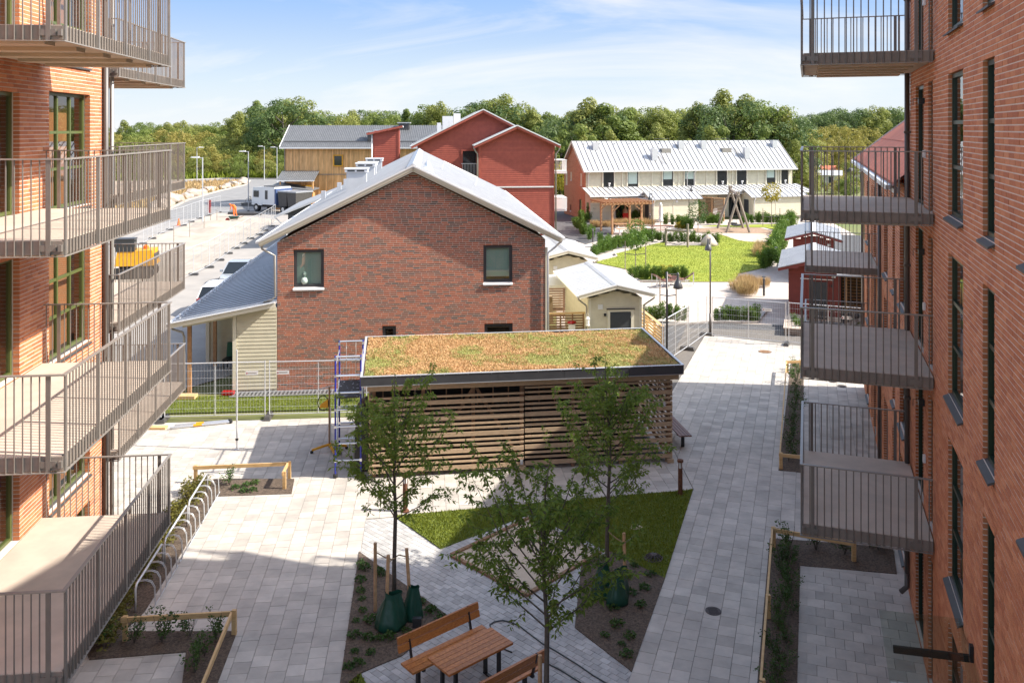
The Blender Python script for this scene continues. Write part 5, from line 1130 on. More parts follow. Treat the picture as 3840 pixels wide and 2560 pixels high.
small_tree(G('R1',850,1300), 3.6, .9, 1.5, K['leafH'], 'slim young tree with stakes on the sunny lawn', 900, 4); small_tree(G('z5',1812,868), 4.5, 1.0, 2.7, K['leafY'], 'ball shaped yellow tree before the right annex', 800, 5, .2)
small_tree(G('z5',540,960), 3.2, 1.0, .9, K['leafB'], 'pale green young tree beside the swing sand', 900, 6); small_tree(G('z4',285,480), 5.5, 2.2, 2.2, K['leafY'], 'yellow green tree behind the red house balconies', 1500, 7, .3)
small_tree(G('z5',440,750), 2.6, 1.0, .5, K['leafH'], 'green bush at the end of the patio slat screen', 900, 8, .2)
def stake_pair(p, label, w=.55, h=1.6):
    t = thing('stake_frame', label, 'stakes', (p[0],p[1],0)); 
    for s in (-1, 1): MB().tube([(s*w,0,0),(s*w,0,h)], .035, 6).build('stake', K['log'], t)
    MB().tube([(-w,0,h*.55),(0,0,h*.52),(w,0,h*.55)], .03, 6).build('strap', K['dsill'], t)
stake_pair(G('R1',850,1305), 'pair of dark stakes round the slim tree on the lawn', .75, 2.1); stake_pair(G('R2',1075,330), 'pair of stakes between the hedge plants behind the lamp post', .45, 2.0); stake_pair(G('z5',1812,868), 'pair of stakes round the yellow ball tree', .9, 1.9)
# pergola
def beam(m, a, b, w, h): return m.bar(a, b, w, h)
pgl = thing('pergola', 'orange brown timber pergola over a picnic table in the garden', 'pergola', G('z4',1158,990), math.atan2(.262,.965))
o0 = pgl.location; px1 = 4.3; dy = 3.0
for u in (0, 3.1):
    for v in (0, dy): MB().box(u-.09,v-.09,0,u+.09,v+.09,2.85).build('post', K['perg'], pgl); MB().bar((u+.05,v,2.2),(u+.75 if u < 2 else u-.7,v,2.8),.08,.1).build('brace', K['perg'], pgl)
for v in (0, dy): MB().box(-1.1,v-.05,2.85,px1,v+.05,3.05).build('beam', K['perg'], pgl)
for i in range(14): piece('rafter', K['perg'], pgl, (-.95+i*.385,-.7,3.052), (-.87+i*.385,dy+.7,3.2))
def picnic(p, rz, label, m, s=1.0):
    t = thing('garden_picnic_table', label, 'table', (p[0],p[1],0), rz); t.scale = (s,s,s)
    for k in range(4): piece('top_plank', m, t, (-.95,-.36+k*.18,.7), (.95,-.2+k*.18,.74))
    for v in (-.68, .5): piece('seat_plank', m, t, (-.95,v,.42), (.95,v+.2,.46))
    for u in (-.7, .7): MB().tube([(u,-.6,.02),(u,-.2,.68),(u,.2,.68),(u,.6,.02)], .03, 6).build('leg_frame', K['zinc'], t); MB().tube([(u,-.6,.4),(u,.6,.4)], .025, 6).build('leg_bar', K['zinc'], t)
picnic(G('z4',1390,975), rad(15), 'long picnic table standing under the pergola', K['perg'], 1.35)
picnic(G('z4',1975,995), rad(15), 'dark picnic table with the closed white parasol', K['bench2'], 1.2)
pa = thing('closed_parasol', 'closed white parasol standing at the dark picnic table', 'parasol', G('z4',1978,960)); MB().tube([(0,0,0),(0,0,3.0)], .03, 8).build('pole', K['slatD'], pa)
MB().lathe((0,0,1.05), [(.2,0),(.28,.15),(.2,.35),(.17,.6),(.2,1.1),(.14,1.6),(.19,1.65),(.05,1.95)], 12).build('canopy', K['canvas'], pa, smooth=True)
# swing of crossed poles
sw = thing('swing_frame', 'crossed log swing frame with two nest swings on the sand', 'swing', (0,0,0))
f1, f2 = G('z5',880,905), G('z5',1325,900); n1, n2 = G('z5',1035,980), G('z5',1435,978); sw.location = (f1+n2)/2; c = sw.location
tf = (f1+f2)/2+Vector((0,0,4.0)); tn = (n1+n2)/2+Vector((0,0,3.7))
for a, b, q in ((f1,f2,tf),(f2,f1,tf),(n1,n2,tn),(n2,n1,tn)):
    top = q+(q-a)*.1; MB().tube([a-c, top-c], [.13,.11], 8).build('leg', K['log'], sw)
MB().tube([tf-c-(tn-tf)*.15, tn-c+(tn-tf)*.15], .12, 8).build('crossbeam', K['log'], sw)
mid = (tf+tn)/2-c
for s in (-.3, .35):
    p = mid+(tn-tf)*s*.7; b = Vector((p.x,p.y,.55))
    MB().lathe(b, [(.28,0),(.48,.04),(.5,.12),(.36,.14)], 14).build('swing_seat', K['black'], sw)
    for k in (-.4, .4): MB().tube([p, b+Vector((k,0,.12))], .012, 4).build('chain', K['black'], sw)
bb = thing('balance_beam', 'low log beam on two posts with slack rope at the lawn edge', 'beam', G('R1',1060,1138)); e = G('R1',1210,1150)-bb.location
for q, hh in ((Vector((0,0,0)),1.5),(e,2.0)): MB().tube([q, q+Vector((0,0,hh))], .1, 8).build('post', K['log'], bb)
MB().tube([Vector((0,0,1.35)), e+Vector((0,0,1.35))], .09, 8).build('log', K['log'], bb); MB().tube([Vector((.0,0,.45)), e*.3+Vector((0,0,.15)), e*.6+Vector((0,0,.12)), e+Vector((0,0,.5))], .02, 5).build('rope', K['black'], bb)
tag(MB().lathe(G('R1',1355,1138), [(.75,0),(.65,.35),(.4,.75),(.15,.95),(.02,1.0)], 14).build('play_boulder', K['conc'], smooth=True), 'pale rounded concrete play cone beside the hedge row', 'boulder')
def lounge(p, rz, label):
    t = thing('garden_lounger', label, 'lounger', (p[0],p[1],0), rz, 'garden loungers on the gravel')
    pr = [(-.9,.62),(-.55,.42),(.15,.38),(.8,.85)]
    for (a, za), (b, zb) in zip(pr, pr[1:]):
        n = 4
        for i in range(n): u0, u1 = i/n, (i+.82)/n; MB().bar((a+(b-a)*u0,0,za+(zb-za)*u0),(a+(b-a)*u1,0,za+(zb-za)*u1),.75,.035,(0,0,1)).build('slat', K['bench2'], t)
    for v in (-.33, .33): MB().tube([(-.8,v,.55),(-.65,v,.03),(-.2,v,.03),(.0,v,.37)], .02, 6).build('leg', K['zinc'], t); MB().tube([(.2,v,.4),(.45,v,.03),(.75,v,.03),(.75,v,.8)], .02, 6).build('leg', K['zinc'], t)
lounge(G('R1',1050,1420), rad(200), 'garden lounger left of the hanging bell lamp'); lounge(G('R1',1170,1410), rad(-15), 'garden lounger right of the hanging bell lamp')
def post_light(p, label, h=1.05):
    t = thing('path_light', label, 'light', (p[0],p[1],0), 0, 'low grey path lights'); MB().tube([(0,0,0),(0,0,h)], .07, 8).build('tube', K['lampshade'], t); MB().lathe((0,0,h+.1), [(.13,0),(.14,.03),(.05,.07)], 12).build('cap', K['lampshade'], t); MB().lathe((0,0,h), [(.05,0),(.05,.1)], 8).build('lens', K['lit'], t)
for c, p, l in (('z5',(1890,1500),'low grey path light nearest the red shed roof'),('z5',(2090,960),'low grey path light far along the hedge'),('R2',(1735,200),'low grey path light beside the tan grass'),('z4',(830,1120),'low grey path light by the hedge left of the pergola'),('z4',(1800,830),'low grey path light at the corner of the cream annex')): post_light(G(c,*p), l)
# ------------------------------------------------------------------ cream row houses
RH = thing('row_house', 'cream boarded row house with long white seamed roof and brick end wall', 'house', (8.3,98.5,0), math.atan2(.262,.965)); RL, RD = 26.8, 7.4; ze, zg = 5.8, 8.7
MB().box(.02,.05,2.6,RL-.02,RD,ze).build('upper_wall', K['cream'], RH); MB().poly([(RL,0,0),(RL,RD,0),(RL,RD,ze),(RL,RD/2,zg),(RL,0,ze)]).build('end_wall', K['cream'], RH)
brick_wall(RH, 'brick_end_wall', 0, RD, zg, [(1.0,1.6,3.8,5.2),(4.6,5.1,4.2,5.2),(6.2,6.9,3.6,5.2),(1.2,2.0,.4,2.2),(4.8,5.2,.5,1.3)], K['brickR'], K['mortarG'], fm=lambda u,o,z: (-o,u,z), top=lambda z: ze if z == 'eave' else (RD/2,ze,zg) if z == 'ridge' else (0,RD) if z < ze else ((z-ze)/.784, RD-(z-ze)/.784), keep=0)
for (a, b, c, d) in ((1.0,1.6,3.8,5.2),(4.6,5.1,4.2,5.2),(6.2,6.9,3.6,5.2),(1.2,2.0,.4,2.2),(4.8,5.2,.5,1.3)): window(RH, a, b, c, d, .06, 1, 1, K['fascia'], K['glass'], fm=lambda u,o,z: (-o,u,z), fw=.08, room=K['dark'], sill=K['white'])
wu = [(2.2,3.5),(5.2,6.5),(9.6,10.9),(12.4,13.7),(16.6,17.9),(19.2,20.5),(23.2,24.4),(25.2,26.2)]
clad(RH, 'upper_boards', 0, RL, 3.4, ze, K['cream'], lambda u,o,z: (u,.05-o,z), ops=[(a,b,3.55,5.5) for a, b in wu], keep=False, bh=.2)
for i, (a, b) in enumerate(wu):
    w = window(RH, a, b, 3.6, 5.45, .0, 1, 1, K['fascia'], K['glass'], fm=lambda u,o,z: (u,-.01-o,z), fw=.1, room=None, depth=.05); MB().box(a+.05,.02,3.65,b-.05,.03,5.4).build('room', K['dark'], w)
    if i in (1, 2, 3, 6): MB().box(a+.1,.01,3.95 if i == 1 else 4.4,b-.1,.016,5.38).build('blind', K['blind'], w)
    else: MB().lathe(((a+b)/2+.1,-.0,3.72), [(.1,0),(.06,.1),(.16,.28),(.14,.4)], 8).build('pot', K['white'], w)
    f = MB(); f.box(a-.14,-.1,3.5,a-.005,-.03,5.56); f.box(b+.005,-.1,3.5,b+.14,-.03,5.56); f.box(a-.14,-.1,5.46,b+.14,-.03,5.6); f.build('window_trim', K['creamT'], w)
    if i in (4, 5, 6, 7): piece('awning_case', K['conc_s'], RH, (a-.25,-.28,5.4), (b+.25,-.105,5.62))
for u in (4.5, 8.2, 11.6, 15.2, 18.6, 22, 24.8): piece('batten', K['creamT'], RH, (u,-.04,3.4), (u+.1,.02,ze))
zr2 = lambda v: zg+.15-abs(v-RD/2)*.80
roof_plane(RH, 'roof', (-.35,-.5,zr2(-.5)), (RL+.35,-.5,zr2(-.5)), (RL+.35,RD/2,zr2(RD/2)), (-.35,RD/2,zr2(RD/2)), K['roofW'], .08, seam=.62, sh=.07, sw=.06, seam_m=K['gpipe'])
roof_plane(RH, 'roof', (RL+.35,RD+.5,zr2(-.5)), (-.35,RD+.5,zr2(-.5)), (-.35,RD/2,zr2(RD/2)), (RL+.35,RD/2,zr2(RD/2)), K['roofW'], .08, seam=3, sh=.05)
MB().bar((-.36,-.5,zr2(-.5)-.1),(-.36,RD/2,zr2(RD/2)-.1),.05,.22).build('bargeboard', K['creamT'], RH); MB().bar((-.36,RD+.5,zr2(-.5)-.1),(-.36,RD/2,zr2(RD/2)-.1),.05,.22).build('bargeboard', K['creamT'], RH)
MB().bar((-.35,-.57,zr2(-.5)-.05),(RL+.35,-.57,zr2(-.5)-.05),.14,.13).build('gutter', K['white'], RH)
for u, v, hh in ((2.2,2.6,1.0),(9.0,1.1,1.6),(13.2,2.7,1.0),(16.2,2.7,1.0),(21.2,1.2,1.6),(26,2.8,1.0)): MB().box(u-.35,v-.3,zr2(v)-.2,u+.35,v+.3,zr2(v)+hh*.75).build('chimney', K['zinc'], RH)
for u in (11.0, 19.0): MB().box(u-.6,1.9,zr2(1.9)-.1,u+.6,2.8,zr2(2.4)+.15).build('skylight', K['gpipe'], RH); MB().bar((u-.9,3.4,zr2(RD/2)+.25),(u+1.1,3.4,zr2(RD/2)+.25),.06,.06).build('roof_rail', K['fascia'], RH)
for u in (9.9, 20.4): 
    for s in (0,.35): MB().bar((u+s,0.3,zr2(.3)+.1),(u+s-.5,2.6,zr2(2.6)+.1),.04,.05).build('roof_ladder', K['gpipe'], RH)
for u in range(14): piece('seam_hook', K['fascia'], RH, (1+u*1.9,RD/2-.55,zr2(RD/2-.55)), (1.08+u*1.9,RD/2-.47,zr2(RD/2-.5)+.14))
GF = -1.6
MB().box(.02,GF,0,RL-.02,.04,3.2).build('lower_wall', K['cream'], RH); clad(RH, 'lower_boards', .05, RL, .25, 3.0, K['cream'], lambda u,o,z: (u,GF-o,z), keep=False, bh=.2)
roof_plane(RH, 'lower_roof', (-.4,GF-1.0,2.86), (RL+1.2,GF-1.0,2.86), (RL+.5,0.0,3.62), (-.4,0.0,3.62), K['roofW'], .07, seam=.62, sh=.06, sw=.06, seam_m=K['gpipe'])
MB().bar((-.4,GF-1.07,2.8),(RL+1.2,GF-1.07,2.8),.13,.12).build('gutter', K['white'], RH)
for u, w_, h0 in ((3.0,1.6,2.3),(14.2,1.1,2.3),(17.2,2.0,2.3),(20.4,.9,2.3),(8.6,.6,2.3)):
    o = MB().box(u,GF-.07,.1,u+w_,GF-.03,h0).build('garden_door', K['carG'], RH); MB().box(u-.1,GF-.09,.05,u-.005,GF-.02,h0+.1).build('frame', K['creamT'], o); MB().box(u+w_+.005,GF-.09,.05,u+w_+.1,GF-.02,h0+.1).build('frame', K['creamT'], o); MB().box(u-.1,GF-.09,h0+.005,u+w_+.1,GF-.02,h0+.1).build('frame', K['creamT'], o)
MB().box(-.03,GF+.4,.6,-.005,GF+1.0,2.0).build('side_window', K['carG'], RH)
for u in (0.05, 12.4, 13.3): pipe(RH, [(u+.4,-.5,zr2(-.5)-.1),(u+.4,-.3,5.3),(u+.3,-.08,5.1),(u+.3,-.08,3.5)], .05, K['white'])
for u, L in ((12.0,2.2),(15.6,4.2)): MB().bar((u,GF-.5,2.45),(u+L,GF-.5,2.45),.25,.18).build('awning', K['conc_s'], RH)
sa = MB(); n = 10
for i in range(n+1):
    t = i/n; x = 1.2+t*5.2; sag = -.5*math.sin(math.pi*t); sa.v += [(x,GF-.3,2.75+sag*.3),(x,GF-2.6,2.45+sag)]
sa.f = [(2*i,2*i+2,2*i+3,2*i+1) for i in range(n)]; so = sa.build('sun_sail', K['canvas'], RH)
for u0, L in ((6.15,5.6),(18.6,6.6)):            # annexes with their own small gable roofs
    y1, y0 = GF-.3, GF-3.1; ym = (y0+y1)/2
    a = MB().box(u0,y0,0,u0+L,y1,2.55).build('annex', K['cream'], RH); clad(a, 'annex_boards', u0+.02, u0+L-.02, .3, 2.5, K['cream'], lambda u,o,z: (u,y0-o,z), keep=False, bh=.2)
    MB().poly([(u0,y0,2.55),(u0,y1,2.55),(u0,ym,3.15)]).build('annex_gable', K['cream'], a)
    MB().box(u0-.03,y0+.9,.1,u0-.005,y0+1.9,2.15).build('annex_door', K['greyS'], a); piece('vent', K['white'], a, (u0+L*.5,y0-.06,2.1), (u0+L*.5+.3,y0-.026,2.35))
    roof_plane(a, 'annex_roof', (u0-.4,y0-.35,2.52), (u0+L+.4,y0-.35,2.52), (u0+L+.4,ym,3.28), (u0-.4,ym,3.28), K['roofW'], .07, seam=.62, sh=.06, sw=.06, seam_m=K['gpipe']); roof_plane(a, 'annex_roof', (u0+L+.4,y1+.3,2.55), (u0-.4,y1+.3,2.55), (u0-.4,ym,3.28), (u0+L+.4,ym,3.28), K['roofW'], .07, seam=1, sh=.05)
    MB().box(u0+L*.45,y0-.05,.3,u0+L*.45+.08,y0-.027,2.5).build('batten', K['creamT'], a); MB().box(u0-.02,y0-.05,0,u0+L+.02,y0-.028,.28).build('plinth', K['conc_s'], a)
    pipe(a, [(u0+.2,y0-.3,2.45),(u0+.15,y0-.1,2.1),(u0+.1,y0-.08,.2)], .05, K['white'])
ps = thing('patio_screen', 'brown slat screen on the row house patio behind the swing', 'screen', G('z5',545,740), rad(-52))
for i in range(14): piece('slat', K['slatD'], ps, (0,0,.2+i*.16), (3.6,.04,.3+i*.16))
for u in (0, 1.8, 3.5): piece('post', K['perg'], ps, (u,.042,0), (u+.12,.14,2.6))
piece('cap', K['perg'], ps, (-.05,-.05,2.45), (3.7,.18,2.55))
def patio_chair(p, rz, label):
    t = thing('patio_chair', label, 'chair', (p[0],p[1],0), rz, 'white patio chairs by the row house')
    for a, b in ((-.25,-.25),(.25,-.25),(-.25,.25),(.25,.25)): piece('leg', K['white'], t, (a-.025,b-.025,0), (a+.025,b+.025,.45))
    piece('seat', K['white'], t, (-.28,-.28,.45), (.28,.28,.5)); piece('back', K['white'], t, (-.28,.24,.55), (.28,.29,1.1))
for c, p, rz, l in (('z5',(320,760),.4,'white patio chair under the left cream annex corner'),('z5',(380,740),2.2,'white patio chair nearest the dark lamp post'),('z5',(860,740),.3,'white patio chair before the glass garden door'),('z5',(940,760),2.8,'dark framed patio chair right of the garden door'),('z4',(1040,740),.2,'patio chair seen under the pergola, left one'),('z4',(1190,745),.5,'patio chair seen under the pergola, right one')): patio_chair(G(c,*p), rz, l)
tb2 = thing('patio_table', 'white patio table before the glass garden door', 'table', G('z5',900,760)); piece('top', K['white'], tb2, (-.6,-.4,.7), (.6,.4,.75))
for u in (-.5,.5): piece('leg', K['white'], tb2, (u-.03,-.3,0), (u+.03,.3,.7))
br = thing('brick_grill', 'dark red garden grill beside the annex door under the pergola', 'grill', G('z4',1380,760)); MB().box(-.3,-.25,0,.3,.25,.9).build('base', K['redl'], br); MB().lathe((0,0,.9), [(.3,0),(.25,.3),(.1,.55),(.08,1.3)], 10).build('hood', K['slatD'], br)
# ------------------------------------------------------------------ red boarded house and tower
RE = thing('red_house', 'tall red boarded house with stepped gables behind the brick house', 'house', (-9.1,83.5,0), HA)
w1, e1_, g1 = 12.6, 8.75, 11.95
MB().poly([(0,0,0),(w1,0,0),(w1,0,e1_),(w1/2,0,g1),(0,0,e1_)]).build('main_gable', K['redB'], RE); MB().box(0,.01,0,.05,15,e1_).build('side_wall', K['redB'], RE); MB().box(w1-.05,.01,0,w1,15,e1_).build('side_wall', K['redB'], RE)
s1_ = (g1-e1_)/(w1/2); clad(RE, 'gable_boards', 0, w1, 0, g1, K['redB'], fmg, ops=[(4.3,5.7,5.7,8.2)], keep=False, bh=.2, top=lambda z: (0,w1) if z < e1_ else ((z-e1_)/s1_, w1-(z-e1_)/s1_), th=.05)
z1_ = lambda u: g1+.2-abs(u-w1/2)*s1_
for s in (-1, 1):
    e = w1/2+s*(w1/2+.6); pl = [(e,-.7,z1_(e)),(e,15.4,z1_(e)),(w1/2,15.4,z1_(w1/2)),(w1/2,-.7,z1_(w1/2))]
    roof_plane(RE, 'roof', *(pl if s < 0 else [pl[1],pl[0],pl[3],pl[2]]), K['roofW'], .1, seam=.62, sh=.05); MB().bar((w1/2,-.72,z1_(w1/2)-.16),(e,-.72,z1_(e)-.16),.05,.2).build('bargeboard', K['redB'], RE); MB().bar((w1/2,-.74,z1_(w1/2)+.02),(e,-.74,z1_(e)+.02),.1,.1).build('verge_flashing', K['white'], RE)
    MB().bar((e+s*.07,-.7,z1_(e)-.08),(e+s*.07,15.4,z1_(e)-.08),.16,.12).build('gutter', K['zinc'], RE)
bx0, bx1, be, bg_ = 5.75, 12.95, 8.75, 10.4; bs = (bg_-be)/((bx1-bx0)/2); bc = (bx0+bx1)/2
MB().poly([(bx0,-2.5,0),(bx1,-2.5,0),(bx1,-2.5,be),(bc,-2.5,bg_),(bx0,-2.5,be)]).build('bay_gable', K['redB'], RE); MB().box(bx0,-2.49,0,bx0+.05,-.06,be).build('bay_side', K['redB'], RE); MB().box(bx1-.05,-2.49,0,bx1,-.06,be).build('bay_side', K['redB'], RE)
clad(RE, 'bay_boards', bx0+.2, bx1-.2, 0, bg_, K['redB'], lambda u,o,z: (u,-2.5-o,z), keep=False, bh=.2, top=lambda z: (bx0,bx1) if z < be else (bx0+(z-be)/bs, bx1-(z-be)/bs), th=.05)
for u in (bx0, bx1-.2): piece('corner_board', K['redB'], RE, (u,-2.58,0), (u+.2,-2.505,be))
for z in (.4, 4.75): piece('band', K['white'], RE, (bx0+.1,-2.64,z), (bx1-.1,-2.56,z+.12))
zb2 = lambda u: bg_+.2-abs(u-bc)*bs
for s in (-1, 1):
    e = bc+s*((bx1-bx0)/2+.5); pl = [(e,-3.1,zb2(e)),(e,2,zb2(e)),(bc,2,zb2(bc)),(bc,-3.1,zb2(bc))]; roof_plane(RE, 'bay_roof', *(pl if s < 0 else [pl[1],pl[0],pl[3],pl[2]]), K['roofW'], .1, seam=.62, sh=.05)
    MB().bar((bc,-3.12,zb2(bc)-.16),(e,-3.12,zb2(e)-.16),.05,.2).build('bargeboard', K['redB'], RE); MB().bar((bc,-3.14,zb2(bc)+.02),(e,-3.14,zb2(e)+.02),.1,.1).build('verge_flashing', K['white'], RE)
    pipe(RE, [(e,-2.9,zb2(e)-.1),(e-s*.1,-2.8,zb2(e)-.4),(bc+s*((bx1-bx0)/2+.12),-2.6,zb2(e)-.8),(bc+s*((bx1-bx0)/2+.12),-2.6,.3)], .07, K['gpipe'])
jw = MB().box(4.35,-.03,5.75,5.65,-.02,8.15).build('balcony_door', K['carG'], RE); f = MB(); f.box(4.2,-.09,5.65,4.345,-.025,8.3); f.box(5.655,-.09,5.65,5.75,-.025,8.3); f.box(4.2,-.1,8.16,5.75,-.025,8.3); f.build('frame', K['redB'], jw)
for i in range(10): piece('rail_bar', K['white'], jw, (4.33+i*.145,-.17,5.75), (4.36+i*.145,-.14,6.9))
piece('top_rail', K['white'], jw, (4.2,-.18,6.9), (5.74,-.13,6.96)); piece('bottom_rail', K['white'], jw, (4.2,-.18,5.7), (5.74,-.13,5.75))
for i, z in enumerate((6.2, 2.6)):
    b = MB().box(bx1+.02,-1.5,z-.2,bx1+1.35,1.5,z).build('side_balcony', K['white'], RE)
    for k in range(9): piece('baluster', K['white'], b, (bx1+.1+k*.15,-1.52,z+.002), (bx1+.13+k*.15,-1.49,z+1.05))
    for k in range(14): piece('baluster', K['white'], b, (bx1+1.32,-1.4+k*.21,z+.002), (bx1+1.35,-1.37+k*.21,z+1.05))
    piece('top_rail', K['white'], b, (bx1+.05,-1.55,z+1.05), (bx1+1.38,1.5,z+1.1))
    if i: piece('cloth_screen', K['canvas'], b, (bx1+.08,-1.56,z+.05), (bx1+1.36,-1.53,z+1.0))
MB().box(2.5,5.5,10.2,3.6,7.5,11.6).build('chimney', K['white'], RE); MB().box(3.7,7,10.4,4.4,8.2,11.9).build('chimney', K['white'], RE)
for i in range(3): MB().box(1.9+i*.6,2.5,9.7,2.3+i*.6,3.2,10.9+i*.1).build('chimney', K['white'], RE)
TW = thing('red_stair_tower', 'narrow red boarded stair tower with slanting roof before the timber house', 'tower', (-14.2,88.5,0), HA)
MB().hexa([(0,0,0),(2.65,0,0),(2.65,3,0),(0,3,0),(0,0,9.9),(2.65,0,10.45),(2.65,3,10.45),(0,3,9.9)]).build('wall', K['redB'], TW); clad(TW, 'tower_boards', .15, 2.5, 0, 10.1, K['redB'], fmg, keep=False, bh=.2, th=.05)
roof_plane(TW, 'roof', (-.6,-.4,9.82), (-.6,3.4,9.82), (3.0,3.4,10.6), (3.0,-.4,10.6), K['roofW'], .16, seam=.6); MB().bar((-.62,-.42,9.76),(3.02,-.42,10.54),.05,.2).build('bargeboard', K['redB'], TW)
piece('corner_board', K['redB'], TW, (2.5,-.08,0), (2.68,-.01,10.3)); pipe(TW, [(-.1,-.1,9.7),(-.12,-.1,.5)], .06, K['white'])
# ------------------------------------------------------------------ timber clad house, bin shed, dark lean-to
WH = thing('timber_house', 'long house clad in orange vertical boards with grey metal roof', 'house', (-30.2,115,0), rad(1.0)); WL = 22; we, wg = 8.05, 10.65
MB().box(0,.06,0,WL,10,we).build('wall', K['woodB'], WH); MB().poly([(.01,.05,we),(.01,10,we),(.01,5,wg)]).build('end_gable', K['woodB'], WH); bd = MB()
for i in range(int(WL/.17)):
    a = i*.17; dd = R.choice((.02,.05,.035))
    for z0, z1 in (((4.3,we),) if not (3.2 < a < 12 and False) else ((4.3,we),)): 
        if 6.45 < a+.08 < 7.75: bd.box(a,.06-dd,4.3,a+.15,.055,5.3); bd.box(a,.06-dd,6.85,a+.15,.055,we)
        else: bd.box(a,.06-dd,4.3,a+.15,.055,we)
    bd.box(a,.06-dd,0,a+.15,.055,4.2)
bd.build('board_field', K['woodB'], WH, kind='stuff'); piece('band', K['gpipe'], WH, (0,-.05,4.2), (WL,.0,4.28))
ww = MB().box(6.6,-.02,5.45,7.6,.0,6.7).build('window', K['carG'], WH); f = MB(); f.box(6.45,-.12,5.3,6.595,-.0,6.85); f.box(7.605,-.12,5.3,7.75,-.0,6.85); f.box(6.6,-.12,6.71,7.6,0,6.85); f.box(6.6,-.12,5.3,7.6,0,5.44); f.build('frame', K['yellow'], ww)
zw = lambda v: wg+.1-abs(v-5)*(wg-we)/5
roof_plane(WH, 'roof', (-.5,-.6,zw(-.6)), (WL+.5,-.6,zw(-.6)), (WL+.5,5,zw(5)), (-.5,5,zw(5)), K['roofD'], .1, seam=.25, sh=.07, sw=.09); roof_plane(WH, 'roof', (WL+.5,10.6,zw(-.6)), (-.5,10.6,zw(-.6)), (-.5,5,zw(5)), (WL+.5,5,zw(5)), K['roofD'], .1, seam=3)
MB().bar((-.52,-.6,zw(-.6)-.05),(-.52,5,zw(5)-.05),.08,.35).build('verge_trim', K['white'], WH); MB().bar((-.5,-.68,zw(-.6)-.08),(WL+.5,-.68,zw(-.6)-.08),.18,.18).build('gutter', K['white'], WH); MB().bar((-.2,.4,zw(.4)+.25),(WL,.4,zw(.4)+.25),.06,.12).build('snow_guard', K['dsill'], WH)
for u, v, hh in ((11.6,1.2,1.5),(12.3,2.8,.6),(15.4,4.2,1.0)): MB().box(u-.7,v-.5,zw(v)-.3,u+.7,v+.5,zw(v)+hh*.7).build('roof_vent', K['dsill'], WH); MB().box(u-.9,v-.6,zw(v)+hh*.7+.01,u+.9,v+.6,zw(v)+hh*.7+.15).build('vent_cap', K['zinc'], WH)
for u in (.06, 12.6): pipe(WH, [(u,-.5,we-.2),(u,-.1,we-.6),(u,-.1,.3)], .06, K['gpipe'])
roof_plane(WH, 'porch_roof', (-.2,-3.4,3.65), (4.6,-3.4,3.65), (4.6,-.1,4.7), (-.2,-.1,4.7), K['roofD'], .1, seam=.25, sh=.07, sw=.09); MB().bar((-.25,-3.45,3.6),(4.65,-3.45,3.6),.14,.14).build('porch_gutter', K['white'], WH)
for u in (.1, 4.3): piece('porch_post', K['woodB'], WH, (u,-3.1,0), (u+.18,-2.92,3.6))
MB().box(2.4,-1.6,0,4.0,-1.5,2.9).build('porch_door', K['yellow'], WH)
BS = thing('bin_shed', 'small timber bin shed with grey sloping roof behind the truck', 'shed', (-30.4,111.2,0), rad(-4)); MB().box(0,0,0,4.4,2.5,2.55).build('wall', K['woodB'], BS); MB().hexa([(-.4,-.4,2.9),(4.9,-.4,2.35),(4.9,3,2.45),(-.4,3,3.2),(-.4,-.4,3.02),(4.9,-.4,2.47),(4.9,3,2.57),(-.4,3,3.32)]).build('roof', K['roofD'], BS); MB().box(4.42,.8,0,4.5,1.7,2.1).build('door', K['yellow'], BS)
for i in range(11): piece('board', K['woodB'], BS, (.02+i*.4,-.05,.05), (.38+i*.4,-.005,2.4))
DS = thing('dark_lean_to', 'dark grey lean-to with pale metal roof behind the brick house roof', 'lean-to', (-20.0,75,0), HA)
MB().poly([(.6,0,0),(7,0,0),(7,0,5.5),(.6,0,3.0)]).build('wall', K['greyS'], DS); MB().box(.6,.01,0,.65,14,3.0).build('side_wall', K['greyS'], DS)
for i in range(16): piece('board', K['greyS'], DS, (.62+i*.4,-.03,.05), (.98+i*.4,-.004,2.95))
roof_plane(DS, 'roof', (-.5,-.5,2.72), (-.5,14,2.72), (6.8,14,5.6), (6.8,-.5,5.6), K['roofW'], .1, seam=.6, sh=.05); piece('vent', K['white'], DS, (1.0,-.06,2.1), (1.7,-.032,2.75)); pipe(DS, [(-.4,-.3,2.6),(.1,-.15,2.1),(.5,-.1,1.9),(.5,-.1,.2)], .06, K['white'])
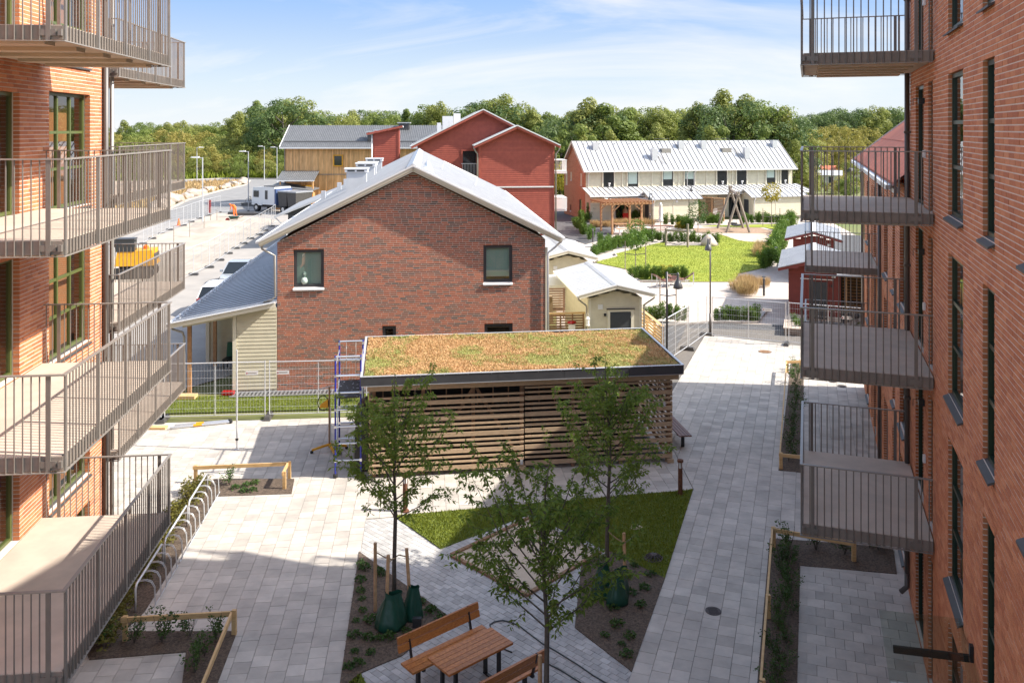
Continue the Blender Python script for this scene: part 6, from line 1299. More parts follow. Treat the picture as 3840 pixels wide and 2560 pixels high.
# ------------------------------------------------------------------ red sheds on the right
def red_shed(loc, label):
    t = thing('red_shed', label, 'shed', loc, math.atan2(-.323,.946), 'red sheds on the right'); w = 2.65; zt = lambda u: 3.35-abs(u-w/2)*.28
    tr = lambda z: (0,w) if z < 2.7 else ((z-2.7)/.28, w-(z-2.7)/.28); clad(t, 'boards', 0, w, .3, 3.0, K['redS'], fmg, ops=[(1.0,2.0,0,2.15)], top=tr)
    MB().box(0,.006,.25,w,.06,2.7).build('front_wall', K['redS'], t); MB().box(0,.07,0,.06,6,2.7).build('side_wall', K['redS'], t); MB().box(w-.06,.07,0,w,6,2.7).build('side_wall', K['redS'], t); MB().box(0,-.01,0,w,.05,.24).build('plinth', K['conc'], t)
    d = MB().box(1.06,-.03,.1,1.94,-.012,2.1).build('door', K['greyS'], t); f = MB(); f.box(.95,-.06,.1,1.055,-.025,2.2); f.box(1.945,-.06,.1,2.05,-.025,2.2); f.build('frame', K['redS'], d); piece('drip_cap', K['white'], t, (.6,-.1,2.22), (2.3,-.03,2.26))
    piece('vent', K['white'], t, (2.2,-.05,2.35), (2.4,-.026,2.5)); piece('wall_light', K['black'], t, (2.15,-.08,1.85), (2.22,-.026,1.97))
    for s in (-1, 1):
        e = w/2+s*1.85; pl = [(e,-.6,zt(e)),(e,6.4,zt(e)),(w/2,6.4,zt(w/2)),(w/2,-.6,zt(w/2))]; roof_plane(t, 'roof', *(pl if s < 0 else [pl[1],pl[0],pl[3],pl[2]]), K['roofW'], .06, seam=.3, sh=.035, sw=.08)
        MB().bar((w/2,-.62,zt(w/2)-.1),(e,-.62,zt(e)-.1),.05,.14).build('bargeboard', K['redS'], t)
    MB().bar((w/2,-.6,3.38),(w/2,6.4,3.38),.35,.03).build('ridge_cap', K['white'], t); return t
red_shed((15.0,47,0), 'red boarded shed with pale ribbed roof seen through the right balconies'); red_shed((19.3,59.5,0), 'red boarded shed standing behind the nearer red shed')
CB = thing('slatted_carport', 'dark slatted carport with white roof right of the red sheds', 'carport', (17.7,46.2,0), math.atan2(-.323,.946))
for i in range(15): piece('slat', K['slatD'], CB, (0,2.0,.15+i*.17), (4.0,2.05,.25+i*.17)); piece('slat', K['slatD'], CB, (3.95,-1,.15+i*.17), (4.0,1.95,.25+i*.17))
for u in (0, 2, 3.9): piece('post', K['slatD'], CB, (u,-1,0), (u+.12,-.88,2.75))
MB().box(-.1,2.1,0,4.1,2.15,2.7).build('shade_backdrop', K['black'], CB); MB().box(4.02,-1,0,4.07,2.1,2.7).build('shade_end', K['black'], CB)  # added black panels put the carport's inner shade into colour
roof_plane(CB, 'roof', (-.4,-1.5,2.75), (4.6,-1.5,3.0), (4.6,5.5,3.1), (-.4,5.5,2.85), K['roofW'], .08, seam=.3, sh=.04)
wp = thing('timber_planter', 'pale timber plank planter beside the red shed foot', 'planter', G('z7',1115,940), math.atan2(.946,.323))
for i in range(5): piece('plank', K['conc'], wp, (-1.6,-.45+i*.19,.3), (1.6,-.28+i*.19,.36))
piece('box', K['conc_s'], wp, (-1.5,-.4,0), (1.5,.45,.29))
for p in ((1130,940),(1160,985),(1150,960)): plant('planter_plant', 'yew', G('z7',*p), .9, 'spiky green plant beside the pale planter under the right balcony', 'plant', 'spiky plants by the planter')
# ------------------------------------------------------------------ parked cars
def car(loc, rz, paint, label, suv=False, rails=False):
    t = thing('parked_car', label, 'car', loc, rz, 'cars parked along the lean-to'); h = 1.66 if suv else 1.48; bl = .98 if suv else .9
    # stations along the length: x, belt height, half width, hood/boot surface
    st = [(-2.25,.62,.74),(-2.15,.86,.82),(-1.95,bl+.03,.87),(-1.2,bl+.02,.9),(0,bl,.91),(.85,bl-.02,.9),(1.3,bl-.08,.88),(1.9,.78,.82),(2.2,.66,.7),(2.28,.5,.6)]
    b = MB(); n = 8
    for x, zt, hw in st:
        b.v += [(x,-hw*.9,.22),(x,-hw,.42),(x,-hw,zt-.18),(x,-hw*.93,zt),(x,hw*.93,zt),(x,hw,zt-.18),(x,hw,.42),(x,hw*.9,.22)]
    for i in range(len(st)-1):
        for k in range(n): b.f.append((i*n+k, i*n+(k+1) % n, (i+1)*n+(k+1) % n, (i+1)*n+k))
    b.f += [tuple(range(n)), tuple(range((len(st)-1)*n, len(st)*n))]; b.build('body', paint, t, smooth=False)
    rs = [(-2.05 if suv else -1.9,bl,.80),(-1.6 if suv else -1.2,h-.08,.64),(-.3,h,.66),(.35,h-.04,.64),(1.25,bl-.06,.80)]
    g = MB()
    for x, z, hw in rs: g.v += [(x,-hw,z),(x,hw,z)]
    for i in range(4): g.f.append((2*i,2*i+1,2*i+3,2*i+2))
    low = [(x, bl-.02, .83) for x, z, hw in rs]; m0 = len(g.v)
    for x, z, hw in low: g.v += [(x,-hw,z),(x,hw,z)]
    for i in range(4):
        for s in (0, 1): g.f.append((2*i+s, 2*i+2+s, m0+2*i+2+s, m0+2*i+s))
    g.build('glasshouse', K['carG'], t)
    rf_ = MB(); p = [(-1.62 if suv else -1.2,h-.07),(-.3,h+.012),(.36,h-.03)]
    for x, z in p: rf_.v += [(x,-.655,z),(x,.655,z),(x,-.655,z+.02),(x,.655,z+.02)]
    for i in range(2): a = 4*i; rf_.f += [(a+2,a+3,a+7,a+6),(a,a+4,a+5,a+1),(a,a+2,a+6,a+4),(a+1,a+5,a+7,a+3)]
    rf_.f += [(0,1,3,2),(8,10,11,9)]; rf_.build('roof', paint, t)
    for s in (-1, 1):
        for xa, za, xb, zb in ((rs[0][0],bl,rs[1][0],h-.08),(.35,h-.04,1.25,bl-.06),(-.35,h-.02,-.4,bl)): MB().bar((xa,s*(.80 if za < 1.1 else .66),za),(xb,s*(.80 if zb < 1.1 else .66),zb),.06,.05).build('pillar', paint, t)
        MB().box(.75,s*.92-.06,bl,.95,s*1.03+.02*s,bl+.14).build('mirror', paint, t) if s > 0 else MB().box(.75,s*1.05,bl,.95,s*.9,bl+.14).build('mirror', paint, t)
        for x in (-1.35, 1.4):
            w = MB(); w.tube([(x,s*.72,.33),(x,s*.93,.33)], .33, 16); o = w.build('wheel', K['rubber'], t); MB().tube([(x,s*.925,.33),(x,s*.94,.33)], .2, 10).build('rim', K['alu'], o)
        MB().box(-2.2,s*.62-.14,.72,-2.02,s*.62+.16,1.05 if suv else .92).build('tail_light', K['redl'], t); MB().box(2.02,s*.56-.15,.6,2.2,s*.56+.15,.72).build('headlight', K['lit'], t)
        if rails: MB().tube([(-1.5,s*.58,h+.0),(-1.4,s*.58,h+.08),(.1,s*.58,h+.08),(.25,s*.58,h)], .02, 6).build('roof_rail', K['fascia'], t)
    piece('number_plate', K['white'], t, (-2.27,-.26,.62), (-2.24,.26,.73)); piece('rear_trim', paint, t, (-2.24,-.6,.95), (-2.1,.6,1.0)); return t
car((-16.6,49.6,-.045), rad(93), K['carW'], 'white estate car nearest the lean-to roof, red tail light showing', True); car((-18.3,58.2,-.045), rad(-87), K['carS'], 'silver car parked with its windscreen towards the lean-to'); car((-17.0,64.6,-.045), rad(92), K['carD'], 'dark estate car with roof rails, farthest of the parked three', True, True)
# ------------------------------------------------------------------ excavator, truck, worker
EX = thing('excavator', 'yellow excavator half hidden behind the left balcony railing', 'excavator', (-26.3,60.5,-.03), rad(190)); EX.scale = (.75,.75,.85)
for s in (-1, 1):
    MB().tube([(-1.4,s*1.0-.25*s,.45),(-1.4,s*1.0+.25*s,.45)], .45, 14).build('track_wheel', K['rubber'], EX); MB().box(-1.6,s*1.05-.28,.05,1.6,s*1.05+.28,.85).build('track', K['rubber'], EX)
MB().box(-.9,-.9,.6,.9,.9,1.0).build('undercarriage', K['fascia'], EX)
bo = MB(); bo.hexa([(-1.9,-1.3,1.05),(1.5,-1.3,1.05),(1.5,1.3,1.05),(-1.9,1.3,1.05),(-1.75,-1.2,2.3),(1.3,-1.2,2.2),(1.3,1.2,2.2),(-1.75,1.2,2.3)]); bo.build('house', K['yellow'], EX); MB().lathe((-.9,-.2,2.3), [(.25,0),(.25,.2),(.1,.3)], 10).build('beacon', K['orange'], EX)
MB().box(-.2,.25,2.21,1.4,1.25,3.2).build('cab', K['carG'], EX); MB().box(-.25,.2,3.21,1.45,1.3,3.28).build('cab_roof', K['fascia'], EX); MB().hexa([(-1.9,-.9,1.5),(-1.95,-.9,1.5),(-1.95,.9,1.5),(-1.9,.9,1.5),(-1.86,-.9,2.0),(-1.91,-.9,2.0),(-1.91,.9,2.0),(-1.86,.9,2.0)]).build('panel', K['dsill'], EX)
MB().bar((1.2,-.2,2.0),(2.6,-.2,4.0),.4,.5).build('boom', K['fascia'], EX); MB().bar((2.6,-.2,4.0),(4.2,-.2,2.2),.35,.4).build('stick', K['fascia'], EX); MB().hexa([(3.8,-.7,1.3),(4.6,-.7,1.1),(4.6,.3,1.1),(3.8,.3,1.3),(4.0,-.7,2.2),(4.5,-.7,2.3),(4.5,.3,2.3),(4.0,.3,2.2)]).build('bucket', K['fascia'], EX)
TK = thing('waste_truck', 'white waste truck with blue panel and two dark containers by the timber house', 'truck', (-30.0,108.6,-.04), rad(-36))
MB().hexa([(-2.6,-1.2,.8),(-.6,-1.2,.8),(-.6,1.2,.8),(-2.6,1.2,.8),(-2.4,-1.15,3.0),(-.6,-1.15,3.1),(-.6,1.15,3.1),(-2.4,1.15,3.0)]).build('cab', K['carW'], TK); MB().box(-2.62,-1.0,1.9,-2.46,1.0,2.7).build('windscreen', K['carG'], TK); MB().box(-2.2,-1.23,1.8,-1.2,-1.2,2.6).build('side_window', K['carG'], TK)
MB().box(-.5,-1.25,.95,1.9,1.25,3.15).build('body', K['carW'], TK); MB().box(1.0,-1.27,1.5,1.35,-1.255,2.8).build('logo_panel', K['fascia'], TK) if False else MB().box(.1,-1.27,1.6,.6,-1.255,2.7).build('logo_panel', K['dsill'], TK); MB().box(1.92,-1.25,.95,2.2,1.25,2.95).build('blue_panel', K['carD'] if False else mat('truck_blue', (.06,.10,.22), None, rough=.4), TK)
for i in range(2): MB().hexa([(2.7+i*1.7,-1.2,.9),(4.1+i*1.7,-1.2,.9),(4.1+i*1.7,1.2,.9),(2.7+i*1.7,1.2,.9),(2.55+i*1.7,-1.3,2.6),(4.25+i*1.7,-1.3,2.6),(4.25+i*1.7,1.3,2.6),(2.55+i*1.7,1.3,2.6)]).build('container', K['dsill'], TK); MB().box(2.5+i*1.7,-1.35,2.61,4.3+i*1.7,1.35,2.75).build('container_lid', K['roofG'], TK)
MB().box(-2.3,-.6,.55,6.2,.6,.85).build('chassis', K['fascia'], TK)
for x in (-1.7, 3.4, 4.7):
    for s in (-1, 1): o = MB().tube([(x,s*.8,.5),(x,s*1.2,.5)], .5, 16).build('wheel', K['rubber'], TK); MB().tube([(x,s*1.19,.5),(x,s*1.21,.5)], .25, 10).build('rim', K['alu'], o)
for i in range(5): MB().box(-.3+i*.45,-1.1,3.16,.0+i*.45,1.1,3.26).build('roof_bar', K['fascia'], TK)
def bicycle(p, rz, label):
    t = thing('bicycle', label, 'bicycle', (p[0],p[1],-.04), rz, 'bicycles by the truck')
    for x in (-.52, .52): MB().tube([(x+.34*math.cos(a),0,.35+.34*math.sin(a)) for a in [i*math.pi/8 for i in range(17)]], .022, 5).build('wheel', K['rubber'], t)
    f = MB(); f.tube([(-.52,0,.35),(-.1,0,.3),(.38,0,.75),(-.2,0,.72),(-.52,0,.35)], .02, 5); f.tube([(.52,0,.35),(.36,0,.95)], .02, 5); f.tube([(-.1,0,.3),(-.24,0,.9)], .02, 5); f.build('frame', K['fascia'], t); MB().tube([(.36,-.28,1.0),(.36,.28,1.0)], .018, 5).build('handlebar', K['fascia'], t); MB().box(-.38,-.07,.88,-.12,.07,.94).build('saddle', K['rubber'], t)
for i, p in enumerate(((1260,1160),(1310,1165),(1350,1150))): bicycle(G('z1',*p), rad(20+25*i), ('left','middle','right')[i]+' one of three dark bicycles in front of the white truck')
def person(loc, rz):
    t = thing('person', 'worker in orange clothes bending down on the dug up ground', 'person', loc, rz)
    me = bpy.data.meshes.new('body'); V = [(0,0,.92),(0,.02,1.05),(.3,.0,1.28),(.5,0,1.34),(.58,0,1.36),(.68,0,1.36),(.1,.14,.88),(.12,.16,.48),(.0,.16,.08),(.14,.17,.05),(.1,-.14,.88),(.05,-.16,.48),(-.1,-.16,.08),(.04,-.17,.05),(.42,.2,1.26),(.5,.24,.98),(.58,.18,.75),(.42,-.2,1.26),(.52,-.24,.98),(.6,-.18,.75)]
    E = [(0,1),(1,2),(2,3),(3,4),(4,5),(0,6),(6,7),(7,8),(8,9),(0,10),(10,11),(11,12),(12,13),(3,14),(14,15),(15,16),(3,17),(17,18),(18,19)]
    me.from_pydata(V, E, []); me.materials.append(K['orange']); o = link(bpy.data.objects.new('body', me), t); md = o.modifiers.new('skin', 'SKIN'); me.skin_vertices or None
    rr_ = [.16,.17,.18,.12,.06,.06,.11,.085,.06,.05,.11,.085,.06,.05,.08,.055,.045,.08,.055,.045]
    for v, r in zip(me.skin_vertices[0].data, rr_): v.radius = (r, r)
    me.skin_vertices[0].data[0].use_root = True; s = o.modifiers.new('sub', 'SUBSURF'); s.levels = s.render_levels = 1
    MB().lathe((.72,0,1.24), [(.03,0),(.07,.04),(.085,.12),(.08,.2),(.03,.24)], 10).build('head', K['skin'], t, smooth=True); MB().lathe((.74,0,1.38), [(.11,0),(.105,.04),(.07,.1),(.01,.12)], 10).build('helmet', K['orange'], t, smooth=True)
    for y in (.18, -.18): MB().cbox(.6,y,.7,.05,.04,.09).build('glove', K['black'], t)
person(G('z1',1000,1370), rad(160))
wb = thing('wheelbarrow', 'green wheelbarrow with red wheel on the sandy ground', 'wheelbarrow', G('z1',970,1450), rad(8)); MB().hexa([(-.3,-.25,.35),(.45,-.3,.35),(.45,.3,.35),(-.3,.25,.35),(-.5,-.38,.62),(.65,-.42,.6),(.65,.42,.6),(-.5,.38,.62)]).build('tray', K['bag'], wb); MB().tube([(-.62,-.06,.22),(-.62,.06,.22)], .22, 12).build('wheel', K['redl'], wb)
for s in (-1, 1): MB().tube([(-.6,s*.1,.25),(.4,s*.3,.35),(1.1,s*.32,.6)], .025, 6).build('handle', K['slatD'], wb); MB().tube([(.4,s*.28,.35),(.45,s*.28,0)], .025, 6).build('leg', K['black'], wb)
cn = thing('traffic_cone', 'orange traffic cone beside the near end of the road fence', 'cone', G('z1',125,1510)); MB().lathe((0,0,.03), [(.2,0),(.16,.15),(.06,.7),(.03,.72)], 12).build('cone', K['orange'], cn); piece('base', K['orange'], cn, (-.25,-.25,0), (.25,.25,.03)); MB().lathe((0,0,.35), [(.125,0),(.095,.16)], 12).build('band', K['white'], cn)
tag(MB().box(*(G('z1',600,1315)+Vector((-.18,-.05,0))), *(G('z1',600,1315)+Vector((.18,.05,1.6)))).build('warning_board', K['redl']), 'red and white warning board leaning on the road fence', 'board')
for i, (c, p) in enumerate((('z1',(1100,1330)),('z1',(1200,1345)),('z1',(1280,1200)))): q = G(c,*p); tag(MB().box(q.x-1.6,q.y-.3,0,q.x+1.6,q.y+.3,.25+.2*(i == 2)).build('pipe_stack', K['dsill']), ('dark grey steel profile bundle behind the worker','grey steel profile bundle right of the worker','long grey steel bundle by the barrier')[i], 'bundle')
for i in range(9):
    p = G('z2',*((660,385),(895,275),(1105,175),(400,480),(1000,120),(720,1000),(960,860),(560,330),(1200,240))[i])
    if i < 5: tag(MB().tube([(p.x,p.y,0),(p.x,p.y,1.5)], .03, 6).build('survey_peg', K['log']), 'thin grey survey peg standing in the sandy ground', 'peg', 'survey pegs in the sandy ground')
# site sand heaps
for i, (x, y, r, h) in enumerate(((-29.5,88,3.6,.35),(-31.5,93,3.4,.5),(-29,97,3.0,.4),(-32.5,84,2.6,.3),(-28.5,78,2.8,.2))):
    g = np.random.default_rng(60+i); hm = MB(); n = 16
    for a_ in range(8):
        for k in range(n): t_ = 2*math.pi*k/n; rr_ = r*a_/7*(1+.15*math.sin(3*t_+i)); hm.v.append((rr_*math.cos(t_), rr_*.7*math.sin(t_), h*(1-(a_/7)**2)*(1+.25*g.normal()*(0 < a_ < 7)*.4)-.02))
    for a_ in range(7):
        for k in range(n): hm.f.append((a_*n+k, a_*n+(k+1) % n, (a_+1)*n+(k+1) % n, (a_+1)*n+k))
    o = hm.build('sand_heap', K['csand'], smooth=True); o.location = (x,y,-.03); tag(o, ('largest','tallest','farthest','leftmost','lowest')[i]+' heap of pale sand on the dug up ground', 'heap')
# street lamps, boulders, kerb of the island
def street_lamp(x, y, h, s, label):
    t = thing('street_lamp', label, 'lamp', (x,y,-.04), 0, 'grey street lamps'); MB().tube([(0,0,0),(0,0,1.4),(0,0,h)], [.11,.08,.06], 8).build('pole', K['zinc'], t); MB().tube([(0,0,h-.1),(s*.5,0,h)], .04, 6).build('arm', K['zinc'], t); MB().hexa([(s*.4,-.18,h-.06),(s*1.3,-.12,h-.02),(s*1.3,.12,h-.02),(s*.4,.18,h-.06),(s*.4,-.14,h+.12),(s*1.2,-.08,h+.06),(s*1.2,.08,h+.06),(s*.4,.14,h+.12)]).build('lamp_head', K['white'], t)
for x, y, h, s, l in ((-34,95.2,7.2,-1,'nearest grey street lamp by the road fence'),(-60,165,6.8,1,'street lamp on the grassy traffic island'),(-36.7,120.6,7.2,-1,'street lamp left of the white truck'),(-50.2,175.6,6.8,-1,'street lamp at the far road bend'),(-45.3,167,6.8,-1,'street lamp close to the timber house corner')): street_lamp(x, y, h, s, l)
isl = [(-44,111),(-47,126),(-48.6,145),(-48.9,159),(-52,172),(-55.6,175.5)]
kerb_line('island_kerb', [Vector((x,y,-.04)) for x, y in isl], 'pale kerb round the traffic island with boulders', .35, .18); kerb_line('road_kerb', [Vector((x,y,-.04)) for x, y in ((-72,167.5),(-60,180),(-42,177),(-34,171))], 'pale kerb on the far side of the road bend', .4, .18)
for i in range(22):
    f = i/21; k = f*3.9; a, b = Vector(isl[int(k)]), Vector(isl[int(k)+1]); p = a.lerp(b, k-int(k))+Vector((-1.3+R.uniform(-.5,.5),0)); s = R.uniform(.55,1.25)*(1.2 if i < 8 else .85); bm = bmesh.new(); bmesh.ops.create_icosphere(bm, subdivisions=2, radius=1)
    for v in bm.verts: v.co *= 1+R.uniform(-.16,.16); v.co.z = max(v.co.z*.75, -.4)
    me = bpy.data.meshes.new('boulder'); bm.to_mesh(me); bm.free(); me.materials.append(K['rock']); o = link(bpy.data.objects.new('boulder', me)); o.location = (p.x,p.y,s*.3); o.scale = (s*1.2,s,s); o.rotation_euler = (0,0,R.uniform(0,6)); tag(o, 'pale boulder in the row along the traffic island', 'boulder', 'boulders along the traffic island')
# ------------------------------------------------------------------ woodland and thicket
def crown_mesh(seed, kind, m, n=9000, sz=.27):
    g = np.random.default_rng(seed)                    # unit tree: 10 m tall
    if kind == 'round': cz, rx, rz_, nl, lr = 5.8, 3.2, 4.3, 60, (.5,1.15)
    elif kind == 'tall': cz, rx, rz_, nl, lr = 5.4, 1.9, 4.7, 64, (.35,.85)
    elif kind == 'wide': cz, rx, rz_, nl, lr = 5.5, 4.0, 4.3, 70, (.55,1.2)
    else: cz, rx, rz_, nl, lr = 5.2, 1.7, 5.0, 55, (.3,.7)
    v = g.normal(size=(nl, 3)); v /= np.linalg.norm(v, axis=1, keepdims=True); rr_ = np.cbrt(g.uniform(.25, 1, nl))[:,None]
    C = v*rr_*np.array([rx, rx, rz_]); C[:,2] += cz
    if kind == 'cone': C[:,:2] *= np.clip(1.35-C[:,2:3]/9, .15, 1.2)
    if kind == 'tall': C[:,:2] *= np.clip(1.3-np.abs(C[:,2:3]-4.5)/8, .3, 1.2)
    lr_ = g.uniform(*lr, nl); w = g.choice(nl, n, p=lr_**2/np.sum(lr_**2))
    d = g.normal(size=(n, 3)); d[:,2] = d[:,2]*.8+.25; d /= np.linalg.norm(d, axis=1, keepdims=True)
    P = C[w]+d*(lr_[w]*g.uniform(.75, 1.08, n))[:,None]; P[:,2] = np.maximum(P[:,2], .3)
    T = np.cross(d, g.normal(size=(n, 3))); T /= np.linalg.norm(T, axis=1, keepdims=True); S = np.cross(d, T)+d*.35*g.normal(size=(n,1)); s = (sz*g.uniform(.5, 1.2, n))[:,None]
    V = np.stack([P-T*s*.5, P+S*s*.32, P+T*s*.5, P-S*s*.32], 1).reshape(-1, 3); return np_mesh('crown', V, np.arange(4*n).reshape(-1, 4), m)
def trunk_mesh(seed):
    rr_ = random.Random(seed); m = MB(); m.tube([(0,0,0),(rr_.uniform(-.2,.2),0,3),(0,rr_.uniform(-.2,.2),7.5)], [.22,.15,.04], 7)
    for i in range(7): a = i*2.4; z = 2.2+i*.7; m.tube([(0,0,z),(1.3*math.cos(a),1.3*math.sin(a),z+1.1),(2.0*math.cos(a),2.0*math.sin(a),z+2.3)], [.09,.05,.015], 5)
    return m.mesh('trunk', K['dtrunk'])
LF = K['leafF']
CM = {k: [crown_mesh(100+i*7+j, k, LF[c]) for j, c in enumerate(cs)] for i, (k, cs) in enumerate((('round',(0,1,2)),('tall',(0,1)),('wide',(0,2,1)),('cone',(0,2)),))}
TM = [trunk_mesh(i) for i in range(3)]
BU = [crown_mesh(200+j, 'wide', LF[c], 4500, .36) for j, c in enumerate((0,1,3,1))]
YT = crown_mesh(300, 'round', LF[3], 4500, .3)
def forest_tree(x, y, h, kind, label, group, mesh=None, wx=1.0, name='forest_tree', cat='tree'):
    t = thing(name, label, cat, (x, y, -.1), R.uniform(0, 6.28), group); s = h/10*1.02; t.scale = (s*wx*R.uniform(.9,1.15), s*wx*R.uniform(.9,1.15), s)
    link(bpy.data.objects.new('trunk', R.choice(TM)), t); link(bpy.data.objects.new('crown', mesh or R.choice(CM[kind])), t)
def top_at(px, py, Y): return (px-1176)/F*Y, CAMH+(296-py)/F*Y
prof = [(250,290,270,'round'),(285,284,280,'round'),(320,287,265,'wide'),(352,281,275,'round'),(385,283,265,'tall'),(420,279,275,'round'),(455,282,270,'wide'),(490,284,260,'round'),(522,286,265,'round'),
 (548,262,215,'tall'),(572,248,225,'round'),(590,236,245,'cone'),(604,262,230,'tall'),(626,248,215,'round'),(650,226,205,'wide'),(676,236,215,'round'),(700,266,225,'tall'),(724,260,215,'round'),(752,262,230,'round'),(780,262,215,'wide'),(810,258,240,'round'),(842,254,250,'round'),(872,256,240,'wide'),(902,254,250,'round'),(934,260,235,'round'),(958,270,230,'tall'),
 (984,246,220,'round'),(1010,244,215,'round'),(1042,252,225,'wide'),(1086,236,175,'wide'),(1124,226,170,'wide'),(1160,234,175,'round'),(1196,246,180,'round'),(1224,258,170,'tall'),(1250,264,165,'tall'),(1276,270,160,'tall'),(1300,276,165,'tall'),
 (1326,256,150,'wide'),(1352,242,148,'tall'),(1378,238,150,'wide'),(1402,246,146,'tall'),(1430,258,150,'tall'),(1452,252,170,'round'),(1480,250,165,'wide'),(1508,256,160,'round'),(1530,264,165,'tall'),(1552,262,170,'round'),(1578,260,175,'wide'),
 (1600,246,150,'tall'),(1632,236,148,'round'),(1660,222,150,'tall'),(1684,230,145,'wide'),(1712,232,150,'round'),(1742,232,148,'wide'),(1772,240,150,'round'),(1800,254,146,'tall'),(1826,274,145,'round'),
 (1850,262,230,'round'),(1876,254,240,'wide'),(1902,252,235,'round'),(1930,244,240,'wide'),(1958,248,235,'round'),(1986,250,240,'wide'),(2014,248,235,'round'),(2042,250,240,'wide'),(2066,246,240,'round'),(2096,250,240,'round')]
for px, py, Y, k in prof:
    x, h = top_at(px, py+R.uniform(-3,5), Y); k = R.choice(('tall','cone','tall')) if k == 'round' and R.random() < .4 else k
    g_, l_ = ('far wood on the left', 'tree in the low far wood at the left horizon') if px < 530 else ('wood behind the timber house', 'broadleaf tree in the wood behind the timber house') if px < 975 else ('wood behind the red house', 'tall tree in the wood behind the red house') if px < 1310 else ('wood behind the row house', 'big dark tree behind the long white roof') if px < 1835 else ('dark wood on the right', 'dark tree in the far wood behind the right balconies')
    forest_tree(x, Y, h, k, l_, g_, mesh=CM['wide'][1] if px > 1835 and R.random() < .7 else None, wx=R.uniform(.95,1.35) if k in ('round','wide') else R.uniform(1.0,1.3))
for i in range(75):                                   # second rank that closes the gaps
    px = 250+i*25+R.uniform(-8,8); near = min(prof, key=lambda q: abs(q[0]-px)); Y = near[2]+R.uniform(18,40); x, h = top_at(px, near[1]+R.uniform(8,26), Y)
    forest_tree(x, Y, h, R.choice(('round','wide')), 'tree in the rear rank of the wood, only its upper crown showing', 'rear rank of the wood', wx=1.3)
for i in range(14): px = 1325+i*37; x = (px-1176)/F*132; forest_tree(x, 132+R.uniform(-4,4), R.uniform(7.5,10.5), 'tall', 'slender lower tree close behind the long white roof', 'slender trees behind the row house', wx=1.0)
for i in range(10): px = 1268+i*9; Y = 128+R.uniform(-5,8); forest_tree((px-1176)/F*Y, Y, R.uniform(8,11), 'tall', 'birch like tree between the red house and the row house', 'trees between red house and row house')
n = 0
for row, (Y, h) in enumerate(((183,4.6),(190,5.6),(199,6.6),(210,7.4),(223,8.2),(240,9.6))):
    x = -112+row*2
    while x < -38+row*1.5:
        forest_tree(x+R.uniform(-1,1), Y+R.uniform(-3,3), h*R.uniform(.8,1.2), 'wide', 'leafy willow bush in the thicket beyond the road bend', 'thicket beyond the road bend', mesh=R.choice(BU), wx=R.uniform(1.0,1.35), name='thicket_bush', cat='bush'); x += R.uniform(3.6,5.0)*(1+.08*row); n += 1
for i, (px, py, Y) in enumerate(((1900,292,215),(1925,293,205),(1948,296,200),(1992,294,210),(1880,300,190))): x, h = top_at(px, py, Y); forest_tree(x, Y, max(h, 8), 'round', 'yellow leaved tree before the dark wood on the right', 'yellow trees on the right', mesh=YT)
# allotment gardens glimpsed through the right balconies
hut = None
for i in range(11):
    px, py = 1846+R.uniform(0,140), 352+i*7.5; Y = 20497/(py-296); x = (px-1176)/F*Y
    t = thing('allotment_hut', 'small pale allotment hut among bushes behind the right balcony railing', 'hut', (x,Y,-.08), R.uniform(-.5,.5), 'allotment huts'); m = K['white'] if i % 3 else K['cream']
    MB().box(-1.6,-1.2,0,1.6,1.2,2.1).build('wall', m, t); MB().hexa([(-1.9,-1.5,2.05),(1.9,-1.5,2.05),(1.9,1.5,2.05),(-1.9,1.5,2.05),(-1.9,-.05,2.9),(1.9,-.05,2.9),(1.9,.05,2.9),(-1.9,.05,2.9)]).build('roof', (K['roofD'], K['roofW'], K['tile'])[i % 3], t); MB().box(-.4,-1.23,.1,.4,-1.205,1.8).build('door', K['greyS'], t)
for i in range(46):
    px, py = 1832+R.uniform(0,190), 345+R.uniform(0,115); Y = 20497/(py-296)+3; x = (px-1176)/F*Y
    forest_tree(x, Y, R.uniform(2.2,4.5), 'round', 'green garden bush in the allotments behind the right balcony railing', 'allotment bushes', mesh=R.choice(BU+[YT]), wx=1.1, name='garden_bush', cat='bush')
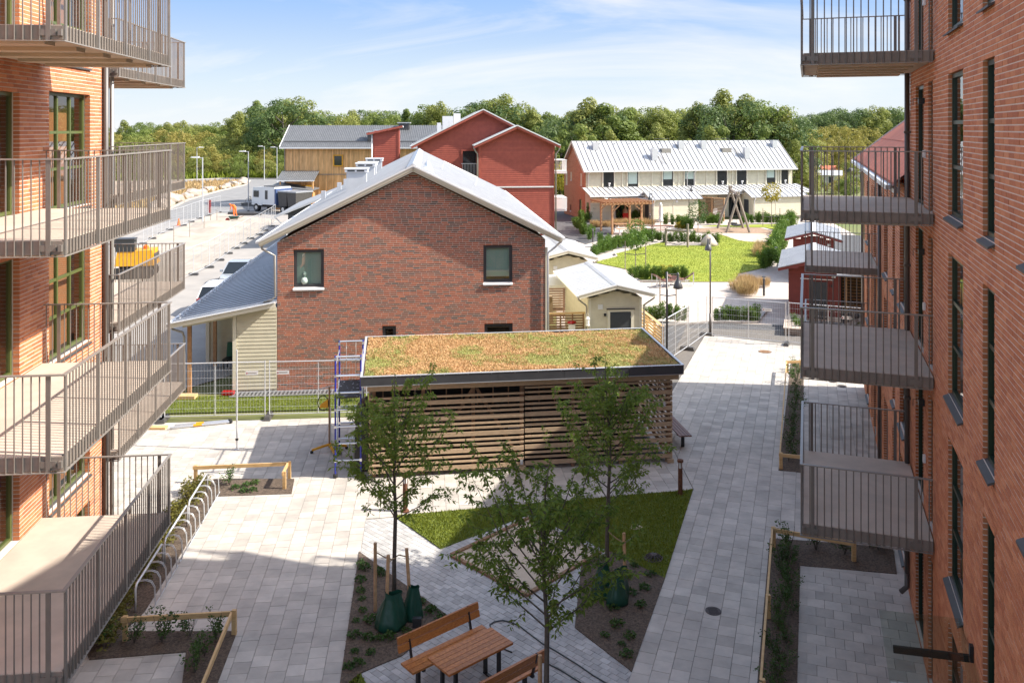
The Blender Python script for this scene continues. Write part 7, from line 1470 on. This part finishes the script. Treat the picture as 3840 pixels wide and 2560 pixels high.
# dry tall grass on the island and verge
V, Fc = tufts(26000, area_poly([(-44.6,112),(-47.6,126),(-49.2,145),(-49.6,158),(-52,170),(-62,164),(-74,140),(-70,112)]), lambda P: np.full(len(P), .0), .5, 1.2, 77, .4)
link(tag(bpy.data.objects.new('dry_grass', np_mesh('dry_grass', V, Fc, K['leafD'])), kind='stuff'))
V, Fc = tufts(26000, area_poly([(-95,168),(-60,182),(-42,179),(-36,174),(-30,186),(-42,198),(-95,192)]), lambda P: np.full(len(P), .0), .9, 1.2, 78, .4)
link(tag(bpy.data.objects.new('verge_grass', np_mesh('verge_grass', V, Fc, K['leafG'])), kind='stuff'))
blades('lawn_grass', [G('D',*p) for p in LAWN2], 120000, .05, leafmat('leaf_lawn_sunny', [(.20,.25,.03),(.26,.30,.04),(.17,.225,.028)], .25), seed=79, z=-.004)
# ------------------------------------------------------------------ place words that tell look-alikes in one row apart
def nth(n): return ['first','second','third','fourth','fifth','sixth','seventh','eighth','ninth','tenth','eleventh','twelfth'][n] if n < 12 else '%d%s' % (n+1, {1:'st',2:'nd',3:'rd'}.get((n+1) % 10, 'th') if not 10 < (n+1) % 100 < 14 else 'th')
def in_row(group, near=False):
    obs = [o for o in bpy.data.objects if o.parent is None and o.get('group') == group]; labs = set(o['label'] for o in obs)
    for l in labs:
        same = [o for o in obs if o['label'] == l]
        if len(same) < 2: continue
        same.sort(key=lambda o: o.location.y if near else proj(o.location)[0])
        for i, o in enumerate(same): o['label'] = l+', '+nth(i)+(' from near end' if near else ' from left')
for g_ in ('wire fence panels beside the parked cars','wire fence panels along the road','plants behind the bicycle racks','shrubs in the long right bed','shrubs in the narrow right bed','boulders along the traffic island','hedge along the dark path','survey pegs in the sandy ground'): in_row(g_, True)
for g_ in ('wire barriers by the truck','small plants in the left triangular bed','small plants in the right triangular bed','shrubs in the lower left bed','small plants beyond the bicycle racks','shrubs below the left balcony','shrubs by the right rail corner',
    'hedge left of the pergola','hedge by the asphalt walk','long hedge along the lawn kerb','second row behind the lawn hedge','hedge row at the balance beam','hedge clump by the parasol','hedge row above the gravel yard','hedge behind the black lamp post','hedge behind the wire fence','hedge below the right annex','hedge behind the swing','hedge behind the pergola','tan grass by the pergola','tan grass farther clump','tan grass nearer clump','yellow bush above the gravel','yellow bush by the beam','spiky plants by the planter',
    'far wood on the left','wood behind the timber house','wood behind the red house','wood behind the row house','dark wood on the right','slender trees behind the row house','trees between red house and row house','yellow trees on the right','allotment huts'): in_row(g_)
